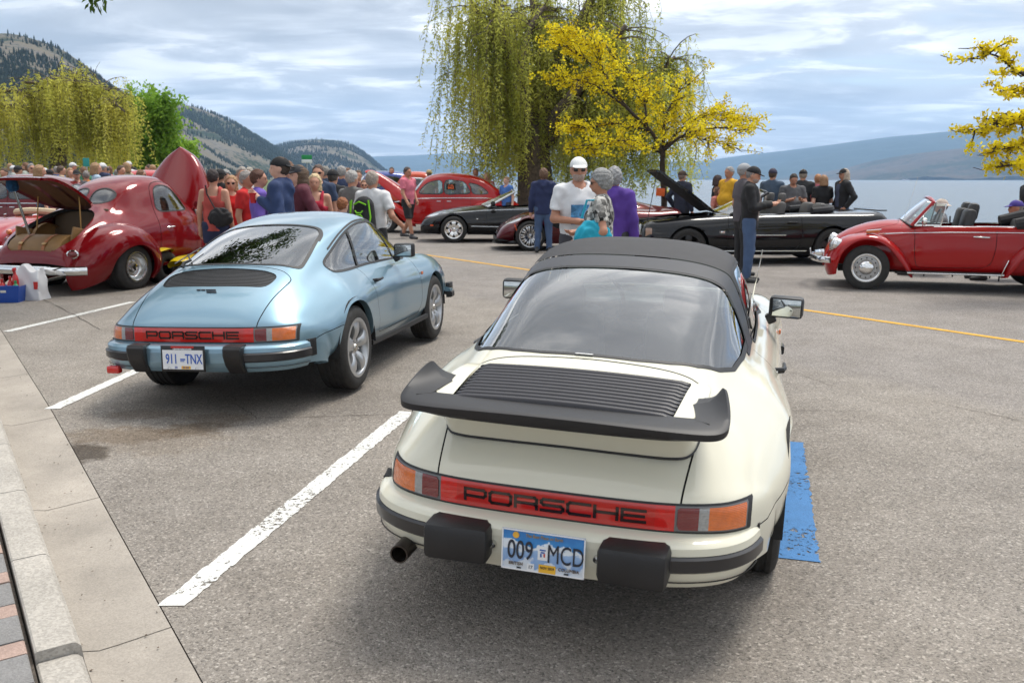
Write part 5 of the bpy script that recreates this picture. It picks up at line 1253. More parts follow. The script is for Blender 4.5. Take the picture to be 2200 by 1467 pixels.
# ---------------------------------------------------------------- wine red street rod coupe, boot open
def street_rod():
 WINE = paint('candy_wine_red', (.18, .003, .006), .1, .25)
 root = thing('hot_rod_coupe', 'glossy wine red vintage hot rod coupe with boot lid and bonnet raised', 'car')
 net = [sec(-.90, (0, .42), (.22, .42), (.38, .41), (.48, .40), (.54, .39), (.57, .37), (.57, .34), (.55, .31)),
           sec(-.88, (0, .56), (.22, .555), (.38, .54), (.50, .51), (.56, .47), (.59, .43), (.59, .37), (.56, .32)),
           sec(-.80, (0, .70), (.22, .695), (.40, .67), (.52, .62), (.585, .56), (.61, .49), (.61, .40), (.57, .32)),
           sec(-.55, (0, .89), (.24, .88), (.42, .84), (.55, .76), (.61, .66), (.64, .55), (.64, .42), (.6, .31)),
           sec(-.20, (0, 1.03), (.26, 1.02), (.42, .985), (.54, .92), (.62, .82), (.66, .68), (.665, .48), (.62, .31)),
           sec(.05, (0, 1.135), (.26, 1.12), (.41, 1.07), (.50, .995), (.60, .91), (.67, .74), (.68, .5), (.64, .31)),
           sec(.22, (0, 1.30), (.25, 1.275), (.40, 1.20), (.475, 1.09), (.575, .955), (.675, .78), (.69, .52), (.65, .30)),
           sec(.42, (0, 1.435), (.26, 1.415), (.42, 1.345), (.50, 1.21), (.575, 1.02), (.675, .81), (.695, .54), (.655, .30)),
           sec(.70, (0, 1.515), (.27, 1.495), (.43, 1.43), (.52, 1.29), (.595, 1.05), (.685, .83), (.70, .54), (.66, .30)),
           sec(1.00, (0, 1.53), (.27, 1.51), (.43, 1.445), (.525, 1.30), (.60, 1.06), (.685, .84), (.70, .54), (.66, .30)),
           sec(1.25, (0, 1.49), (.26, 1.465), (.42, 1.39), (.515, 1.25), (.595, 1.04), (.675, .84), (.69, .54), (.65, .30)),
           sec(1.48, (0, 1.30), (.25, 1.28), (.40, 1.21), (.49, 1.12), (.575, 1.0), (.65, .84), (.67, .54), (.63, .30)),
           sec(1.68, (0, 1.09), (.24, 1.08), (.38, 1.05), (.47, 1.0), (.54, .94), (.61, .82), (.63, .54), (.6, .31)),
           sec(1.95, (0, .72), (.22, .72), (.34, .72), (.40, .72), (.45, .70), (.50, .64), (.52, .5), (.5, .33)),
           sec(2.85, (0, .66), (.1, .66), (.17, .66), (.22, .65), (.26, .63), (.29, .58), (.31, .5), (.3, .35))]
 S = shell(net, 7, 7)
 boot = rounded([(.24, .0), (.41, .0)], .0) if False else None
 bo = crspline(np.array([(-.895, 0), (-.885, .28), (-.82, .43), (-.66, .50), (-.42, .475), (-.20, .40), (-.085, .25), (-.06, 0), (-.085, -.25), (-.20, -.40), (-.42, -.475), (-.66, -.50), (-.82, -.43), (-.885, -.28)]), 5, True)
 fb = lambda V: np.where((V[:, 2] > .565) & (V[:, 0] < .1), poly_sdf(V[:, :2], bo), 1.0)
 lid, S = S.split(fb)
 V, F = S.lip(lambda V: np.abs(fb(V)) < 3e-3, lambda V: np.stack([.03 + 0 * V[:, 0], -V[:, 1] * .05, -.04 + 0 * V[:, 0]], 1)); mesh_raw('boot_edge', V, F, DARK, root, False)
 def win(S, pts, cond, name, gm=GLASSD, w=.016, axes='xz', n=5):
  P = crspline(np.array(pts), n, True)
  f = lambda V: np.where(cond(V), poly_sdf(V[:, [0, 2]] if axes == 'xz' else V[:, [1, 2]], P), 1.0)
  ins, S = S.split(lambda V: f(V) - w); pane, seal = ins.split(f); seal.obj(name + '_seal', TRIM, root, .002); pane.obj(name, gm, root, -.004); return S
 for s in (1, -1):
  S = win(S, [(s * .055, 1.20), (s * .06, 1.30), (s * .16, 1.335), (s * .29, 1.305), (s * .36, 1.245), (s * .345, 1.185), (s * .24, 1.155), (s * .11, 1.160)], lambda V: (V[:, 0] < .5) & (V[:, 1] * s > 0), 'rear_window', axes='yz')
  S = win(S, [(.78, 1.04), (.77, 1.20), (.83, 1.335), (.98, 1.375), (1.14, 1.345), (1.28, 1.22), (1.36, 1.08), (1.34, 1.035), (1.1, 1.03)], lambda V: (V[:, 1] * s > .3), 'door_window', GLASS)
  door = crspline(np.array([(.70, .40), (.69, .80), (.70, 1.20), (.77, 1.38), (.97, 1.435), (1.18, 1.40), (1.34, 1.26), (1.44, 1.06), (1.46, .8), (1.46, .45), (1.1, .38)]), 5, True)
  g, S = band2(S, lambda V: np.where(V[:, 1] * s > .3, poly_sdf(XZ(V), door), 1.0), .004); g.obj('door_gap', DARK, root, -.006)
 S = S.cut(lambda V: np.maximum(.70 - V[:, 2], 1.72 - V[:, 0]))       # engine bay open
 S = S.cut(lambda V: arch_field(V, 0, .32, .34, .45)); 
 S.obj('body', WINE, root)
 rf = fender(0, .325, [(-28, .50, .40, .58, .78), (-8, .58, .385, .62, .86), (20, .60, .345, .64, .895), (50, .57, .305, .64, .91), (80, .57, .29, .62, .915), (110, .60, .295, .58, .91), (140, .69, .335, .50, .89), (165, .80, .38, .48, .85), (184, .86, .40, .50, .80), (197, .84, .42, .52, .74)], 10, 5)
 ff = fender(2.60, .34, [(-30, .48, .36, .25, .66), (0, .52, .37, .28, .72), (35, .50, .38, .30, .75), (70, .49, .38, .33, .76), (110, .50, .38, .40, .76), (145, .56, .40, .48, .75), (170, .66, .46, .54, .73), (190, .76, .60, .58, .70)])
 for s in (1, -1):
  (rf if s > 0 else mirrored(rf)).obj('rear_fender', WINE, root); (ff if s > 0 else mirrored(ff)).obj('front_fender', WINE, root)
  wheel(root, 0, s * .68, .315, .315, .33, .185, s, 'steelie'); wheel(root, 2.60, s * .62, .285, .285, .19, .185, s, 'steelie')
  t = MB().lathe([(0, -.02), (.028, -.017), (.042, -.006), (.046, .01)], 18, 'x').build('tail_lamp', LENS_R2, root); t.location = (-.82, s * .60, .54); t.rotation_euler = (0, 0, -s * .5); t.scale = (1.3, 1.3, 1.0)
  MB().lathe([(.044, -.012), (.056, -.006), (.056, .01)], 18, 'x').build('lamp_bezel', CHROME, t)
  MB().box((1.09, s * .690, .30), (1.2, .10, .06), None, .02).build('running_board', WINE, root)
  MB().tube([(.84, s * .69, .80), (.92, s * .72, .805), (.96, s * .715, .805)], [.008, .009, .006], 6).build('door_handle', CHROME, root)
  m = MB().lathe([(0, .02), (.04, .016), (.052, 0), (.048, -.014), (0, -.016)], 16, 'x'); m.tube([(0, 0, -.01), (-.0, -s * .10, -.07)], .007, 6); mo = m.build('door_mirror', WINE, root); mo.location = (1.44, s * .74, 1.10)
 hinge = Vector((-.06, 0, 1.085)); R = Matrix.Rotation(math.radians(56), 3, 'Y'); M = np.array(R)
 L = Surf((lid.V - np.array(hinge)) @ M.T + np.array(hinge) + [0, 0, .012], lid.N @ M.T, lid.T)
 lo = L.obj('boot_lid', WINE, root)
 inner = Surf(L.V - L.N * .035, -L.N, L.T[:, ::-1])
 lf = lambda V: poly_sdf(lid.V[:, :2], bo)
 pad, ribs = inner.split(np.maximum(poly_sdf(lid.V[:, :2], bo) + .06, .035 - np.abs(np.abs(lid.V[:, 1]) - .17)))
 TAN = mat('tan_leather', (.235, .125, .040), .55, var=.10, scale=9, bump=.1, bscale=200); TAN2 = mat('lid_lining', (.13, .060, .022), .7, var=.12, scale=9)
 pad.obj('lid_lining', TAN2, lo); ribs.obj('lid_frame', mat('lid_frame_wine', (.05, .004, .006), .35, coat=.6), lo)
 E = L.boundary(); a, b = L.V[E[:, 0]], L.V[E[:, 1]]; na, nb = L.N[E[:, 0]], L.N[E[:, 1]]; n = len(E); i = np.arange(n)
 mesh_raw('lid_edge', np.concatenate([a, b, b - nb * .035, a - na * .035]), np.stack([i, i + n, i + 2 * n, i + 3 * n], 1), WINE, lo, False)
 def loc(p): return tuple(np.array(hinge) + M @ (np.array(p) - np.array(hinge)) + [0, 0, .012])
 lt = Vector(loc((-.78, .30, .70)))
 MB().tube([(-.60, .26, .70), lt - Vector((0, 0, .05))], .017, 10).build('lid_prop', ALU, root)
 MB().tube([lt - Vector((-.02, 0, .16)), lt - Vector((-.008, 0, .11)), lt - Vector((0, .0, .05)), lt - Vector((0, .01, -.02))], [.055, .075, .065, .055], 8).build('prop_cloth', mat('blue_cloth', (.006, .055, .13), .9, var=.4, scale=30), root)
 for s in (1, -1): MB().tube([(-.40, s * .36, .80), loc((-.36, s * .33, .93))], .009, 6).build('lid_strut', mat('brass', (.35, .2, .07), .35, .8), root)
 tr = MB(); 
 base = np.array([(-.80, .0, .52), (-.79, .25, .52), (-.74, .40, .53), (-.6, .46, .54), (-.35, .45, .55), (-.12, .40, .58)]) 
 MB().box((-.40, 0, .50), (.92, .92, .05), None, .02).build('boot_floor', TAN, root)
 MB().box((-.02, 0, .78), (.05, .86, .60), (0, .15, 0), .02).build('boot_bulkhead', mat('boot_lining_dark', (.085, .055, .030), .8), root)
 for s in (1, -1):
  MB().box((-.36, s * .44, .66), (.62, .03, .30), (s * -.12, .22, 0), .012).build('boot_side', TAN, root)
  MB().lathe([(0, .02), (.24, .02), (.27, 0), (.27, -.05)], 28, 'y', (-.22, s * .40, .62)).build('wheel_tub', TAN, root)
 cs = MB(); V = []; F = []; prof = [(-.855, .575), (-.84, .62), (-.78, .69), (-.69, .745), (-.60, .765), (-.52, .75), (-.50, .55), (-.855, .54)]; ys = [-.41, -.40, .40, .41]
 for j, y in enumerate(ys):
  sc = .97 if j in (0, 3) else 1
  for x, z in prof: V.append((-.68 + (x + .68) * sc, y, .65 + (z - .65) * sc))
 n = len(prof)
 for j in range(3):
  for k in range(n): F.append((j * n + k, j * n + (k + 1) % n, (j + 1) * n + (k + 1) % n, (j + 1) * n + k))
 F += [tuple(range(n)), tuple(range(3 * n, 4 * n))]
 case = cs.add(V, F).build('luggage_cover', TAN, root, True, 40)
 STR = mat('orange_strap', (.33, .105, .025), .5)
 for y in (.20, -.17):
  MB().sweep([(x - .004, y, z + .004) for x, z in prof[:6]], [(-.024, -.003), (.024, -.003), (.024, .003), (-.024, .003)], True, (0, 0, 1)).build('strap', STR, case) if False else None
  V = []; F = []
  for x, z in prof[:6]:
   for dy in (-.026, .026): V.append((x - .006, y + dy, z + .006))
  for k in range(5): F.append((2 * k, 2 * k + 1, 2 * k + 3, 2 * k + 2))
  mesh_raw('strap', V, F, STR, case, False)
  MB().box((-.826, y, .665), (.012, .06, .04), (0, .8, 0), .004).build('buckle', mat('brass_buckle', (.45, .28, .12), .4, .6), case)
 bp_ = crspline([(-.86, .84, .345), (-.98, .70, .345), (-1.03, .4, .345), (-1.045, 0, .345), (-1.03, -.4, .345), (-.98, -.70, .345), (-.86, -.84, .345)], 5)
 MB().sweep(bp_, [(0, -.055), (.02, -.045), (.034, -.015), (.034, .015), (.02, .045), (0, .055), (-.02, 0)]).build('rear_bumper', CHROME, root)
 MB().tube([(-.98, -.28, .245), (-.60, -.30, .27), (-.2, -.3, .28)], [.05, .048, .04], 16, False).build('exhaust_pipe', CHROME, root)
 MB().lathe([(.0, .0), (.046, 0)], 16, 'x', (-.95, -.28, .247)).build('exhaust_bore', DARK, root)
 hn = []
 for t in np.linspace(0, 1, 12):
  w = .60 * (1 - t ** 1.6) ** .62 + .02; hgt = .46 * (1 - t * .72)
  hn.append([(t * 1.02, y, z) for y, z in ((0, hgt * .55), (w * .35, hgt * .53), (w * .7, hgt * .40), (w * .95, hgt * .15), (w * 1.0, -hgt * .15), (w * .98, -hgt * .45))])
 B = shell(hn, 3, 5); ang = math.radians(-70); Rb = np.array(Matrix.Rotation(ang, 3, 'Y')); hp = np.array([1.80, 0, .98])
 Bo = Surf(B.V @ Rb.T + hp, B.N @ Rb.T, B.T); bo_ = Bo.obj('bonnet', WINE, root)
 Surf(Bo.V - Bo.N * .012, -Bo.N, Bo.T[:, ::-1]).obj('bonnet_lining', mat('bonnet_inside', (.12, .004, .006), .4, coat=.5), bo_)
 e = MB(); e.box((2.25, 0, .66), (.7, .42, .30), None, .04); e.box((2.25, 0, .88), (.36, .30, .16), None, .04)
 e.build('engine_block', mat('engine_grey', (.08, .08, .085), .5, .4), root)
 for k in range(4):
  for s in (1, -1): MB().tube([(2.02 + k * .14, s * .18, .76), (2.02 + k * .14, s * .32, .72), (2.06 + k * .12, s * .36, .50)], .024, 8).build('header_pipe', CHROME, root)
 MB().lathe([(.0, .06), (.15, .06), (.17, .03), (.17, -.03), (.15, -.05)], 24, 'z', (2.25, 0, 1.0)).build('air_cleaner', CHROME, root)
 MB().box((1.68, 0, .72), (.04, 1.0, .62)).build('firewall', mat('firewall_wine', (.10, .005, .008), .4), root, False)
 MB().box((1.0, 0, .34), (2.6, 1.1, .06)).build('floor', UNDER, root, False)
 for s in (1, -1): b = MB(); b.box((.80, s * .30, .60), (.45, .45, .16), None, .05); b.box((.50, s * .30, .92), (.14, .45, .60), (0, -.15, 0), .06); b.build('seat', TAN, root)
 a = math.radians(71.5); h = Vector((math.cos(a), math.sin(a), 0)); l = Vector((-h.y, h.x, 0))
 p = Vector((-5.56, 13.39, 0)) + l * .88; root.location = (p.x, p.y, -.02); root.rotation_euler = (0, 0, a); root.scale = (1.12, 1.12, 1.10)
 return root
street_rod()
BLACKV = paint('gloss_black', (.008, .008, .009), 0, .25)
def soft_glass(): return glass('clear_glass', (.86, .9, .88))
def win_region(S, root, f, name, gm, w=.015, sm=TRIM):
 ins, S = S.split(lambda V: f(V) - w); pane, seal = ins.split(f); lr(seal, 'window_seal', sm, root, .002); lr(pane, name, gm, root, -.003); return S
# ---------------------------------------------------------------- black retro roadster
def roadster():
 root = thing('black_roadster', 'black two-seat convertible with chrome wheels and raked silver windscreen frame, beside red sedan', 'car')
 net = [sec(-1.02, (0, .45), (.3, .45), (.5, .45), (.62, .45), (.68, .44), (.70, .42), (.69, .38), (.6, .3)),
           sec(-.98, (0, .78), (.3, .78), (.5, .77), (.64, .74), (.71, .68), (.74, .58), (.73, .44), (.62, .28)),
           sec(-.5, (0, .93), (.3, .93), (.55, .92), (.72, .87), (.80, .78), (.84, .64), (.84, .44), (.7, .22)),
           sec(0, (0, .95), (.3, .95), (.6, .945), (.77, .89), (.86, .78), (.895, .62), (.89, .42), (.74, .2)),
           sec(.5, (0, .93), (.3, .93), (.62, .93), (.78, .885), (.86, .77), (.89, .60), (.885, .40), (.74, .19)),
           sec(1.2, (0, .91), (.3, .91), (.62, .91), (.78, .865), (.86, .76), (.885, .59), (.88, .39), (.74, .19)),
           sec(1.75, (0, .93), (.3, .925), (.58, .90), (.75, .85), (.845, .75), (.88, .58), (.875, .39), (.74, .19)),
           sec(2.1, (0, .93), (.3, .915), (.55, .875), (.73, .825), (.84, .745), (.885, .58), (.88, .39), (.74, .2)),
           sec(2.72, (0, .86), (.3, .845), (.52, .815), (.70, .785), (.83, .73), (.89, .58), (.885, .40), (.72, .2)),
           sec(3.15, (0, .78), (.28, .765), (.48, .74), (.64, .715), (.77, .665), (.84, .55), (.83, .38), (.66, .21)),
           sec(3.45, (0, .66), (.26, .655), (.44, .64), (.57, .61), (.67, .56), (.72, .47), (.71, .36), (.56, .23)),
           sec(3.58, (0, .47), (.24, .47), (.40, .465), (.50, .45), (.57, .43), (.60, .39), (.59, .33), (.5, .25))]
 S = shell(net)
 S = add_arch(S, 0, .345, .375, root, BLACKV); S = add_arch(S, 2.72, .345, .375, root, BLACKV); wheel_well(root, 0, .345, .375, .45, .84); wheel_well(root, 2.72, .345, .375, .45, .82)
 cab = rounded([(.15, -.02), (.15, .55), (.3, .68), (1.5, .68), (1.65, .6), (1.72, -.02)], [0, .1, .1, .1, .1, 0])
 S = S.cut(lambda V: np.where(V[:, 2] > .82, poly_sdf(XAY(V), cab), 1.0))
 g, S = band2(S, lambda V: np.where((np.abs(V[:, 1]) > .6) & (V[:, 2] < .86), poly_sdf(XZ(V), rounded([(.62, 1.1), (.62, .5), (.75, .28), (1.85, .28), (1.90, .5), (1.88, 1.1)], [0, .1, .1, .05, .1, 0])), 1.0), .004); lr(g, 'door_gap', DARK, root, -.006)
 lampf = lambda V: np.where((V[:, 0] > 2.9) & (V[:, 2] > .55), poly_sdf(XAY(V), rounded([(3.10, .60), (3.30, .50), (3.42, .50), (3.40, .60), (3.25, .70), (3.12, .72)], .05)), 1.0)
 ins, S = S.split(lampf); lr(ins, 'headlamp', mat('lamp_glass', (.55, .57, .58), .08, .55, coat=1), root, .002)
 S.obj('body', BLACKV, root)
 for s in (1, -1):
  lines(root, 'waist_strip', CHROME, [(3.0, s * .735, .738), (2.5, s * .81, .772), (1.9, s * .80, .812), (1.2, s * .812, .835), (.4, s * .815, .85)], .010); lines(root, 'side_strip', ALU, [(2.28, s * .892, .42), (1.4, s * .890, .40), (.5, s * .893, .41)], .012)
  MB().box((3.28, s * .80, .44), (.09, .02, .035), (0, 0, -s * .4), .006).build('side_marker', mat('marker_orange', (.65, .08, .01), .3), root)
  b = MB(); b.box((1.72, s * .93, .98), (.12, .22, .14), None, .045); b.tube([(1.72, s * .78, .88), (1.72, s * .88, .95)], .02, 6); b.build('door_mirror', BLACKV, root)
  MB().box((2.12, s * .888, .60), (.045, .008, .03), None, .003).build('fender_badge', CHROME, root)
  for k in range(6): MB().box((2.33 - k * .05, s * .80, .800), (.02, .03, .012), None, .002).build('fender_vent', CHROME, root)
  for x in (0, 2.72): wheel(root, x, s * .775, .335, .335, .235, .222, s, ('spoke', 7, .045, CHROME, DARK))
  b = MB(); b.box((.95, s * .38, .60), (.5, .48, .18), None, .06); b.box((.62, s * .38, .86), (.16, .48, .50), (0, -.2, 0), .07); b.build('seat', LEATHER, root)
 top = crspline([(1.16, -.60, 1.275), (1.20, -.3, 1.31), (1.21, 0, 1.315), (1.20, .3, 1.31), (1.16, .60, 1.275)], 3); bot = crspline([(1.84, -.70, .90), (2.0, -.3, .945), (2.04, 0, .95), (2.0, .3, .945), (1.84, .70, .90)], 3)
 A = np.array([[bot[i] + (top[i] - bot[i]) * t for t in np.linspace(0, 1, 6)] for i in range(len(bot))]); Surf.grid(A).obj('windscreen', GLASS, root)
 lines(root, 'windscreen_frame', ALU, [tuple(bot[0])] + [tuple(p) for p in top] + [tuple(bot[-1])], .028, 8)
 MB().box((.9, 0, .45), (1.8, 1.3, .05)).build('cabin_floor', LEATHER, root, False); MB().box((1.72, 0, .83), (.24, 1.3, .14), None, .04).build('dashboard', DASHM, root)
 MB().box((1.3, 0, .28), (4.2, 1.3, .06)).build('floor_pan', UNDER, root, False)
 place_car(root, -1.48, 23.33, 182, 2.72, .90); return root
roadster()
# ---------------------------------------------------------------- dark red supercar
def supercar():
 P = paint('dark_cherry_metallic', (.085, .004, .008), .35, .28)
 root = thing('sports_coupe', 'dark cherry low sports coupe with black roof pillars, nose behind person in navy hoodie', 'car')
 net = [sec(-.78, (0, .48), (.3, .48), (.55, .48), (.70, .47), (.78, .46), (.80, .43), (.79, .38), (.7, .24)),
           sec(-.74, (0, .92), (.3, .92), (.55, .91), (.72, .87), (.82, .78), (.86, .62), (.85, .42), (.72, .2)),
           sec(-.35, (0, .98), (.3, .975), (.50, .945), (.68, .90), (.82, .83), (.91, .68), (.92, .44), (.76, .18)),
           sec(.1, (0, 1.07), (.3, 1.055), (.46, .995), (.60, .92), (.80, .85), (.93, .68), (.94, .44), (.78, .17)),
           sec(.5, (0, 1.17), (.28, 1.15), (.44, 1.08), (.56, .96), (.77, .86), (.90, .68), (.92, .42), (.78, .16)),
           sec(.95, (0, 1.235), (.28, 1.215), (.46, 1.14), (.58, .98), (.74, .86), (.86, .68), (.885, .40), (.77, .15)),
           sec(1.3, (0, 1.225), (.28, 1.205), (.47, 1.13), (.60, .97), (.74, .85), (.85, .67), (.88, .40), (.77, .15)),
           sec(1.65, (0, 1.12), (.28, 1.10), (.48, 1.03), (.62, .93), (.75, .84), (.86, .67), (.885, .40), (.77, .15)),
           sec(2.05, (0, .93), (.28, .915), (.48, .885), (.64, .86), (.78, .82), (.88, .68), (.90, .42), (.78, .16)),
           sec(2.45, (0, .84), (.28, .83), (.46, .83), (.62, .845), (.77, .81), (.90, .68), (.92, .44), (.78, .16)),
           sec(2.75, (0, .79), (.28, .775), (.44, .78), (.60, .805), (.76, .785), (.90, .66), (.92, .44), (.76, .16)),
           sec(3.05, (0, .70), (.28, .685), (.44, .685), (.58, .695), (.72, .675), (.86, .56), (.88, .38), (.7, .17)),
           sec(3.32, (0, .57), (.26, .56), (.42, .55), (.54, .54), (.65, .515), (.74, .43), (.75, .30), (.6, .19)),
           sec(3.46, (0, .36), (.24, .36), (.38, .355), (.48, .35), (.56, .33), (.62, .29), (.62, .24), (.5, .2))]
 S = shell(net)
 S = add_arch(S, 0, .345, .375, root, P); S = add_arch(S, 2.71, .345, .375, root, P); wheel_well(root, 0, .345, .375, .45, .86); wheel_well(root, 2.71, .345, .375, .45, .86)
 S = win_region(S, root, lambda V: np.where(np.abs(V[:, 1]) > .38, poly_sdf(XZ(V), crspline(np.array([(1.74, .90), (1.52, 1.05), (1.30, 1.135), (1.08, 1.155), (.92, 1.14), (.86, 1.0), (.88, .905), (1.2, .895), (1.5, .893)]), 4, True)), 1.0), 'door_window', GLASS)
 S = win_region(S, root, lambda V: np.where(np.abs(V[:, 1]) > .34, poly_sdf(XZ(V), crspline(np.array([(.74, 1.10), (.70, .98), (.45, .98), (.18, .985), (.30, 1.02), (.55, 1.085)]), 4, True)), 1.0), 'quarter_window', GLASSD)
 S = win_region(S, root, lambda V: np.where(V[:, 2] > .85, poly_sdf(XAY(V), rounded([(1.36, -.02), (1.40, .42), (1.95, .56), (2.08, .3), (2.10, -.02)], [0, .1, .1, .1, 0])), 1.0), 'windscreen', GLASS)
 pl, S = S.split(lambda V: np.where(np.abs(V[:, 1]) > .36, poly_sdf(XZ(V), np.array([(.88, 1.16), (.72, 1.13), (.68, .96), (.85, .90)])), 1.0)); lr(pl, 'roof_pillar', BLACKV, root, .001)
 lampf = lambda V: np.where((V[:, 0] > 2.8), poly_sdf(XAY(V), rounded([(2.90, .66), (3.22, .52), (3.29, .58), (3.12, .74), (2.92, .80)], .05)), 1.0)
 ins, S = S.split(lampf); lr(ins, 'headlamp', mat('lamp_glass', (.55, .57, .58), .08, .55, coat=1), root, .001)
 vent, S = S.split(lambda V: np.where(np.abs(V[:, 1]) > .7, poly_sdf(XZ(V), rounded([(2.28, .70), (1.98, .66), (1.90, .52), (2.1, .50), (2.26, .58)], .04)), 1.0)); lr(vent, 'side_vent', DARK, root, -.012)
 gr, S = S.split(lambda V: np.where((V[:, 0] > 3.15) & (np.abs(V[:, 1]) < .5), np.abs(V[:, 2] - .33) - .07, 1.0)); gr.obj('nose_intake', DARK, root, -.01)
 S.obj('body', P, root)
 for s in (1, -1):
  MB().box((3.04, s * .866, .52), (.025, .014, .17), (0, .35, -s * .25), .005).build('side_marker', mat('marker_orange', (.65, .08, .01), .3), root)
  for x in (0, 2.71): wheel(root, x, s * .80, .338, .338, .25, .245, s, ('spoke', 10, .016, mat('machined_wheel', (.5, .5, .5), .2, 1.0), DARK))
  b = MB(); b.box((1.62, s * .93, .93), (.13, .20, .12), None, .045); b.box((1.62, s * .80, .88), (.08, .12, .04)); b.build('door_mirror', P, root)
  b = MB(); b.box((.95, s * .36, .45), (.5, .48, .18), None, .06); b.box((.62, s * .36, .74), (.16, .46, .60), (0, -.3, 0), .07); b.build('seat', LEATHER, root)
 sp = crspline([(2.98, -.87, .15), (3.28, -.74, .15), (3.45, -.45, .15), (3.50, 0, .15), (3.45, .45, .15), (3.28, .74, .15), (2.98, .87, .15)], 4); MB().sweep(sp, [(-.25, .0), (.04, .0), (.045, .02), (-.25, .03)]).build('splitter', BLACKPL, root)
 MB().box((1.4, 0, .24), (4.2, 1.4, .06)).build('floor_pan', UNDER, root, False); MB().box((1.75, 0, .80), (.3, 1.2, .1), None, .03).build('dashboard', DASHM, root)
 place_car(root, .419, 20.575, 183, 2.71, .925); return root
supercar()
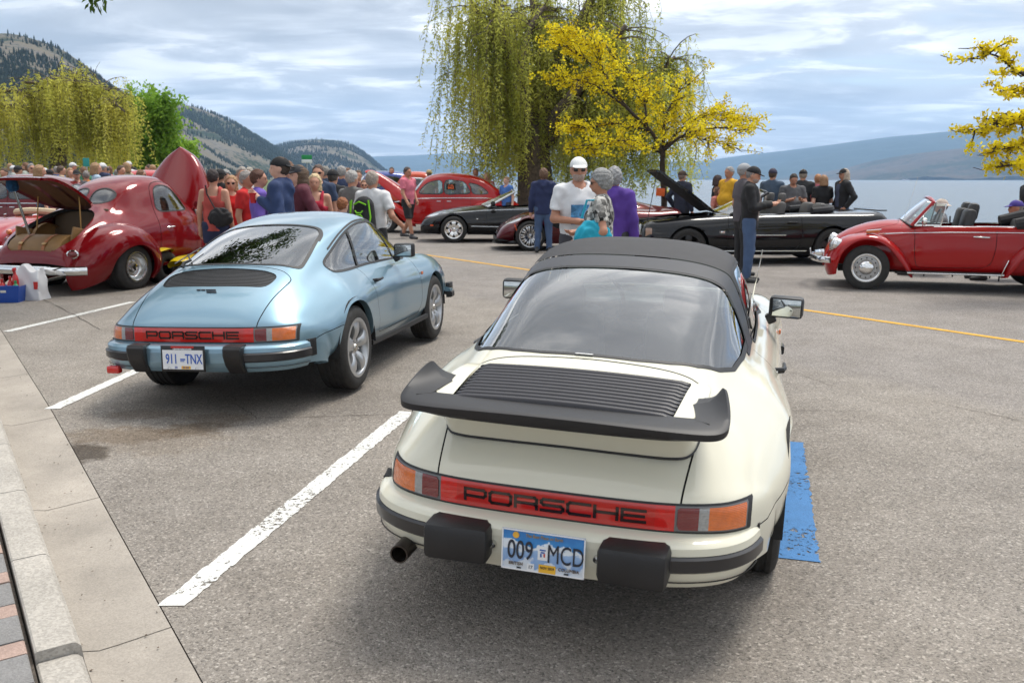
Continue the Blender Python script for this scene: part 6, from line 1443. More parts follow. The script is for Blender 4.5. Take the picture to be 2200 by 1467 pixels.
# ---------------------------------------------------------------- black muscle convertible with raised bonnet
def muscle():
 root = thing('black_convertible', 'black muscle-car convertible with bonnet propped open, parked behind the red convertible', 'car')
 net = [sec(-1.10, (0, .50), (.3, .50), (.55, .50), (.68, .50), (.76, .49), (.79, .46), (.78, .40), (.7, .26)),
           sec(-1.06, (0, .95), (.3, .95), (.55, .945), (.70, .92), (.79, .84), (.84, .66), (.83, .44), (.72, .24)),
           sec(-.6, (0, 1.0), (.3, 1.0), (.58, .99), (.76, .955), (.86, .86), (.91, .68), (.91, .44), (.76, .22)),
           sec(0, (0, .995), (.3, .995), (.6, .985), (.79, .95), (.885, .85), (.935, .68), (.935, .44), (.78, .2)),
           sec(.6, (0, .98), (.3, .98), (.62, .975), (.79, .94), (.88, .84), (.92, .66), (.925, .42), (.78, .19)),
           sec(1.3, (0, .965), (.3, .965), (.62, .96), (.785, .925), (.875, .83), (.915, .65), (.92, .41), (.78, .19)),
           sec(1.85, (0, .97), (.3, .965), (.60, .95), (.775, .915), (.87, .825), (.915, .65), (.92, .41), (.78, .19)),
           sec(2.15, (0, .97), (.3, .96), (.58, .94), (.765, .905), (.87, .82), (.925, .65), (.925, .42), (.78, .2)),
           sec(2.72, (0, .92), (.3, .915), (.56, .905), (.75, .885), (.87, .81), (.935, .66), (.935, .43), (.77, .2)),
           sec(3.2, (0, .85), (.3, .845), (.54, .84), (.72, .825), (.83, .76), (.89, .62), (.89, .42), (.72, .21)),
           sec(3.52, (0, .80), (.3, .795), (.52, .79), (.68, .775), (.78, .72), (.83, .60), (.83, .40), (.68, .22)),
           sec(3.60, (0, .40), (.3, .40), (.5, .40), (.64, .39), (.72, .38), (.76, .36), (.76, .32), (.62, .24))]
 S = shell(net)
 S = add_arch(S, 0, .35, .39, root, BLACKV); S = add_arch(S, 2.72, .35, .39, root, BLACKV); wheel_well(root, 0, .35, .39, .45, .88); wheel_well(root, 2.72, .35, .39, .45, .88)
 cab = rounded([(.05, -.02), (.05, .55), (.2, .69), (1.6, .69), (1.75, .62), (1.82, -.02)], [0, .1, .1, .1, .1, 0])
 S = S.cut(lambda V: np.where(V[:, 2] > .85, poly_sdf(XAY(V), cab), 1.0))
 hood = rounded([(2.16, -.02), (2.14, .64), (2.8, .68), (3.4, .62), (3.53, .5), (3.54, -.02)], [0, .06, .1, .1, .1, 0])
 fh = lambda V: np.where(V[:, 2] > .76, poly_sdf(XAY(V), hood), 1.0)
 H, S = S.split(fh)
 g, S = band2(S, lambda V: np.where((np.abs(V[:, 1]) > .6) & (V[:, 2] < .92), poly_sdf(XZ(V), rounded([(.62, 1.1), (.58, .5), (.70, .26), (1.95, .26), (2.0, .5), (1.95, 1.1)], [0, .1, .1, .05, .1, 0])), 1.0), .004); lr(g, 'door_gap', DARK, root, -.006)
 S.obj('body', BLACKV, root)
 hp = np.array([2.12, 0, .985]); R = np.array(Matrix.Rotation(math.radians(-41), 3, 'Y'))
 T = lambda V: (V - hp) @ R.T + hp + [0, 0, .03]
 Ho = Surf(T(H.V), H.N @ R.T, H.T); ho = Ho.obj('bonnet', BLACKV, root); Surf(Ho.V - Ho.N * .045, -Ho.N, Ho.T[:, ::-1]).obj('bonnet_lining', UNDER, ho)
 E = Ho.boundary(); a, b = Ho.V[E[:, 0]], Ho.V[E[:, 1]]; na, nb = Ho.N[E[:, 0]], Ho.N[E[:, 1]]; n = len(E); i = np.arange(n); mesh_raw('bonnet_edge', np.concatenate([a, b, b - nb * .045, a - na * .045]), np.stack([i, i + n, i + 2 * n, i + 3 * n], 1), BLACKV, ho, False)
 tip = T(np.array([[3.45, .45, .78]]))[0]; MB().tube([(3.46, .60, .78), tuple(tip)], .007, 6).build('bonnet_prop', TRIM, root)
 ENG = mat('engine_dark', (.03, .03, .03), .5, .4, var=.6, scale=12)
 b = MB(); b.box((2.85, 0, .62), (1.25, 1.2, .24), None, .03)
 b.build('engine_bay', ENG, root)
 for k in range(16):
  MB().box((2.3 + random.random() * 1.1, random.uniform(-.5, .5), .76 + random.random() * .06), (random.uniform(.08, .3), random.uniform(.08, .3), random.uniform(.06, .16)), (0, 0, random.random()), .02).build('engine_part', random.choice([ENG, ENG, BLACKPL, ALU]), root)
 for s in (1, -1):
  MB().box((3.575, s * .52, .66), (.05, .26, .20), (0, -.05, -s * .15), .02).build('headlamp', mat('lamp_glass', (.55, .57, .58), .08, .55, coat=1), root)
  MB().box((3.46, s * .845, .62), (.12, .01, .15), (0, 0, -s * .22), .003).build('side_lamp', mat('lamp_amber_clear', (.35, .22, .16), .2, coat=1), root)
  for x in (0, 2.72): wheel(root, x, s * .80, .345, .345, .245, .235, s, ('spoke', 5, .05, mat('dark_alloy', (.06, .06, .062), .3, .8), DARK))
  lines(root, 'side_strip', ALU, [(1.9, s * .928, .565), (.9, s * .930, .565)], .010); lines(root, 'sill_strip', ALU, [(2.2, s * .915, .27), (.5, s * .918, .27)], .014)
  b = MB(); b.box((1.70, s * .98, 1.0), (.12, .20, .13), None, .04); b.box((1.70, s * .86, .94), (.07, .12, .04)); b.build('door_mirror', BLACKV, root)
  MB().box((.78, s * .925, .80), (.18, .02, .03), None, .008).build('door_handle', BLACKPL, root)
  MB().box((2.10, s * .935, .62), (.10, .006, .04), None, .002).build('fender_badge', CHROME, root)
  b = MB(); b.box((1.25, s * .37, .66), (.5, .50, .18), None, .06); b.box((.92, s * .37, .93), (.16, .48, .50), (0, -.2, 0), .07); b.box((.84, s * .37, 1.24), (.11, .26, .19), (0, -.15, 0), .05); b.build('front_seat', mat('grey_seat', (.10, .095, .09), .7), root)
  b = MB(); b.box((.12, s * .34, .98), (.16, .50, .34), (0, -.25, 0), .08); b.build('rear_seat', mat('grey_seat', (.10, .095, .09), .7), root)
 top = crspline([(1.18, -.60, 1.34), (1.22, -.3, 1.375), (1.23, 0, 1.38), (1.22, .3, 1.375), (1.18, .60, 1.34)], 3); bot = crspline([(1.90, -.72, .94), (2.04, -.3, .98), (2.08, 0, .985), (2.04, .3, .98), (1.90, .72, .94)], 3)
 A = np.array([[bot[i] + (top[i] - bot[i]) * t for t in np.linspace(0, 1, 6)] for i in range(len(bot))]); Surf.grid(A).obj('windscreen', GLASS, root)
 lines(root, 'windscreen_frame', BLACKV, [tuple(bot[0])] + [tuple(p) for p in top] + [tuple(bot[-1])], .030, 8)
 pts = crspline([(.35, -.66, 1.0), (.0, -.60, 1.03), (-.12, -.3, 1.05), (-.15, 0, 1.05), (-.12, .3, 1.05), (.0, .60, 1.03), (.35, .66, 1.0)], 4)
 MB().tube([tuple(p) for p in pts], .07, 8).build('folded_roof', mat('roof_cloth_black', (.025, .025, .028), .8, var=.2, scale=30), root)
 MB().box((.9, 0, .50), (1.9, 1.34, .05)).build('cabin_floor', LEATHER, root, False); MB().box((1.80, 0, .90), (.24, 1.3, .14), None, .04).build('dashboard', DASHM, root)
 MB().box((-1.02, 0, 1.01), (.18, 1.2, .025), None, .008).build('tail_spoiler', BLACKV, root)
 MB().box((1.3, 0, .27), (4.3, 1.4, .06)).build('floor_pan', UNDER, root, False)
 place_car(root, 3.30, 17.1, 181, 2.72, .93); return root
muscle()
# ---------------------------------------------------------------- forties sedans
def old_sedan(name, label, P, hood=0.0, sale=False, strip=True):
 root = thing(name, label, 'car')
 net = [sec(-1.22, (0, .45), (.2, .45), (.35, .45), (.44, .44), (.50, .43), (.54, .40), (.54, .36), (.5, .3)),
           sec(-1.18, (0, .68), (.22, .67), (.38, .65), (.50, .60), (.57, .54), (.60, .47), (.60, .40), (.55, .3)),
           sec(-.85, (0, .95), (.25, .94), (.42, .90), (.55, .82), (.63, .70), (.67, .56), (.67, .42), (.6, .3)),
           sec(-.50, (0, 1.18), (.27, 1.16), (.43, 1.10), (.54, 1.0), (.63, .87), (.70, .68), (.72, .48), (.64, .3)),
           sec(-.15, (0, 1.44), (.28, 1.42), (.44, 1.34), (.54, 1.20), (.62, 1.02), (.72, .78), (.745, .5), (.68, .3)),
           sec(.25, (0, 1.60), (.29, 1.58), (.46, 1.50), (.56, 1.34), (.64, 1.09), (.73, .82), (.76, .5), (.7, .3)),
           sec(.75, (0, 1.675), (.29, 1.655), (.47, 1.575), (.575, 1.40), (.655, 1.11), (.74, .84), (.765, .5), (.7, .3)),
           sec(1.25, (0, 1.68), (.29, 1.66), (.47, 1.575), (.575, 1.40), (.655, 1.11), (.735, .84), (.76, .5), (.7, .3)),
           sec(1.70, (0, 1.60), (.28, 1.575), (.46, 1.49), (.56, 1.33), (.645, 1.10), (.72, .84), (.745, .5), (.69, .3)),
           sec(2.0, (0, 1.34), (.27, 1.32), (.44, 1.26), (.54, 1.17), (.62, 1.05), (.68, .84), (.70, .5), (.66, .3)),
           sec(2.2, (0, 1.14), (.26, 1.12), (.40, 1.08), (.49, 1.02), (.56, .94), (.62, .80), (.65, .5), (.6, .3)),
           sec(2.6, (0, 1.08), (.2, 1.06), (.31, 1.0), (.38, .92), (.43, .84), (.48, .72), (.52, .5), (.5, .32)),
           sec(3.15, (0, 1.0), (.15, .98), (.24, .92), (.29, .84), (.33, .76), (.37, .66), (.42, .5), (.42, .34)),
           sec(3.62, (0, .84), (.08, .83), (.13, .79), (.17, .74), (.21, .68), (.25, .6), (.28, .48), (.3, .36)),
           sec(3.70, (0, .42), (.08, .42), (.13, .42), (.17, .42), (.21, .41), (.25, .40), (.28, .38), (.28, .34))]
 S = shell(net, 5, 6)
 for pts, nm in (([(1.93, 1.13), (1.78, 1.33), (1.58, 1.43), (1.30, 1.46), (1.26, 1.30), (1.27, 1.12), (1.6, 1.11)], 'front_window'), ([(1.16, 1.12), (1.15, 1.46), (.85, 1.46), (.62, 1.42), (.50, 1.28), (.46, 1.12), (.8, 1.11)], 'rear_door_window'), ([(.34, 1.12), (.40, 1.30), (.46, 1.39), (.20, 1.34), (.0, 1.22), (-.10, 1.12), (.1, 1.10)], 'quarter_window')):
  S = win_region(S, root, lambda V: np.where(np.abs(V[:, 1]) > .3, poly_sdf(XZ(V), crspline(np.array(pts), 4, True)), 1.0), nm, GLASS, .02)
 S = win_region(S, root, lambda V: np.where(V[:, 2] > 1.05, poly_sdf(XAY(V), rounded([(1.80, .02), (1.84, .40), (2.06, .50), (2.16, .3), (2.18, .02)], [0, .08, .06, .06, 0])), 1.0), 'windscreen', GLASS)
 S = win_region(S, root, lambda V: np.where((V[:, 2] > .9) & (V[:, 0] < .2), poly_sdf(AYZ(V), rounded([(.03, 1.24), (.03, 1.44), (.32, 1.40), (.36, 1.26)], .06)), 1.0), 'back_window', GLASSD)
 for cx in (1.21, .42):
  g, S = band2(S, lambda V: np.where((np.abs(V[:, 1]) > .5) & (V[:, 2] < 1.5) & (V[:, 2] > .32), V[:, 0] - cx, 1.0), .004); lr(g, 'door_gap', DARK, root, -.006)
 if hood:
  fh = lambda V: np.where((V[:, 0] > 2.2) & (V[:, 0] < 3.68), .74 - V[:, 2], 1.0)
  H, S = S.split(fh)
  hp = np.array([2.22, 0, 1.12]); R = np.array(Matrix.Rotation(math.radians(-hood), 3, 'Y'))
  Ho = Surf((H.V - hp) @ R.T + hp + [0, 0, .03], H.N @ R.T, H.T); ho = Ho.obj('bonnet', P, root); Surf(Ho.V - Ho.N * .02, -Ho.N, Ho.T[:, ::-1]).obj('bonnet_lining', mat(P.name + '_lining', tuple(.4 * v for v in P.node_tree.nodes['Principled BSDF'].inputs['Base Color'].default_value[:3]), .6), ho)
  b = MB(); b.box((2.9, 0, .60), (1.1, .5, .3), None, .04); b.build('engine_block', mat('engine_dark', (.03, .03, .03), .5, .4), root)
 S = S.cut(lambda V: arch_field(V, 0, .36, .38, .4)); S = S.cut(lambda V: arch_field(V, 2.97, .36, .40, .2))
 S.obj('body', P, root)
 rf = fender(0, .36, [(-25, .52, .39, .68, .84), (10, .58, .40, .70, .87), (50, .56, .40, .68, .88), (90, .56, .40, .64, .88), (130, .64, .41, .56, .87), (165, .82, .44, .48, .84), (190, .95, .47, .46, .78)])
 ff = fender(2.97, .36, [(-30, .62, .40, .22, .74), (0, .66, .40, .24, .82), (35, .60, .40, .28, .86), (70, .56, .40, .34, .87), (110, .58, .40, .46, .87), (145, .66, .42, .56, .86), (172, .80, .52, .64, .82), (190, .95, .72, .68, .78)])
 for s in (1, -1):
  (rf if s > 0 else mirrored(rf)).obj('rear_fender', P, root); (ff if s > 0 else mirrored(ff)).obj('front_fender', P, root)
  wheel(root, 0, s * .74, .35, .35, .19, .21, s, 'steelie'); wheel(root, 2.97, s * .74, .35, .35, .19, .21, s, 'steelie')
  if strip: lines(root, 'waist_strip', CHROME, [(3.5, s * .24, .78), (2.6, s * .45, .88), (2.1, s * .625, .97), (1.6, s * .70, .985), (.8, s * .712, .99), (0, s * .67, .985), (-.6, s * .62, .95)], .013)
  for x in (1.36, 1.06): MB().tube([(x - .06, s * .735, .90), (x + .06, s * .74, .90)], .012, 6).build('door_handle', CHROME, root)
  MB().box((1.48, s * .76, .30), (1.5, .16, .05), None, .015).build('running_board', P, root)
  MB().lathe([(0, .05), (.06, .04), (.10, .0), (.10, -.12)], 18, 'x', (3.45, s * .52, .78)).build('headlamp', CHROME, root)
 MB().box((1.4, 0, .33), (3.6, 1.2, .06)).build('floor_pan', UNDER, root, False)
 for x in (.5, 1.5): b = MB(); b.box((x, 0, .70), (.5, 1.15, .2), None, .06); b.box((x - .30, 0, .98), (.16, 1.15, .5), (0, -.2, 0), .07); b.build('bench_seat', mat('tan_cloth', (.2, .15, .1), .8), root)
 for s, x in ((1, 3.86), (-1, -1.34)):
  pth = [(x - s * .2, -s * .8, .42), (x, -s * .5, .42), (x + s * .04, 0, .42), (x, s * .5, .42), (x - s * .2, s * .8, .42)]
  MB().sweep(crspline(pth, 4), [(0, -.05), (.02, -.04), (.03, 0), (.02, .04), (0, .05), (-.015, 0)]).build('bumper', CHROME, root)
 if sale:
  e = MB().box((1.0, .655, 1.30), (.27, .008, .17), (-.22, 0, 0)).build('sale_sign', mat('sign_black', (.01, .01, .01), .5), root)
  text_mesh('sign_text', 'FOR', .075, mat('sign_orange', (.85, .13, .02), .5), e, (1.0, .672, 1.345), (math.pi / 2 - .22, 0, math.pi), bold=.003); text_mesh('sign_text', 'SALE', .085, mat('sign_orange', (.85, .13, .02), .5), e, (1.0, .685, 1.27), (math.pi / 2 - .22, 0, math.pi), bold=.003)
 return root
r = old_sedan('vintage_sedan', 'bright red vintage sedan with sale sign in its window and bonnet tilted up', paint('vermilion', (.36, .006, .006), 0, .3), 38, True); place_car(r, float(gp(826, 501).x), float(gp(826, 501).y), 183, 2.97, .84); r.scale = (1, 1, 1.06)
r = old_sedan('wine_sedan', 'dark red old sedan with chrome side strip behind the hot rod boot lid', paint('maroon_paint', (.12, .004, .008), .1, .3), 0); place_car(r, -13.2, 21.0, 172, 2.97, .84, .12); r.scale = (1, 1, .95)
r = old_sedan('old_blue_car', 'blue old car with its bonnet raised among the crowd', paint('royal_blue', (.03, .05, .20), .3, .3), 42); place_car(r, -6.35, 33.0, 195, 2.97, .84, .22)
r = old_sedan('old_pink_red_car', 'pale red old car whose roof shows over the hot rod', paint('coral_red', (.42, .045, .05), 0, .3), 0); place_car(r, -13.0, 27.5, 190, 2.97, .84, .25); r.scale = (1, 1, .97)
# ---------------------------------------------------------------- red roadster with cream cover beside the hot rod
def small_roadster():
 P = paint('cherry_red', (.33, .006, .010), 0, .28)
 root = thing('red_roadster', 'small cherry red open roadster with cream cockpit cover at the left edge', 'car')
 net = [sec(-.86, (0, .44), (.2, .44), (.35, .44), (.46, .44), (.55, .44), (.60, .43), (.61, .38), (.55, .28)),
           sec(-.82, (0, .62), (.2, .61), (.34, .60), (.46, .62), (.57, .62), (.66, .56), (.68, .44), (.58, .26)),
           sec(-.5, (0, .76), (.2, .755), (.34, .74), (.46, .76), (.58, .77), (.70, .70), (.73, .5), (.6, .24)),
           sec(-.1, (0, .84), (.25, .835), (.38, .82), (.50, .83), (.62, .83), (.72, .74), (.745, .5), (.62, .22)),
           sec(.4, (0, .86), (.3, .855), (.44, .84), (.54, .82), (.63, .78), (.70, .68), (.72, .48), (.62, .2)),
           sec(1.2, (0, .82), (.3, .82), (.46, .81), (.56, .78), (.63, .73), (.69, .62), (.70, .44), (.62, .2)),
           sec(1.8, (0, .80), (.25, .79), (.38, .77), (.50, .77), (.62, .76), (.71, .66), (.73, .46), (.62, .2)),
           sec(2.4, (0, .70), (.2, .69), (.32, .68), (.46, .74), (.60, .74), (.71, .64), (.73, .46), (.6, .22)),
           sec(2.95, (0, .50), (.18, .5), (.3, .5), (.42, .56), (.54, .57), (.62, .5), (.63, .4), (.5, .25))]
 S = shell(net, 5, 5); S = add_arch(S, 0, .32, .34, root, P); S = add_arch(S, 2.38, .32, .34, root, P)
 cab, S = S.split(lambda V: np.where(V[:, 2] > .7, poly_sdf(XAY(V), rounded([(.25, -.02), (.25, .45), (.4, .56), (1.3, .54), (1.42, .4), (1.45, -.02)], .08)), 1.0)); cab.obj('cockpit_cover', mat('cream_cover', (.50, .40, .26), .8, var=.1, scale=20), root, .012)
 S.obj('body', P, root)
 pts = [tuple(p) for p in crspline([(.30, -.5, .90), (.18, 0, .93), (.30, .5, .90)], 6)]; MB().tube(pts, .055, 8).build('folded_roof', mat('cream_cover', (.50, .40, .26), .8), root)
 for s in (1, -1):
  for x in (0, 2.38): wheel(root, x, s * .61, .315, .315, .16, .19, s, 'steelie')
  MB().lathe([(0, -.03), (.03, -.026), (.042, 0), (.042, .02)], 16, 'x', (-.82, s * .57, .66)).build('indicator', LENS_O, root); MB().lathe([(0, -.035), (.036, -.03), (.05, 0), (.05, .02)], 16, 'x', (-.855, s * .57, .55)).build('tail_lamp', LENS_R2, root)
  MB().tube([(-.12, s * .30, .875), (-.05, s * .34, .88)], .014, 6).build('cover_catch', CHROME, root)
  MB().tube([(-.95, s * .30, .34), (-.98, s * .30, .62)], .02, 6).build('overrider', CHROME, root)
 MB().sweep(crspline([(-.8, .70, .42), (-.93, .45, .42), (-.96, 0, .42), (-.93, -.45, .42), (-.8, -.70, .42)], 4), [(0, -.045), (.02, -.03), (.025, 0), (.02, .03), (0, .045), (-.015, 0)]).build('rear_bumper', CHROME, root)
 MB().box((1.1, 0, .28), (3.2, 1.1, .06)).build('floor_pan', UNDER, root, False)
 root.location = (-8.55, 16.15, 0); root.rotation_euler = (0, 0, math.radians(70)); root.scale = (1.1, 1.1, 1.12); return root
small_roadster()
# ---------------------------------------------------------------- orange pickup cab in the back row
def pickup():
 P = paint('orange_paint', (.48, .055, .012), 0, .35)
 root = thing('pickup_truck', 'orange old pickup truck behind the vintage sedan bonnet', 'truck')
 net = [sec(-.05, (0, .5), (.3, .5), (.55, .5), (.66, .5), (.72, .5), (.75, .48), (.75, .44), (.7, .35)),
           sec(.0, (0, 1.55), (.3, 1.55), (.5, 1.52), (.60, 1.42), (.68, 1.15), (.76, .9), (.77, .6), (.72, .35)),
           sec(.3, (0, 1.76), (.3, 1.75), (.52, 1.69), (.62, 1.55), (.69, 1.18), (.77, .9), (.78, .6), (.72, .35)),
           sec(.8, (0, 1.78), (.3, 1.77), (.52, 1.70), (.62, 1.56), (.69, 1.18), (.77, .9), (.78, .6), (.72, .35)),
           sec(1.1, (0, 1.66), (.3, 1.64), (.50, 1.57), (.60, 1.45), (.68, 1.15), (.76, .9), (.77, .6), (.72, .35)),
           sec(1.45, (0, 1.18), (.3, 1.17), (.46, 1.14), (.56, 1.08), (.64, 1.0), (.72, .85), (.74, .6), (.7, .35)),
           sec(2.3, (0, 1.08), (.25, 1.07), (.38, 1.02), (.46, .94), (.52, .85), (.58, .74), (.6, .55), (.56, .36)),
           sec(2.7, (0, .95), (.2, .94), (.3, .9), (.38, .84), (.43, .77), (.48, .68), (.5, .52), (.48, .38))]
 S = shell(net, 4, 5)
 S = win_region(S, root, lambda V: np.where(np.abs(V[:, 1]) > .3, poly_sdf(XZ(V), rounded([(.22, 1.16), (.26, 1.52), (.92, 1.54), (1.12, 1.2), (1.1, 1.14)], .06)), 1.0), 'door_window', GLASSD, .03, CHROME)
 S = win_region(S, root, lambda V: np.where(V[:, 0] < .25, poly_sdf(AYZ(V), rounded([(-.02, 1.22), (-.02, 1.5), (.42, 1.48), (.46, 1.24)], .05)), 1.0), 'rear_window', GLASSD, .025)
 S = S.cut(lambda V: arch_field(V, 2.1, .38, .42, .3)); S.obj('cab', P, root)
 MB().box((-1.0, 0, .70), (1.9, 1.3, .45), None, .03).build('bed', P, root)
 ff = fender(2.1, .38, [(-20, .55, .42, .4, .76), (20, .56, .42, .42, .80), (60, .55, .42, .46, .82), (110, .56, .42, .54, .82), (150, .64, .44, .6, .8), (185, .8, .6, .66, .78)])
 for s in (1, -1):
  (ff if s > 0 else mirrored(ff)).obj('fender', P, root)
  for x in (-.95, 2.1): wheel(root, x, s * .70, .37, .37, .2, .21, s, 'steelie')
 place_car(root, float(at(742, 400, 33).x), 33.0, 176, 3.05, .8, .1); return root
pickup()
# ---------------------------------------------------------------- yellow open-wheeled trike between coupe and hot rod
def yellow_rod():
 P = paint('canary_yellow', (.58, .44, .012), 0, .3)
 root = thing('yellow_buggy', 'small yellow open-wheeled buggy half hidden behind the blue coupe, one fat tyre showing', 'buggy')
 for s in (1, -1):
  wheel(root, 0, s * .48, .25, .25, .30, .13, s, 'steelie'); wheel(root, 1.3, s * .42, .20, .20, .18, .12, s, 'steelie')
  V = []; F = []; n = 14; m = 7
  for i in range(n + 1):                                   # leaf-shaped wing over the fat tyre
   a = math.radians(48 + 84 * i / n); w = .205 * math.sin(math.pi * (i + .3) / (n + .6)) ** .7; r = .275 + .012 * math.sin(math.pi * i / n)
   for k in range(m): f = k / (m - 1) * 2 - 1; V.append((math.cos(a) * r * 1.15, s * .48 + f * w, .25 + math.sin(a) * (r + .02 * (1 - f * f))))
  for i in range(n):
   for k in range(m - 1): q = i * m + k; F.append((q, q + 1, q + m + 1, q + m))
  o = mesh_raw('cycle_wing', V, F, P, root)
  MB().tube([(-.10, s * .44, .548), (-.04, s * .50, .556), (.0, s * .46, .556), (.05, s * .50, .55)], .008, 5).build('wing_emblem', mat('emblem_brown', (.10, .03, .01), .5), o)
  MB().box((.65, s * .18, .24), (1.5, .05, .06), None, .01).build('frame_rail', TRIM, root)
 net = [sec(-.1, (0, .36), (.15, .36), (.22, .35), (.26, .32), (.27, .28), (.25, .25)), sec(.1, (0, .44), (.16, .44), (.24, .42), (.28, .36), (.29, .3), (.27, .25)), sec(.9, (0, .42), (.14, .42), (.22, .40), (.26, .35), (.27, .3), (.25, .25)), sec(1.4, (0, .32), (.1, .32), (.15, .31), (.18, .29), (.18, .27), (.16, .25))]
 shell(net, 4, 4).obj('body', P, root)
 a = math.radians(70); h = Vector((math.cos(a), math.sin(a), 0)); l = Vector((-h.y, h.x, 0)); p = gp(332, 607); c = p - l * .63
 root.location = (c.x, c.y, 0); root.rotation_euler = (0, 0, a); return root
yellow_rod()
# ================================================================ trees
def leaf_mat(name, c1, c2, scale=6):
 if name in MATS: return MATS[name]
 m, nt, b = newmat(name); N, L = nt.nodes, nt.links
 tc = N.new('ShaderNodeTexCoord'); t = N.new('ShaderNodeTexNoise'); t.inputs['Scale'].default_value = scale; t.inputs['Detail'].default_value = 3; L.new(tc.outputs['Object'], t.inputs[0])
 r = N.new('ShaderNodeValToRGB'); r.color_ramp.elements[0].position = .35; r.color_ramp.elements[1].position = .65; r.color_ramp.elements[0].color = c4(c1); r.color_ramp.elements[1].color = c4(c2)
 L.new(t.outputs[0], r.inputs[0]); L.new(r.outputs[0], b.inputs['Base Color']); b.inputs['Roughness'].default_value = .6; b.inputs['Specular IOR Level'].default_value = .25
 tr = N.new('ShaderNodeBsdfTranslucent'); L.new(r.outputs[0], tr.inputs[0]); mx = N.new('ShaderNodeMixShader'); mx.inputs[0].default_value = .6
 o = [q for q in N if q.type == 'OUTPUT_MATERIAL'][0]; L.new(b.outputs[0], mx.inputs[1]); L.new(tr.outputs[0], mx.inputs[2]); L.new(mx.outputs[0], o.inputs[0])
 MATS[name] = m; return m
BARK = mat('bark', (.105, .082, .06), .95, var=.4, scale=14, bump=.8, bscale=30)
BARKD = mat('dark_bark', (.045, .033, .025), .95, var=.4, scale=14, bump=.8, bscale=30)
def leaf_mesh(name, P, D, Ln, W, m, parent, rg):
 n = len(P); D = D / (np.linalg.norm(D, axis=1, keepdims=True) + 1e-9)
 r = rg.normal(size=(n, 3)); S = np.cross(D, r); S /= np.linalg.norm(S, axis=1, keepdims=True) + 1e-9
 Ln = np.broadcast_to(Ln, (n,))[:, None]; W = np.broadcast_to(W, (n,))[:, None]
 V = np.stack([P, P + D * Ln * .45 + S * W, P + D * Ln, P + D * Ln * .45 - S * W], 1).reshape(-1, 3)
 F = np.arange(n * 4).reshape(n, 4)
 return mesh_raw(name, V, F, m, parent, False)
def limb_mesh(name, limbs, m, parent, n=8):
 b = MB()
 for pts, r0, r1 in limbs:
  P = crspline(np.array([tuple(p) for p in pts]), 4); k = len(P); b.tube([tuple(p) for p in P], list(np.linspace(r0, r1, k)), n)
 o = b.build(name, m, parent, True, 0); return o
def tree(name, label, base, group=None): return thing(name, label, 'tree', base, 0, group)
def rel(root, pts): return [Vector(p) - root.location for p in pts]
def weeping(name, label, base, limbs, rg, n_sec, n_str, slen, leafm, leafL, leafW, bark, step=.11, zmin=1.2, sec_len=(.8, 2.2), group=None, thin=1.0, up=.35):
 """willow: limbs, arching side branches, hanging strands set with narrow leaves"""
 root = tree(name, label, base, group); L = [(rel(root, p), a, b) for p, a, b in limbs]
 secs = []; pts_all = []
 for p, a, b in L:
  P = crspline(np.array([tuple(q) for q in p]), 6); pts_all.append((P, a, b))
 w = np.array([np.linalg.norm(np.diff(P, axis=0), axis=1).sum() for P, _, _ in pts_all[1:]]); w /= w.sum()
 for k in range(n_sec):
  P, a, b = pts_all[1 + rg.choice(len(w), p=w)]; i = int(len(P) * (rg.uniform(.25, 1.0) ** .8)) - 1; i = max(1, min(len(P) - 1, i))
  d = np.array([rg.normal(), rg.normal(), abs(rg.normal()) * up + .15]); d /= np.linalg.norm(d); ln = rg.uniform(*sec_len)
  q = [P[i]]; c = P[i].copy(); dd = d.copy()
  for s in range(5): c = c + dd * ln / 5; q.append(c.copy()); dd = dd + [0, 0, -.22]; dd /= np.linalg.norm(dd)
  secs.append(np.array(q))
 limb_mesh('trunk', [L[0]], bark, root, 12); 
 for q in L[1:]: limb_mesh('limb', [q], bark, root, 8)
 tw = MB()
 for q in secs: tw.tube([tuple(v) for v in q], list(np.linspace(.03, .008, len(q))), 4, False)
 o = tw.build('twigs', bark, root); o['kind'] = 'stuff'
 LP, LD = [], []; st = MB()
 for k in range(n_str):
  q = secs[rg.integers(len(secs))]; i = rg.integers(1, len(q)); t = rg.uniform(); s0 = q[i - 1] + (q[i] - q[i - 1]) * t
  ln = rg.uniform(*slen); h = s0[2] + root.location.z - zmin - rg.uniform(0, 1.2); ln = min(ln, max(.4, h))
  n = max(3, int(ln / step)); tt = np.linspace(0, 1, n)
  sw = rg.normal(size=2) * .26; out = (q[-1] - q[0])[:2]; out = out / (np.linalg.norm(out) + 1e-6) * rg.uniform(.05, .35)
  X = s0[0] + out[0] * np.sqrt(tt) + sw[0] * tt ** 2 + rg.normal(size=n) * .035; Y = s0[1] + out[1] * np.sqrt(tt) + sw[1] * tt ** 2 + rg.normal(size=n) * .035; Z = s0[2] + .12 * np.sin(np.minimum(1, tt * 5) * 3.14) * .5 - ln * tt
  P = np.stack([X, Y, Z], 1)
  if k % 2 == 0: st.tube([tuple(v) for v in P[::max(1, n // 5)]], .006, 3, False)
  for rep in range(2):
   keep = rg.uniform(size=n) < thin; LP.append(P[keep]); LD.append(np.stack([rg.normal(size=n) * .8, rg.normal(size=n) * .8, -.7 + rg.normal(size=n) * .25], 1)[keep])
 o = st.build('strands', bark, root, False); o['kind'] = 'stuff'
 LP, LD = np.concatenate(LP), np.concatenate(LD)
 o = leaf_mesh('crown', LP, LD, rg.uniform(.7, 1.3, len(LP)) * leafL, rg.uniform(.7, 1.3, len(LP)) * leafW, leafm, root, rg); o['kind'] = 'stuff'
 return root
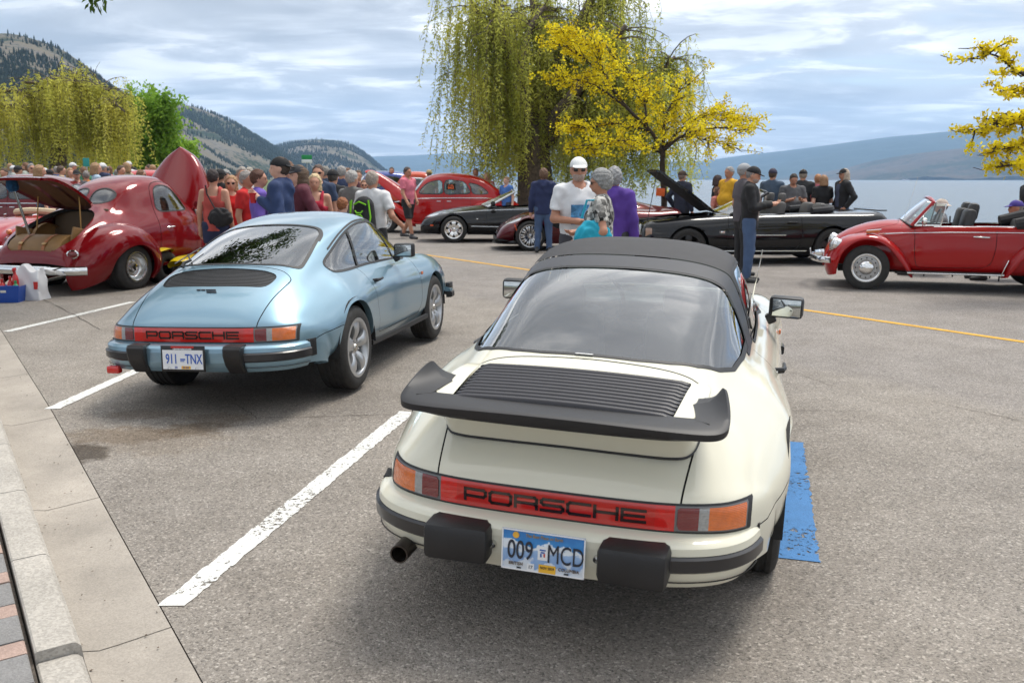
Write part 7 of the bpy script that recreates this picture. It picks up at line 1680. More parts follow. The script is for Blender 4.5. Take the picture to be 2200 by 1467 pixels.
def fine_tree(name, label, base, limbs, rg, n_sec, sec_len, n_leaf, leafL, leafm, bark, flat=.25, spread=.16, group=None, twig=.012, clump=5, dirz=None):
 """light tree: twigs off each limb, leaves in small tufts along the twigs"""
 root = tree(name, label, base, group); L = [(rel(root, p), a, b) for p, a, b in limbs]; tw = MB(); anchors = []
 limb_mesh('trunk', [L[0]], bark, root, 10)
 for q in L[1:]: limb_mesh('limb', [q], bark, root, 7)
 PP = [crspline(np.array([tuple(q) for q in p]), 6) for p, _, _ in L[1:]]
 w = np.array([np.linalg.norm(np.diff(P, axis=0), axis=1).sum() for P in PP]); w /= w.sum()
 for k in range(n_sec):
  P = PP[rg.choice(len(w), p=w)]; i = max(1, int(len(P) * rg.uniform(.18, 1)) - 1); d0 = P[i] - P[i - 1]; d0 = d0 / (np.linalg.norm(d0) + 1e-9)
  d = d0 * rg.uniform(.2, .9) + np.array([rg.normal(), rg.normal(), rg.normal() * flat + (dirz or .0)]) * .75; d /= np.linalg.norm(d); ln = rg.uniform(*sec_len)
  q = [P[i]]; c = P[i].copy()
  for s in range(4): c = c + d * ln / 4 + rg.normal(size=3) * .03; q.append(c.copy())
  tw.tube([tuple(v) for v in q], list(np.linspace(twig, twig * .4, 5)), 4, False)
  q = crspline(np.array(q), 4); anchors.append(q[4:])
 o = tw.build('twigs', bark, root); o['kind'] = 'stuff'
 A = np.concatenate(anchors); idx = rg.integers(len(A), size=n_leaf // clump); C = A[idx] + rg.normal(size=(len(idx), 3)) * spread * .5
 P = np.repeat(C, clump, 0) + rg.normal(size=(len(C) * clump, 3)) * spread * .4; D = rg.normal(size=P.shape) + [0, 0, .25]
 o = leaf_mesh('crown', P, D, rg.uniform(.7, 1.4, len(P)) * leafL, rg.uniform(.7, 1.3, len(P)) * leafL * .36, leafm, root, rg); o['kind'] = 'stuff'
 return root
WIL = leaf_mat('willow_leaf', (.30, .33, .06), (.64, .63, .13), .8)
WIL2 = leaf_mat('spring_willow_leaf', (.42, .42, .07), (.74, .70, .15), .4)
YEL = leaf_mat('golden_leaf', (.60, .46, .010), (.92, .80, .035), 2.2)
GRN = leaf_mat('spring_green_leaf', (.14, .28, .03), (.32, .50, .07), .8)
DGR = leaf_mat('street_tree_leaf', (.025, .05, .010), (.07, .11, .02), 2)
def px(*L): return [at(*q) for q in L]
Y0 = 30.0; tb = Vector((at(1152, 400, Y0).x, Y0, -.4))
weeping('weeping_willow', 'tall weeping willow with massive trunk by the lake behind the parked row', tb, [
 ([tb, at(1150, 400, Y0), at(1147, 330, Y0), at(1150, 270, Y0)], .66, .46),
 (px((1150, 275, 30), (1172, 200, 30.3), (1215, 105, 30.5), (1262, 20, 31), (1290, -70, 31)), .34, .10),
 (px((1147, 290, 30), (1110, 190, 29.5), (1080, 90, 29), (1065, -30, 29)), .30, .09),
 (px((1155, 300, 30), (1225, 215, 29.3), (1290, 130, 28.8), (1345, 55, 28.4)), .30, .07),
 (px((1165, 310, 30), (1250, 245, 29.6), (1340, 190, 29.6), (1410, 165, 29.6), (1450, 122, 29.6)), .24, .05),
 (px((1147, 285, 30), (1090, 230, 30), (1045, 185, 30.2), (1015, 155, 30.4)), .20, .04),
 (px((1110, 190, 29.5), (1130, 90, 30), (1150, 45, 30.2), (1170, 18, 30.4), (1200, 25, 30.4)), .16, .05),
 (px((1150, 270, 30), (1165, 180, 31.5), (1150, 60, 32.4), (1140, -60, 33)), .28, .08),
 (px((1080, 90, 29), (1045, 55, 29), (1020, 20, 29.2), (1005, -20, 29.3)), .12, .04),
 (px((1262, 20, 31), (1320, 0, 31), (1370, -30, 31)), .12, .04)],
 np.random.default_rng(3), 240, 2300, (.8, 4.8), WIL, .13, .019, BARK, .085, 1.0, (.7, 1.9))
Y1 = 22.5; tb = Vector((at(1427, 400, Y1).x, Y1, -.05))
fine_tree('golden_locust', 'golden yellow locust tree with layered branches in front of the willow', tb, [
 ([tb, at(1427, 430, Y1), at(1423, 370, Y1), at(1424, 322, Y1)], .085, .062),
 (px((1424, 330, 22.5), (1400, 285, 22.6), (1345, 230, 22.4), (1300, 165, 22.3), (1280, 100, 22.2), (1235, 75, 22.0), (1205, 62, 21.9)), .055, .010),
 (px((1400, 285, 22.6), (1330, 265, 22.9), (1270, 275, 23.1), (1225, 268, 23.2)), .035, .008),
 (px((1345, 230, 22.4), (1280, 185, 22.0), (1230, 170, 21.8), (1200, 165, 21.7)), .032, .008),
 (px((1424, 325, 22.5), (1470, 290, 22.1), (1540, 275, 21.8), (1610, 285, 21.7)), .045, .008),
 (px((1424, 318, 22.5), (1480, 265, 22.8), (1540, 245, 23.0), (1590, 262, 23.1)), .04, .008),
 (px((1424, 316, 22.5), (1430, 250, 22.9), (1455, 205, 23.1), (1480, 170, 23.2)), .04, .008),
 (px((1420, 328, 22.5), (1360, 305, 22.2), (1300, 305, 21.9), (1255, 322, 21.8)), .036, .008),
 (px((1390, 270, 22.5), (1380, 200, 22.9), (1340, 150, 23.1), (1300, 95, 23.2)), .03, .008),
 (px((1300, 165, 22.3), (1240, 115, 22.3), (1200, 95, 22.3)), .02, .006),
 (px((1470, 290, 22.1), (1530, 305, 21.8), (1590, 320, 21.6)), .02, .006)],
 np.random.default_rng(5), 380, (.25, .95), 14500, .062, YEL, BARKD, .20, .10)
Y2 = 12.2; tb = Vector((at(2420, 400, Y2).x, Y2 + .4, 0))
fine_tree('golden_locust', 'golden yellow locust tree reaching in from the right edge above the red convertible', tb, [
 ([tb, tb + Vector((0, 0, 1.4)), tb + Vector((-.05, 0, 2.6))], .08, .06),
 ([tb + Vector((-.05, 0, 2.4)), at(2300, 205, 12.3), at(2190, 155, 12.2), at(2150, 125, 12.1), at(2112, 112, 12.1)], .04, .006),
 ([tb + Vector((-.05, 0, 2.4)), at(2300, 190, 12.6), at(2200, 190, 12.8), at(2140, 200, 12.9)], .035, .006),
 ([tb + Vector((-.03, 0, 2.1)), at(2300, 265, 12.2), at(2190, 258, 12.1), at(2130, 272, 12.0), at(2078, 286, 12.0)], .035, .006),
 ([tb + Vector((-.03, 0, 2.0)), at(2290, 300, 12.5), at(2180, 315, 12.6), at(2125, 330, 12.6)], .03, .006),
 ([tb + Vector((-.03, 0, 1.9)), at(2300, 330, 12.0), at(2210, 345, 11.9), at(2145, 360, 11.9)], .03, .006),
 ([tb + Vector((-.05, 0, 2.6)), at(2380, 120, 12.4), at(2350, 20, 12.6)], .04, .01)],
 np.random.default_rng(6), 170, (.15, .38), 7500, .05, YEL, BARKD, .2, .05)
Y3 = 52; tb = Vector((at(120, 360, Y3).x, Y3, .4))
weeping('weeping_willow', 'yellow-green weeping willow spreading over the crowd at far left', tb, [
 ([tb, at(125, 340, Y3), at(130, 300, Y3), at(128, 265, Y3)], .5, .32),
 (px((128, 268, 52), (60, 235, 51), (-10, 230, 50.5), (-70, 250, 50)), .22, .05), (px((128, 268, 52), (80, 215, 51), (25, 195, 50.5), (-20, 205, 50)), .22, .05), (px((128, 268, 52), (105, 205, 51.5), (80, 180, 51), (50, 178, 50.5)), .2, .05), (px((128, 268, 52), (140, 210, 52), (150, 175, 52), (178, 150, 52)), .22, .03),
 (px((128, 268, 52), (170, 220, 51.5), (205, 190, 51), (235, 195, 50.5)), .2, .05), (px((130, 270, 52), (195, 235, 51), (240, 222, 50.5), (268, 240, 50)), .2, .05), (px((128, 268, 52), (115, 210, 54), (95, 180, 55)), .2, .06), (px((128, 270, 52), (160, 225, 54), (190, 195, 55), (215, 190, 55.5)), .18, .05), (px((140, 210, 52), (115, 180, 50.5), (100, 172, 49.5)), .12, .04), (px((170, 220, 51.5), (165, 185, 50), (150, 172, 49.5)), .12, .04)],
 np.random.default_rng(8), 260, 1700, (1.0, 4.4), WIL2, .20, .028, BARK, .17, 1.3, (.8, 1.9))
def broad(name, label, pxc, Y, zt, rad, rg, n, leafm, leafL, grow=.6):
 c = at(pxc[0], pxc[1], Y); b = Vector((c.x, Y, float(G(c.x, Y)) - .1)); L = [([b, b + Vector((.05, 0, zt * .22)), b + Vector((0, .05, zt * .42))], rad * .06, rad * .045)]
 for k in range(9):
  a = k * 2.4 + rg.uniform(-.3, .3); h = zt * rg.uniform(.55, 1.0); r = rad * rg.uniform(.35, .95) * (1.15 - .6 * (h / zt)); s = b + Vector((0, 0, zt * rg.uniform(.25, .45)))
  L.append(([s, s.lerp(b + Vector((math.cos(a) * r, math.sin(a) * r, h)), .5) + Vector((0, 0, zt * .06)), b + Vector((math.cos(a) * r, math.sin(a) * r, h))], rad * .03, rad * .008))
 return fine_tree(name, label, b, L, rg, 160, (rad * .25, rad * .6), n, leafL, leafm, BARK, .6, rad * .16, None, .02, 6)
broad('young_tree', 'fresh green broadleaf tree at the right side of the left willow', (325, 330), 56, 5.6, 2.3, np.random.default_rng(12), 15000, GRN, .21)
broad('small_tree', 'low bright green tree just left of the raised wine red bonnet', (372, 345), 58, 3.1, 1.6, np.random.default_rng(13), 8000, GRN, .20)
broad('small_tree', 'dense low green tree in front of the willow foot above the crowd', (295, 345), 62, 3.6, 2.4, np.random.default_rng(14), 9000, GRN, .21)
tb = Vector((-8.2, 10.8, .1))
rg = np.random.default_rng(21); Lm = [([tb, tb + Vector((.05, 0, 1.8)), tb + Vector((.2, .1, 3.6))], .12, .09)]
for k in range(18):
 a = rg.uniform(-.7, .8) if k < 15 else rg.uniform(1.6, 4.6); r = rg.uniform(2.4, 7.0) if k < 15 else rg.uniform(1.5, 2.6); e = tb + Vector((math.cos(a) * r, math.sin(a) * r, 0)); e.z = 1.59 + .185 * e.y + rg.uniform(.8, 2.4); s = tb + Vector((.2, .1, 3.5)); Lm.append(([s, s.lerp(e, .5) + Vector((0, 0, .55)), e], .05, .012))
tip = at(212, 2, 9.5)
st = fine_tree('street_tree', 'green street tree on the pavement whose leaf tip hangs into the top left corner', tb, Lm, rg, 330, (.35, .8), 25000, .095, DGR, BARKD, .30, .20)
limb_mesh('limb', [(rel(st, [tb + Vector((.2, .1, 3.5)), tb + Vector((1.6, -.3, 4.0)), tip + Vector((-.6, -.1, .55)), tip + Vector((-.02, 0, .06))]), .05, .004)], BARKD, st, 6)
lf = np.array([tip - st.location]); P = lf + np.array([[rg.uniform(-.10, .10), rg.uniform(-.07, .07), rg.uniform(-.08, .15)] for k in range(46)]); o = leaf_mesh('leaf_spray', P, np.stack([rg.normal(size=46) * .5, rg.normal(size=46) * .3, -.8 + rg.normal(size=46) * .3], 1), .085, .018, leaf_mat('spray_leaf', (.05, .10, .015), (.11, .17, .03), 8), st, rg); o['kind'] = 'stuff'
# ================================================================ people
def surface_net(f, lo, hi, h):
 """smooth closed mesh of f<0 (naive surface nets)"""
 ax = [np.arange(a, b + h, h) for a, b in zip(lo, hi)]; nx, ny, nz = map(len, ax)
 ci = [np.minimum((np.arange(n) + 2) // 4, (n + 3) // 4) for n in (nx, ny, nz)]; cx = [a[0] + h * 4 * np.arange(c[-1] + 1) for a, c in zip(ax, ci)]
 C = np.stack(np.meshgrid(*cx, indexing='ij'), -1); D = f(C.reshape(-1, 3)).reshape(C.shape[:3])[np.ix_(*ci)]      # coarse pass, then only near the skin
 near = np.argwhere(np.abs(D) < 5.5 * h); D[tuple(near.T)] = f(near * h + np.array([a[0] for a in ax]))
 S = D < 0; c = [(i, j, k) for i in (0, 1) for j in (0, 1) for k in (0, 1)]
 sh = lambda A, o: A[o[0]:nx - 1 + o[0], o[1]:ny - 1 + o[1], o[2]:nz - 1 + o[2]]
 cnt = sum(sh(S, o).astype(np.int8) for o in c); act = (cnt > 0) & (cnt < 8); idx = np.full(act.shape, -1); cells = np.argwhere(act); idx[act] = np.arange(len(cells))
 acc = np.zeros((len(cells), 3)); w = np.zeros(len(cells)); i, j, k = cells.T
 for a in range(8):
  for b in range(a + 1, 8):
   A, B = c[a], c[b]
   if sum(abs(q - r) for q, r in zip(A, B)) != 1: continue
   da, db = D[i + A[0], j + A[1], k + A[2]], D[i + B[0], j + B[1], k + B[2]]; m = (da < 0) != (db < 0); t = np.where(m, da / np.where(m, da - db, 1), 0)
   for q in range(3): acc[:, q] += np.where(m, A[q] + (B[q] - A[q]) * t, 0)
   w += m
 V = (cells + acc / w[:, None]) * h + np.array(lo); F = []
 for d in range(3):
  o = [0, 0, 0]; o[d] = 1; e1, e2 = [q for q in range(3) if q != d]
  A = S[:nx - o[0], :ny - o[1], :nz - o[2]]; B = S[o[0]:, o[1]:, o[2]:]
  for flip, M in ((0, A & ~B), (1, ~A & B)):
   q = np.argwhere(M); q = q[(q[:, e1] > 0) & (q[:, e2] > 0) & (q[:, e1] < (nx, ny, nz)[e1] - 1) & (q[:, e2] < (nx, ny, nz)[e2] - 1)]
   if not len(q): continue
   u = np.zeros(3, int); v = np.zeros(3, int); u[e1] = 1; v[e2] = 1
   g = lambda r: idx[r[:, 0], r[:, 1], r[:, 2]]
   quad = np.stack([g(q - u - v), g(q - v), g(q), g(q - u)], 1)
   if (flip == 1) != (d == 1): quad = quad[:, ::-1]
   F.append(quad)
 F = np.concatenate(F) if F else np.zeros((0, 4), int); F = F[(F >= 0).all(1)]
 return V, F
def cone(p, a, b, r1, r2, sq=1.0):
 a, b = np.array(a, float), np.array(b, float); s = np.array([1, sq, 1]); q = (p - a) * s; e = (b - a) * s; t = np.clip(q @ e / (e @ e + 1e-9), 0, 1)
 return np.linalg.norm(q - t[:, None] * e, axis=1) - (r1 + (r2 - r1) * t)
def ell(p, c, r): r = np.array(r); k = np.linalg.norm((p - np.array(c)) / r, axis=1); return (k - 1) * r.min()
def smin(ds, k=.03):
 d = ds[0]
 for e in ds[1:]: h = np.clip(.5 + .5 * (e - d) / k, 0, 1); d = e * (1 - h) + d * h - k * h * (1 - h)
 return d
def wrinkle(p, a, f=1.0): return a * (np.sin(p[:, 2] * 38 * f + 4 * np.sin(p[:, 0] * 17 * f) + 3 * np.cos(p[:, 1] * 19 * f)) + .6 * np.sin(p[:, 0] * 41 * f + p[:, 2] * 23 * f + 2 * np.sin(p[:, 1] * 13)))
ARMS = {'down': ((.055, -.03, -.29), (.075, .03, -.54)), 'phone': ((.06, .06, -.28), (-.09, .30, -.23)), 'cup': ((.05, -.05, -.28), (-.03, .17, -.13)), 'pocket': ((.13, -.09, -.26), (.06, .05, -.47)), 'hold': ((.07, .04, -.28), (-.12, .24, -.30)), 'back': ((.06, -.10, -.28), (.05, -.12, -.53)), 'carry': ((.12, -.06, -.27), (.13, .16, -.38)), 'lap': ((.06, .08, -.26), (-.04, .30, -.34)), 'swing': ((.06, .05, -.29), (.07, .20, -.50))}
SKIN = mat('skin', (.52, .27, .18), .55, var=.08, scale=20); SKIN2 = mat('tanned_skin', (.42, .20, .125), .55, var=.08, scale=20); SKIN3 = mat('fair_skin', (.60, .34, .25), .55, var=.08, scale=20)
def cloth(c, rough=.85):
 n = 'cloth_%02x%02x%02x' % tuple(int(min(1, v) ** .45 * 255) for v in c); return mat(n, c, rough, var=.16, scale=7, bump=.25, bscale=320)
def person_mesh(root, arms=('down', 'down'), legs='stand', head=(0, 0), sleeve='short', bottom='long', fat=1.0, female=False, top=(.3, .3, .3), pants=(.05, .05, .07), shoes=(.03, .03, .03), skin=SKIN, hair=('short', (0.1, 0.07, 0.05)), cap=None, brim=1, glasses=False, hood=False, beard=None, open_jacket=None, res=.019, face=True, hands=True, band=None):
 hz = .92; dz = 0.0
 if legs == 'sit': dz = -.44
 SH = [np.array([s * (.168 if female else .188) * (1 + (fat - 1) * .35), 0, 1.415 + dz]) for s in (1, -1)]      # right (+x), left
 EL = []; WR = []
 for i, s in enumerate((1, -1)):
  e, w = ARMS[arms[i]]; EL.append(SH[i] + np.array(e) * [s, 1, 1]); WR.append(SH[i] + np.array(w) * [s, 1, 1])
 hips = [np.array([s * .092, 0, hz + dz]) for s in (1, -1)]
 if legs == 'sit': KN = [np.array([s * .14, .42, .50]) for s in (1, -1)]; AN = [np.array([s * .14, .46, .085]) for s in (1, -1)]
 elif legs == 'walk': KN = [np.array([.10, .10, .49]), np.array([-.10, -.06, .49])]; AN = [np.array([.10, .20, .09]), np.array([-.10, -.28, .12])]
 else: KN = [np.array([s * .11, .02, .49]) for s in (1, -1)]; AN = [np.array([s * .13, -.01, .085]) for s in (1, -1)]
 a, b = map(math.radians, head); RH = np.array(Euler((-b, 0, a)).to_matrix()); o = np.array([0, -.005, 1.50 + dz])
 hl = lambda p: (p - o) @ RH          # head-local, origin at the base of the skull
 hw = lambda q: o + RH @ np.array(q)
 f_ = fat; w_ = .93 if female else 1.0
 def torso(p, g=0.0, low=.90):
  d = [cone(p, (0, 0, low + dz), (0, .0, 1.08 + dz), .165 * (1.06 if female else 1) * (.6 + .4 * f_) + g, .148 * w_ * f_ + g, 1.42), cone(p, (0, .01 * f_, 1.08 + dz), (0, 0, 1.30 + dz), .148 * w_ * f_ + g, .172 * w_ * (.7 + .3 * f_) + g, 1.42), cone(p, (0, 0, 1.30 + dz), (0, -.01, 1.40 + dz), .172 * w_ * (.7 + .3 * f_) + g, .125 * w_ + g, 1.42), cone(p, SH[0] * [.75, 1, 1], SH[1] * [.75, 1, 1], .062 + g, .062 + g)]
  if f_ > 1.12: d.append(ell(p, (0, .07 * f_, 1.08 + dz), (.155 * f_ + g, .12 * f_ + g, .16 + g)))
  if female: d += [ell(p, (s * .075, .085, 1.275 + dz), (.07 + g, .06 + g, .07 + g)) for s in (1, -1)]
  return smin(d, .05)
 def arm(p, i, g=0.0, t=1.0): return smin([cone(p, SH[i], EL[i], .052 + g, .043 + g), cone(p, EL[i], EL[i] + (WR[i] - EL[i]) * t, .043 + g, .031 + g * .9 + .012 * (1 - t))], .02)
 def leg(p, i, g=0.0): return smin([cone(p, hips[i], KN[i], .090 * (.75 + .25 * f_) + g, .060 + g), cone(p, KN[i] + [0, -.0, 0], AN[i], .060 + g, .042 + g)], .03)
 def headf(p):
  q = hl(p); return smin([ell(q, (0, .0, .145), (.077, .098, .108)), ell(q, (0, .030, .085), (.058, .070, .070)), cone(q, (0, .094, .125), (0, .117, .098), .010, .013), ell(q, (.078, -.005, .120), (.012, .022, .032)), ell(q, (-.078, -.005, .120), (.012, .022, .032)), cone(q, (0, .085, .060), (0, .088, .066), .014, .012), ell(q, (0, .072, .150), (.055, .032, .012))], .022)
 def palm(i):
  d = WR[i] - EL[i]; d /= np.linalg.norm(d); return d
 def bodyf(p):
  ds = [torso(p, -.012), headf(p), cone(p, (0, -.018, 1.42 + dz), hw((0, -.005, .06)), .060 * w_, .054 * w_)]
  for i in (0, 1):
   d = palm(i); ds += [arm(p, i), leg(p, i), cone(p, WR[i], WR[i] + d * .085, .030, .034)]
  return smin(ds, .025)
 r = .75 if legs == 'sit' else .42
 V, F = surface_net(bodyf, (-.48, -.42, .05), (.48, r, 1.80 + dz), res)
 if hands:
  for i, s in enumerate((1, -1)):
   d = palm(i); up = np.array([s * 1.0, .25, 0]); up -= d * (up @ d); up /= np.linalg.norm(up); nn = np.cross(d, up); curl = nn * (1 if (nn @ np.array([-s * 1.0, .3, -.2])) > 0 else -1)
   c0 = WR[i] + d * .03
   def hand(p):
    acr = np.array([0, 1.0, 0]); acr = acr - d * (acr @ d); acr /= np.linalg.norm(acr) + 1e-9; cu = np.cross(d, acr) * s; ds = [cone(p, c0, c0 + d * .055, .028, .034)]
    for k, (off, ln) in enumerate(((-.027, .062), (-.009, .074), (.010, .070), (.027, .055))):
     b0 = c0 + d * .070 + acr * -off; k1 = b0 + d * ln * .55 + cu * -.012; k2 = k1 + d * ln * .35 + cu * -.026; ds += [cone(p, b0 - d * .02, k1, .0098, .0092), cone(p, k1, k2, .0092, .0078)]
    t0 = c0 + d * .015 + acr * .024; t1 = t0 + d * .035 + acr * .026 + cu * -.012; ds += [cone(p, t0, t1, .013, .011), cone(p, t1, t1 + d * .032 + cu * -.008, .011, .009)]
    return smin(ds, .006)
   lo = np.minimum(WR[i], WR[i] + d * .21) - .06; hi = np.maximum(WR[i], WR[i] + d * .21) + .06
   v, f2 = surface_net(hand, lo, hi, .0075); F = np.concatenate([F, f2 + len(V)]); V = np.concatenate([V, v])
 body = mesh_raw('body', V, F, skin, root)
 tm = cloth(top); pm = cloth(pants)
 tt = {'short': .0, 'long': .97, 'none': -1}[sleeve]
 low = .80 if bottom != 'dress' else .55
 def shirt(p):
  g = .016 if sleeve != 'long' else .024
  ds = [torso(p, g, .86)]
  if tt >= 0:
   for i in (0, 1):
    if tt == 0: ds.append(np.maximum(cone(p, SH[i], SH[i] + (EL[i] - SH[i]) * .78, .066 + g * .4, .062 + g * .4), ((p - SH[i]) @ ((EL[i] - SH[i]) / np.linalg.norm(EL[i] - SH[i]))) - .21))
    else: ds.append(arm(p, i, g * 1.0, .97))
  d = smin(ds, .035)
  if hood: d = smin([d, np.maximum(cone(p, (-.09, -.075, 1.46 + dz), (.09, -.075, 1.46 + dz), .055, .055), -1), cone(p, (0, -.105, 1.40 + dz), (0, -.085, 1.47 + dz), .07, .05)], .04)
  d = d + wrinkle(p, .0035)
  q = hl(p); neck = cone(p, (0, .02, 1.42 + dz), (0, .05, 1.56 + dz), .062 if sleeve != 'none' else .085, .085)
  d = np.maximum(d, -neck)
  if sleeve == 'none': d = np.maximum(d, np.where(p[:, 2] > 1.28 + dz, np.abs(p[:, 0]) - .125, -1.0)); d = np.maximum(d, np.where(np.abs(p[:, 0]) < .07, p[:, 2] - 1.36 - dz, -1.0))
  return np.maximum(d, (.845 if sleeve != 'long' else .80) + dz - p[:, 2])
 V, F = surface_net(shirt, (-.50, -.42, .76 + dz), (.50, .48, 1.56 + dz), res); mesh_raw('jacket' if open_jacket else ('hoodie' if hood else ('tank_top' if sleeve == 'none' else 'shirt')), V, F, tm, root)
 if open_jacket:
  fr = lambda p: np.maximum(np.maximum(torso(p, .030, .86) + wrinkle(p, .003), np.abs(p[:, 0] + .02) - .075), np.maximum(.02 - p[:, 1], np.maximum(.93 + dz - p[:, 2], p[:, 2] - 1.43 - dz)))
  V, F = surface_net(fr, (-.2, 0, .9 + dz), (.2, .42, 1.46 + dz), res); mesh_raw('undershirt', V, F, cloth(open_jacket), root)
 if bottom in ('long', 'shorts', 'short_shorts'):
  cut = {'long': .055, 'shorts': .50, 'short_shorts': .66}[bottom]; g = .016 if bottom == 'long' else .024
  def pf(p):
   d = smin([torso(p, .006, .90)] + [leg(p, i, g) for i in (0, 1)], .03) + wrinkle(p, .003, .8)
   if legs == 'sit': d = np.maximum(d, p[:, 2] - 1.02 - dz); return d if bottom == 'long' else np.maximum(d, p[:, 1] - .40)
   return np.maximum(np.maximum(d, p[:, 2] - .99), cut - p[:, 2])
  V, F = surface_net(pf, (-.34, -.45, .03), (.34, .60, 1.02), res); mesh_raw('trousers' if bottom == 'long' else 'shorts', V, F, pm, root)
 for i in (0, 1):
  a_ = AN[i]
  sf = lambda p: np.maximum(smin([cone(p, (a_[0], a_[1] - .05, a_[2] - .045), (a_[0] * 1.15, a_[1] + .155, a_[2] - .055), .042, .036, .9), cone(p, a_ + [0, -.01, .02], a_ + [0, .0, -.03], .05, .048)], .03), a_[2] - .085 - p[:, 2])
  V, F = surface_net(sf, a_ + [-.12, -.16, -.11], a_ + [.12, .26, .09], .014); mesh_raw('shoe', V, F, cloth(shoes, .6), root)
 style, hc = hair; hm = mat('hair_%02x%02x%02x' % tuple(int(v ** .45 * 255) for v in hc), hc, .7, var=.35, scale=60, bump=.6, bscale=140)
 if style != 'bald':
  def hf(p):
   q = hl(p); d = ell(q, (0, -.008, .150), (.086, .106, .112))
   front = (q[:, 1] - .045) * .9 + (.185 - q[:, 2]) * .7; d = np.maximum(d, front - .02); d = np.maximum(d, .085 - q[:, 2] + np.clip(q[:, 1], -1, 1) * .5)
   if style == 'long': d = smin([d, np.maximum(cone(q, (0, -.055, .13), (0, -.075, -.08), .085, .075, 1.2), q[:, 1] - .01)], .03)
   if style == 'bob': d = smin([d, np.maximum(cone(q, (0, -.025, .14), (0, -.04, .03), .098, .100, 1.0), np.maximum(q[:, 1] - .035, -(q[:, 2] - .0)))], .03)
   if style == 'curly': d = d - .012
   return d + .0035 * np.sin(q[:, 0] * 90 + 3 * np.sin(q[:, 2] * 60)) * (1.5 if style == 'curly' else 1)
  c = hw((0, -.02, .10)); V, F = surface_net(hf, c - .24, c + .22, .012); mesh_raw('hair', V, F, hm, root)
 if beard:
  bf = lambda p: np.maximum(ell(hl(p), (0, .036, .066), (.062, .074, .060)), np.maximum(hl(p)[:, 2] - .085, .02 - hl(p)[:, 1])); c = hw((0, .04, .07)); V, F = surface_net(bf, c - .12, c + .12, .010); mesh_raw('beard', V, F, mat('beard_grey', beard, .8, var=.3, scale=80), root)
 if cap is not None:
  def cf(p):
   q = hl(p); dome = np.maximum(ell(q, (0, -.004, .155), (.093, .114, .108)), .158 - q[:, 2])
   br = np.maximum(ell(q, (0, brim * .115, .166), (.078, .088, .03)), np.maximum(np.abs(q[:, 2] - .166 + .25 * np.maximum(0, brim * q[:, 1] - .09) ** 1 + .8 * q[:, 0] ** 2 * 1.2) - .008, -brim * q[:, 1] + .03))
   return np.minimum(dome, br)
  c = hw((0, 0, .19)); V, F = surface_net(cf, c - .23, c + .23, .0095); mesh_raw('cap', V, F, cloth(cap, .8), root)
 if face:
  dk = mat('eye_dark', (.02, .015, .012), .3); lp = mat('lip', (.30, .10, .08), .5)
  if glasses:
   g = MB()
   for s in (1, -1): g.box((s * .033, .096, .128), (.050, .012, .034), (0, 0, -s * .22), .006); g.tube([(s * .060, .088, .134), (s * .079, .0, .134)], .003, 4)
   g.box((0, .102, .134), (.02, .006, .006)); go = g.build('glasses', mat('sunglass', (.012, .011, .012), .15), root)
   go.matrix_local = Matrix.Translation(Vector(o)) @ Matrix(RH.tolist()).to_4x4()
  else:
   for s in (1, -1):
    e = MB().lathe([(0, -.005), (.009, -.004), (.011, 0), (.009, .004), (0, .005)], 8, 'y').build('eye', dk, root); e.matrix_local = Matrix.Translation(Vector(hw((s * .031, .089, .128)))) @ Matrix(RH.tolist()).to_4x4()
  mo = MB().box((0, 0, 0), (.040, .010, .008), None, .003).build('mouth', lp, root); mo.matrix_local = Matrix.Translation(Vector(hw((0, .098, .070)))) @ Matrix(RH.tolist()).to_4x4()
 return dict(sh=SH, wr=WR, el=EL, hw=hw)
PEOPLE = []
def person(label, px_, Y, H, ang, group=None, z=None, **k):
 """px_: pixel column of the body axis, Y distance, H height, ang: direction faced (degrees from +x)"""
 x = float(at(px_, 386, Y).x); zz = float(G(x, Y)) if z is None else z
 root = thing('person', label, 'person', (x, Y, zz), math.radians(ang - 90), group); s = H / 1.765; root.scale = (s, s, s)
 root['_j'] = 0; del root['_j']
 j = person_mesh(root, **k); PEOPLE.append(root); return root, j
def wpos(root, p): return Matrix.LocRotScale(root.location, root.rotation_euler, root.scale) @ Vector(p)
DEN = (.055, .095, .185); BLK = (.012, .012, .014); NAVY = (.018, .028, .085)
# --- around the ivory car
r, j = person('man in black jacket, black cap and jeans looking down at his phone behind ivory car', 1614, 14.35, 1.80, -18, arms=('phone', 'phone'), head=(0, 14), sleeve='long', top=BLK, open_jacket=(.26, .22, .20), pants=DEN, hair=('short', (0.193, 0.182, 0.176)), cap=BLK, skin=SKIN, beard=(.34, .26, .22), res=.016)
w1 = wpos(r, (j['wr'][0] + j['wr'][1]) / 2 + np.array([0, .08, .02])); ph = MB().box((0, 0, 0), (.075, .14, .010), None, .003).build('phone', mat('phone_black', (.01, .01, .012), .15), None); ph.location = w1; ph.rotation_euler = (.5, 0, math.radians(-108)); tag(ph, 'black phone in the hands of the man in the black jacket', 'phone')
bd = MB().box((.125, .155, 1.20), (.095, .012, .030), (0, 0, -.35)).build('jacket_badge', mat('badge_white', (.6, .58, .5), .6), r)
person('tall man in dark grey t-shirt and grey cap directly behind the man in black jacket', 1599, 15.4, 1.86, 10, arms=('down', 'down'), sleeve='short', fat=1.2, top=(.085, .075, .085), pants=(.02, .02, .022), hair=('short', (0.275, 0.264, 0.253)), cap=(.32, .33, .34), beard=(.40, .36, .33), skin=SKIN2)
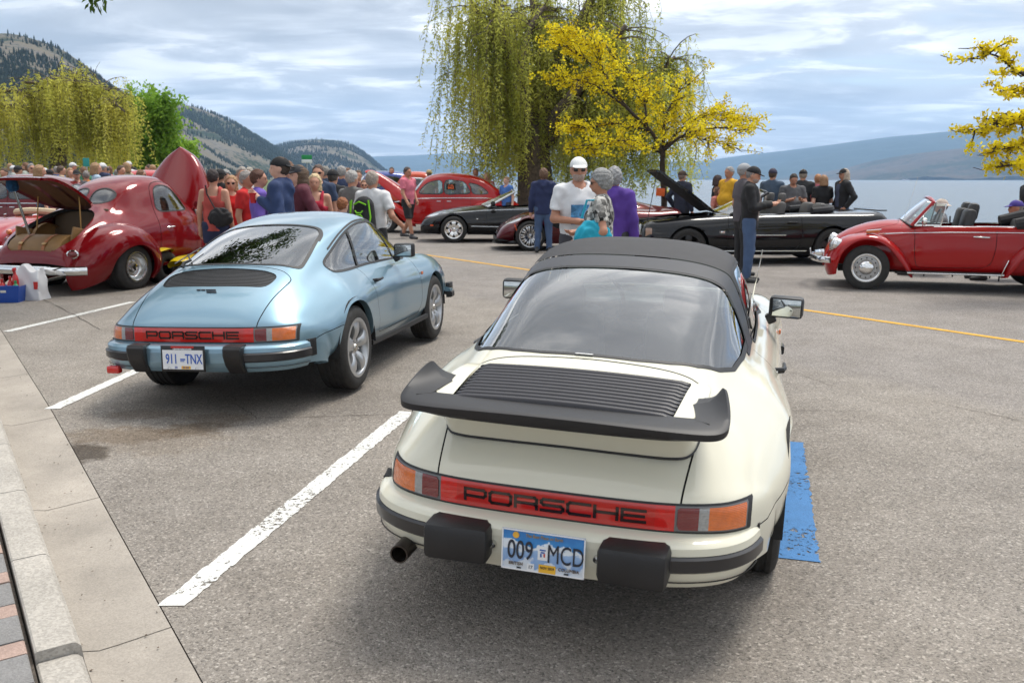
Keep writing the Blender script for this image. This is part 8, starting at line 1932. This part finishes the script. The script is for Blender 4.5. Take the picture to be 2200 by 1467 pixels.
r, j = person('man in white printed t-shirt, white cap and dark glasses behind the ivory car roof', 1243, 9.9, 1.83, -78, arms=('hold', 'down'), head=(-10, 0), sleeve='short', top=(.70, .70, .71), pants=(.05, .05, .06), hair=('short', (0.303, 0.292, 0.275)), cap=(.75, .75, .73), glasses=True, beard=(.36, .32, .29), fat=1.12, skin=SKIN2, res=.015)
pr = MB(); V = []; F = []
for a in range(7):
 for b in range(7): V.append((-.13 + a * .26 / 6, .20 - .6 * (-.13 + a * .26 / 6) ** 2 + .0 * b, 1.08 + b * .20 / 6))
for a in range(6):
 for b in range(6): F.append((a * 7 + b, a * 7 + b + 1, (a + 1) * 7 + b + 1, (a + 1) * 7 + b))
mesh_raw('shirt_print', V, F, speckle_mat('print_blue_red', (.09, .28, .52), .5, 18, 14, .6, 0), r)
r, j = person('grey-haired woman in black and white patterned blouse and sunglasses, turquoise bag on her arm', 1292, 9.15, 1.69, 168, arms=('hold', 'carry'), head=(0, 4), sleeve='short', female=True, fat=1.18, top=(.42, .41, .38), pants=(.03, .03, .03), hair=('curly', (0.231, 0.231, 0.226)), glasses=True, skin=SKIN2, res=.015)
sm = speckle_mat('floral_blouse', (.30, .29, .27), .98, 26, 9, .5, 0); [c for c in r.children if c.name.startswith('shirt')][0].data.materials[0] = sm
bagp = wpos(r, j['wr'][1] + np.array([-.02, -.02, -.02]))
def bag(name, label, cat, loc, size, m, rz=0, strap=None, sag=.25):
 root = thing(name, label, cat, loc, rz); w, d, h = size
 f = lambda p: np.maximum(smin([ell(p, (0, 0, h * .36), (w * .5, d * .5, h * .40)), cone(p, (-w * .28, 0, h * .30), (w * .28, 0, h * .30), d * .42, d * .42)], .05) + wrinkle(p, .006, 1.3), p[:, 2] - h * .74)
 V, F = surface_net(f, (-w * .7, -d * .9, -.05), (w * .7, d * .9, h), .014); mesh_raw('bag_body', V, F, m, root)
 if strap: MB().tube([tuple(Vector(q)) for q in strap], .011, 6).build('strap', m, root)
 return root
bag('handbag', 'turquoise cloth bag hanging from the grey-haired woman\'s arm', 'bag', (.79, 8.92, .92), (.33, .20, .38), cloth((.01, .30, .42)), .2, [(-.12, 0, .30), (-.06, .03, .47), (.06, .04, .47), (.12, 0, .30)])
person('grey-haired person in purple hoodie standing behind the patterned blouse', 1320, 11.2, 1.74, 75, arms=('down', 'down'), sleeve='long', hood=True, top=(.085, .035, .26), pants=(.03, .03, .03), hair=('curly', (0.264, 0.264, 0.264)), face=False)
person('person seen from behind in navy hoodie and jeans walking toward the dark cherry coupe', 1168, 20.2, 1.83, 84, arms=('down', 'down'), sleeve='long', hood=True, top=NAVY, pants=DEN, hair=('curly', (0.13, 0.07, 0.04)), face=False, fat=1.1)
# --- behind the blue coupe
r, j = person('young man in blue hoodie and backward black cap holding a red cup', 600, 11.0, 1.86, 178, arms=('down', 'cup'), head=(4, -4), sleeve='long', hood=True, top=(.022, .042, .115), pants=DEN, hair=('short', (0.05, 0.03, 0.02)), cap=BLK, brim=-1, skin=SKIN3, res=.016)
cp = wpos(r, j['wr'][1] + np.array([.01, .09, .02])); cu = MB().lathe([(0, -.06), (.033, -.06), (.045, .06), (.042, .06), (.031, -.05)], 20, 'z').build('cup', mat('red_cup', (.45, .008, .012), .35), None); cu.location = cp; tag(cu, 'red drinking cup in the hand of the young man in blue hoodie', 'cup')
person('smiling person in sunglasses with brown hair just behind the blue hoodie', 618, 12.2, 1.84, -82, sleeve='short', top=(.16, .05, .06), hair=('bob', (0.14, 0.07, 0.04)), glasses=True, skin=SKIN3)
person('young man in maroon hoodie and dark cap beside the blue hoodie', 640, 11.9, 1.78, 215, sleeve='long', hood=True, top=(.10, .018, .032), hair=('bob', (0.1, 0.06, 0.035)), cap=(.03, .03, .035), skin=SKIN3, arms=('pocket', 'pocket'))
r, j = person('blonde woman in crimson tank top with grey shoulder strap', 676, 12.9, 1.68, -84, sleeve='none', female=True, top=(.38, .010, .035), pants=(.12, .13, .16), hair=('bob', (0.55, 0.42, 0.24)), skin=SKIN, arms=('down', 'down'), fat=1.08)
MB().tube([(.11, .05, 1.44), (.02, .165, 1.25), (-.10, .17, 1.02), (-.16, .12, .92)], .014, 6).build('shoulder_strap', cloth((.22, .22, .22)), r)
person('man in sunglasses and navy shirt behind the blonde woman', 684, 14.6, 1.83, -88, sleeve='short', top=(.03, .05, .10), hair=('short', (0.08, 0.05, 0.04)), glasses=True)
r, j = person('man seen from behind in black leather vest and cap', 716, 15.0, 1.76, 80, sleeve='short', top=(.020, .020, .022), pants=DEN, hair=('short', (0.06, 0.05, 0.04)), cap=BLK, brim=1, face=False, arms=('down', 'back'))
MB().lathe([(0, -.004), (.09, -.004), (.10, 0)], 16, 'y', (0, -.155, 1.18)).build('vest_emblem', mat('emblem_bone', (.30, .27, .20), .7, var=.8, scale=40), r)
person('white-haired man in grey shirt seen from behind', 757, 13.4, 1.73, 55, sleeve='short', top=(.14, .14, .135), pants=(.045, .035, .035), hair=('short', (0.33, 0.319, 0.303)), face=False, fat=1.15)
person('boy with red-brown hair in dark blue shirt seen from behind', 735, 11.4, 1.38, 68, sleeve='short', top=(.025, .06, .11), hair=('short', (0.24, 0.08, 0.025)), face=False, skin=SKIN3)
r, j = person('man in white t-shirt carrying a black and lime backpack, seen from behind', 800, 12.4, 1.71, 72, sleeve='short', top=(.66, .66, .66), pants=(.015, .015, .017), hair=('short', (0.3, 0.25, 0.21)), face=False, skin=SKIN2, arms=('carry', 'down'), fat=1.1, res=.016)
bp = thing('backpack', 'black backpack with lime green trim worn by the man in white t-shirt', 'backpack', wpos(r, (0, -.27, 1.14)), r.rotation_euler.z)
bf = lambda p: smin([cone(p, (0, 0, -.14), (0, 0, .13), .165, .140, 1.35), cone(p, (0, -.08, -.12), (0, -.07, .0), .12, .10, 1.6)], .03); V, F = surface_net(bf, (-.24, -.26, -.36), (.24, .2, .34), .014); mesh_raw('bag_body', V, F, cloth((.014, .014, .016)), bp)
LIME = cloth((.22, .62, .02))
for pts in ([(-.12, -.115, .22), (-.15, -.12, .0), (-.13, -.15, -.16), (-.05, -.20, -.24)], [(.12, -.115, .22), (.15, -.12, .0), (.13, -.15, -.16), (.05, -.20, -.24)], [(-.07, -.165, -.04), (0, -.18, -.02), (.07, -.165, -.04)], [(-.09, -.12, .16), (.0, -.14, .20), (.09, -.12, .16)], [(-.19, -.02, .2), (-.20, -.02, -.2)]): MB().tube(pts, .011, 5).build('trim', LIME, bp)
MB().tube([(-.055, -.155, .085), (-.03, -.162, .055), (.03, -.162, .055), (.055, -.155, .085)], .009, 5).build('pocket_mark', LIME, bp); MB().tube([(-.055, -.165, .0), (-.03, -.167, .03), (.03, -.167, .03), (.055, -.165, .0)], .009, 5).build('pocket_mark', LIME, bp)
r, j = person('man in pink polo shirt and black shorts walking past the red sedan', 876, 25.0, 1.93, -35, legs='walk', sleeve='short', bottom='shorts', top=(.62, .16, .22), pants=(.014, .014, .016), shoes=(.05, .05, .055), hair=('short', (0.06, 0.045, 0.04)), skin=SKIN2, arms=('swing', 'pocket'), fat=1.1)
person('woman in purple blouse with short dark hair facing the hot rod', 556, 12.0, 1.73, 20, sleeve='long', female=True, top=(.15, .09, .40), pants=(.015, .015, .018), hair=('short', (0.09, 0.035, 0.02)), skin=SKIN)
person('older man in red polo shirt and khaki trousers', 531, 13.0, 1.72, -12, sleeve='short', top=(.50, .012, .012), pants=(.24, .20, .15), hair=('short', (0.303, 0.275, 0.253)), skin=SKIN2, fat=1.1)
person('woman in bright red t-shirt and sunglasses with hands on her hips', 497, 14.0, 1.66, -80, sleeve='short', female=True, top=(.56, .010, .010), pants=(.015, .015, .017), hair=('bob', (0.35, 0.2, 0.1)), glasses=True, arms=('pocket', 'pocket'), fat=1.08)
r, j = person('woman from behind in coral tank top and navy shorts with black shoulder bag', 458, 13.6, 1.75, 88, sleeve='none', bottom='short_shorts', female=True, top=(.50, .085, .07), pants=(.022, .03, .075), hair=('short', (0.03, 0.02, 0.02)), face=False, fat=1.05)
bl = wpos(r, (.15, -.20, .93)); bag('shoulder_bag', 'black shoulder bag of the woman in coral tank top', 'bag', bl, (.32, .18, .36), cloth((.02, .02, .022)), math.radians(-2), [(-.08, 0, .26), (-.20, .05, .46), (-.24, .12, .58)])
# --- lake side
person('man in yellow t-shirt behind the black muscle car', 1566, 20.6, 1.88, -150, sleeve='short', top=(.62, .33, .015), pants=(.12, .12, .12), hair=('short', (0.28, 0.27, 0.26)), skin=SKIN2, fat=1.15)
person('dark-haired woman in black top beside the yellow t-shirt', 1543, 21.3, 1.70, 20, sleeve='none', female=True, top=BLK, pants=BLK, hair=('bob', (0.05, 0.03, 0.03)), skin=SKIN, arms=('hold', 'hold'))
person('child in white and red top in front of the woman in black', 1546, 20.8, 1.44, -60, sleeve='short', top=(.55, .20, .17), pants=BLK, hair=('bob', (0.12, 0.06, 0.04)), skin=SKIN, arms=('hold', 'down'))
person('man in dark blue jacket and brown cap standing by the tree trunk', 1466, 21.6, 1.80, 40, sleeve='long', top=(.022, .026, .045), pants=(.02, .02, .025), hair=('short', (0.2, 0.15, 0.12)), cap=(.06, .035, .025), fat=1.15, face=False, arms=('down', 'pocket'))
person('man in blue-grey t-shirt with dark cap looking over the lake', 1660, 20.6, 1.84, 60, sleeve='short', top=(.055, .085, .13), pants=(.03, .03, .035), hair=('short', (0.08, 0.05, 0.03)), cap=(.03, .025, .05), face=False)
r, j = person('heavy man in grey t-shirt typing on a phone behind the black muscle car', 1704, 19.9, 1.73, -92, arms=('phone', 'phone'), head=(0, 20), sleeve='short', top=(.085, .085, .09), pants=(.03, .03, .03), hair=('short', (0.03, 0.02, 0.015)), skin=SKIN2, fat=1.35)
person('man in black t-shirt and cap with his back turned, behind the heavy man', 1725, 21.6, 1.83, 75, sleeve='short', top=(.025, .027, .03), pants=BLK, hair=('short', (0.3, 0.25, 0.2)), cap=BLK, face=False, fat=1.15)
person('child in pink jacket and pink trousers by the lake', 1757, 21.6, 1.72, 95, sleeve='long', top=(.55, .16, .20), pants=(.52, .10, .16), hair=('short', (0.4, 0.2, 0.1)), face=False, skin=SKIN3)
person('child in black printed t-shirt and red shorts by the lake', 1769, 21.2, 1.70, 100, sleeve='short', bottom='shorts', top=BLK, pants=(.40, .03, .03), hair=('bob', (0.3, 0.17, 0.09)), face=False, skin=SKIN3, arms=('hold', 'down'))
person('man in black leather jacket and black cap at the water side', 1812, 21.0, 1.84, 190, sleeve='long', top=BLK, open_jacket=(.05, .06, .10), pants=DEN, hair=('bob', (0.45, 0.36, 0.28)), cap=BLK, skin=SKIN2, arms=('pocket', 'pocket'), fat=1.12, face=True)
def chair(label, loc, rz, m):
 root = thing('folding_chair', label, 'chair', loc, rz)
 MB().box((0, 0, .42), (.48, .46, .02), None, .008).build('seat', m, root); MB().box((0, -.25, .72), (.46, .02, .50), (.18, 0, 0), .008).build('backrest', m, root)
 for sx in (1, -1):
  for sy in (1, -1): MB().tube([(sx * .24, sy * .22, 0), (sx * .24, sy * .20, .62 if sy > 0 else .98)], .013, 6).build('leg', TRIM, root)
  MB().tube([(sx * .24, -.22, .62), (sx * .24, .22, .62)], .016, 6).build('armrest', TRIM, root)
def seated(label, px_, Y, ang, clab, **k):
 r, j = person(label, px_, Y, 1.70, ang, legs='sit', **k); chair(clab, r.location, r.rotation_euler.z, cloth((.05, .05, .055))); return r
seated('older woman in pale blouse seated behind the black muscle car', 1655, 20.2, -80, 'folding chair of the older woman in pale blouse', sleeve='short', female=True, top=(.50, .36, .40), hair=('curly', (0.303, 0.275, 0.253)), glasses=True, arms=('lap', 'lap'))
r = seated('seated person in grey sweater and patterned sun hat seen through the red convertible window', 2026, 15.4, 165, 'folding chair of the person in the sun hat', sleeve='long', top=(.19, .19, .20), hair=('short', (0.3, 0.25, 0.2)), skin=SKIN, arms=('lap', 'lap'), cap=(.50, .42, .36))
c0 = Vector((0, .0, 1.23)); MB().lathe([(.095, .0), (.17, -.035), (.172, -.03), (.095, .012)], 24, 'z', (0, 0, 1.235)).build('hat_brim', cloth((.50, .42, .36)), r)
seated('seated man in purple cap at the right edge behind the red convertible', 2188, 14.6, 168, 'black folding chair of the man in the purple cap', sleeve='short', top=(.25, .27, .30), hair=('short', (0.22, 0.198, 0.182)), cap=(.06, .04, .26), skin=SKIN2, arms=('lap', 'lap'))
person('dark-clothed person cut off by the right edge of the picture', 2212, 19.5, 1.74, 180, sleeve='long', top=BLK, pants=BLK, hair=('short', (0.03, 0.02, 0.02)), skin=SKIN)
# --- behind the red sedan
person('grey-haired man whose head shows over the red sedan roof', 1022, 29.8, 1.96, -90, sleeve='short', top=(.2, .2, .22), hair=('short', (0.193, 0.165, 0.154)), skin=SKIN2, res=.024, hands=False)
person('fair-haired woman looking over the back of the red sedan', 1046, 29.6, 1.83, -100, sleeve='short', female=True, top=(.5, .2, .16), hair=('bob', (0.45, 0.28, 0.16)), skin=SKIN3, res=.024, hands=False)
person('boy in blue t-shirt behind the black roadster', 1088, 27.5, 1.68, -130, sleeve='short', top=(.06, .16, .45), hair=('short', (0.22, 0.13, 0.07)), skin=SKIN3, res=.022)
# --- second row behind the coupe: separate people, simple build
ROW2 = [(474, 16.6, 1.76, 80, 'man in dark cap and black shirt behind the coral tank top', (.02, .02, .022), ('short', (0.05, 0.04, 0.03)), BLK), (486, 17.2, 1.74, -60, 'grey-haired person in charcoal fleece behind the red t-shirt', (.05, .055, .06), ('curly', (0.275, 0.275, 0.264)), None),
  (513, 16.4, 1.70, -90, 'long-haired brunette woman between the red shirts', (.20, .13, .14), ('long', (0.14, 0.07, 0.04)), None), (521, 15.2, 1.80, -60, 'balding man in white shirt behind the red polo', (.62, .62, .62), ('short', (0.275, 0.248, 0.22)), None), (536, 18.0, 1.80, -100, 'pale-haired person far behind the red polo', (.4, .4, .42), ('short', (0.303, 0.275, 0.231)), None),
  (655, 17.6, 1.80, 100, 'person in teal shirt behind the maroon hoodie', (.05, .28, .30), ('short', (0.1, 0.06, 0.04)), None), (700, 19.5, 1.86, 70, 'person in dark blue shirt behind the black vest', (.03, .05, .09), ('short', (0.193, 0.182, 0.165)), None), (735, 18.5, 1.86, 80, 'grey-haired man in navy shirt behind the grey shirt', (.03, .045, .10), ('short', (0.275, 0.264, 0.253)), None),
  (747, 20.5, 1.84, -90, 'brown-haired person in maroon shirt left of the raised red bonnet', (.10, .04, .05), ('bob', (0.12, 0.06, 0.035)), None), (770, 21.5, 1.80, -80, 'person in olive shirt at the raised red bonnet', (.10, .11, .06), ('short', (0.09, 0.06, 0.04)), None), (922, 31, 1.92, 90, 'person in straw hat behind the pink polo shirt', (.30, .26, .16), ('short', (0.2, 0.12, 0.08)), (.45, .33, .17)), (842, 34, 1.95, -90, 'distant person in dark shirt above the orange truck', (.05, .05, .06), ('short', (0.07, 0.05, 0.04)), None)]
for (p_, Y_, H_, a_, lab, tc_, hr_, cp_) in ROW2: person(lab, p_, Y_, H_, a_, sleeve='short', top=tc_, hair=hr_, cap=cp_, res=.024, hands=False, pants=(.04, .045, .06))
# --- far crowd: a handful of figures copied with other clothes
protos = []
for q, kw in enumerate([dict(hair=('short', (0.08, 0.05, 0.03)), arms=('down', 'pocket')), dict(hair=('bob', (0.3, 0.18, 0.09)), female=True), dict(hair=('short', (0.275, 0.264, 0.248)), cap=(.6, .6, .6), fat=1.15), dict(hair=('short', (0.06, 0.04, 0.03)), cap=BLK, arms=('pocket', 'down')), dict(hair=('long', (0.16, 0.08, 0.04)), female=True, glasses=True), dict(hair=('short', (0.22, 0.198, 0.182)), glasses=True, fat=1.2)]):
 r, j = person('proto', -200 - q * 40, 24, 1.75, -90, sleeve='short' if q % 2 else 'long', top=(.3, .3 + q * .01, .3), pants=(.04, .045, .06 + q * .01), res=.028, hands=False, **kw); protos.append(r)
COLS = [('white', (.62, .62, .62)), ('black', (.018, .018, .02)), ('red', (.48, .012, .014)), ('blue', (.04, .10, .30)), ('charcoal', (.07, .07, .075)), ('pale blue', (.32, .42, .52)), ('green', (.05, .20, .11)), ('navy', (.02, .03, .08)), ('orange', (.55, .18, .03)), ('pink', (.55, .25, .28)), ('beige', (.38, .30, .20)), ('teal', (.03, .25, .26))]
rg = np.random.default_rng(44); k = 0; spots = []
for p_ in list(np.linspace(14, 352, 34)) + [640, 668, 690, 705, 725, 765, 780, 790, 955, 985]:
 spots.append((p_ + rg.uniform(-5, 5), rg.uniform(19.5, 34) if p_ < 800 else rg.uniform(30.5, 33)))
for i, (p_, Y_) in enumerate(spots):
 src = protos[i % 6]; cn, cc = COLS[(i // 6 * 5 + i % 6 * 2) % len(COLS)]
 if i < 6: r = src
 else:
  sh = [c.material_slots[0].material.name for c in src.children if c.name.split('.')[0] in ('shirt',)]
  r = copy_tree(src, None, {sh[0]: cloth(cc)} if sh else None)
 if i < 6: cn = 'light grey'
 x = float(at(p_, 386, Y_).x); H_ = rg.uniform(1.58, 1.86); s = H_ / 1.765; r.scale = (s, s, s); r.location = (x, Y_, float(G(x, Y_))); r.rotation_euler = (0, 0, math.radians(rg.uniform(0, 360)))
 side = 'beyond the hot rod' if p_ < 400 else ('left of the red sedan' if p_ < 830 else 'past the red sedan')
 hd = ['short dark hair', 'bobbed hair', 'pale cap', 'black cap', 'long hair', 'grey hair'][i % 6]
 r['label'] = 'distant spectator in %s top with %s, crowd %s' % (cn, hd, side); r['category'] = 'person'; r['group'] = 'crowd of spectators in the background'
# ================================================================ small things
p = gp(22, 648); crate = thing('crate', 'blue plastic crate of bottles on the asphalt behind the hot rod', 'crate', p, .12)
b = MB(); V = []; F = []
def tubs(w0, d0, w1, d1, h, t):
 for (w, d, z) in ((w0, d0, 0), (w1, d1, h), (w1 - t, d1 - t, h), (w0 - t, d0 - t, t)): V.extend([(-w / 2, -d / 2, z), (w / 2, -d / 2, z), (w / 2, d / 2, z), (-w / 2, d / 2, z)])
 for r in range(3):
  for k in range(4): F.append((r * 4 + k, r * 4 + (k + 1) % 4, r * 4 + 4 + (k + 1) % 4, r * 4 + 4 + k))
 F.append((3, 2, 1, 0)); F.append((12, 13, 14, 15))
tubs(.30, .24, .36, .29, .21, .02); b.add(V, F).build('crate_body', mat('blue_crate', (.010, .060, .32), .4), crate, True, 30)
MB().box((0, -.145, .215), (.37, .012, .022), None, .004).build('crate_rim', mat('blue_crate', (.010, .060, .32), .4), crate)
MB().box((-.02, -.138, .15), (.07, .004, .03)).build('crate_badge', mat('badge_white', (.6, .58, .5), .6), crate, False)
def bottle(x, y, c, label, h=.25, spray=False):
 o = thing('bottle', label, 'bottle', p + Vector((x, y, .035)), random.random())
 MB().lathe([(0, 0), (.038, 0), (.040, .02), (.040, h * .62), (.032, h * .75), (.015, h * .82), (.015, h * .9), (0, h * .9)], 14).build('bottle_body', c, o)
 if spray: bb = MB(); bb.box((0, -.015, h * .97), (.035, .095, .045), None, .012); bb.box((.0, -.05, h * .90), (.014, .015, .06), (.4, 0, 0), .004); bb.build('spray_head', mat('trigger_red', (.45, .01, .01), .4), o)
 else: MB().lathe([(.017, h * .86), (.018, h), (0, h)], 12).build('bottle_cap', c, o)
RB = mat('red_bottle', (.50, .012, .012), .3, coat=.4)
bottle(-.12, -.06, mat('white_bottle', (.6, .58, .56), .35), 'white bottle at the left end of the blue crate', .24); bottle(-.06, -.05, RB, 'red bottle second from the left in the blue crate', .27); bottle(.015, .02, RB, 'slim red bottle in the middle of the blue crate', .30); bottle(.08, .03, RB, 'tall red spray bottle with trigger in the blue crate', .40, True); bottle(.12, -.05, mat('green_bottle', (.02, .25, .08), .3, coat=.4), 'green bottle at the right end of the blue crate', .25)
q = gp(71, 643); sack = thing('sack', 'white plastic sack with red print standing beside the blue crate', 'sack', q, -.1)
sf = lambda P: np.maximum(np.maximum(np.maximum(np.abs(P[:, 0]) - .155 + .05 * (P[:, 2] - .2), np.abs(P[:, 1]) - .11 + .18 * np.maximum(0, P[:, 2] - .15)) - .0, P[:, 2] - .41 + .05 * np.sin(P[:, 0] * 22)) + wrinkle(P, .006, .55), -P[:, 2]) - .012
V, F = surface_net(sf, (-.24, -.2, -.02), (.24, .2, .50), .014); mesh_raw('sack_body', V, F, mat('white_plastic', (.66, .66, .67), .4), sack)
MB().box((.135, -.118, .20), (.055, .006, .10), (0, 0, .25)).build('sack_print', mat('print_red', (.5, .02, .015), .5), sack, False)
def sign(name, label, px_, Y, w, h, col, lines_, z_ground=0.0, py=350, white_lower=False):
 c = at(px_, py, Y); r = thing(name, label, 'sign', (c.x, Y, float(G(c.x, Y))), 0)
 MB().tube([(0, .03, 0), (0, .03, c.z - r.location.z + h / 2)], .035, 8).build('post', mat('galvanised', (.35, .35, .35), .5, .6), r)
 f = MB().box((0, 0, c.z - r.location.z), (w, .03, h), None, .01).build('panel', col, r)
 for i, t in enumerate(lines_): text_mesh('sign_text', t, h * .28, WHITEP, f, (0, -.02, c.z - r.location.z + h * (.22 - .3 * i)), (math.pi / 2, 0, 0))
 if white_lower: MB().box((0, -.0, c.z - r.location.z - h * .95), (w, .03, h * .75), None, .01).build('lower_panel', WHITEP, r)
 return r
sign('sign', 'small teal sign on a post in front of the left willow', 185, 44, .30, .40, mat('teal_sign', (.01, .24, .22), .5), [], py=349)
r = sign('road_sign', 'green sign above a white panel seen over the crowd', 659, 70, .78, .32, mat('green_sign', (.01, .26, .07), .5), [], py=338, white_lower=True)
c = at(1419, 413, 22.3); t = MB().box((0, 0, 0), (.21, .012, .19), (0, .08, -.35), .002).build('notice', mat('orange_notice', (.75, .13, .02), .6, var=.15, scale=12), None); t.location = c; tag(t, 'orange paper notice fixed to the thin locust trunk', 'notice')
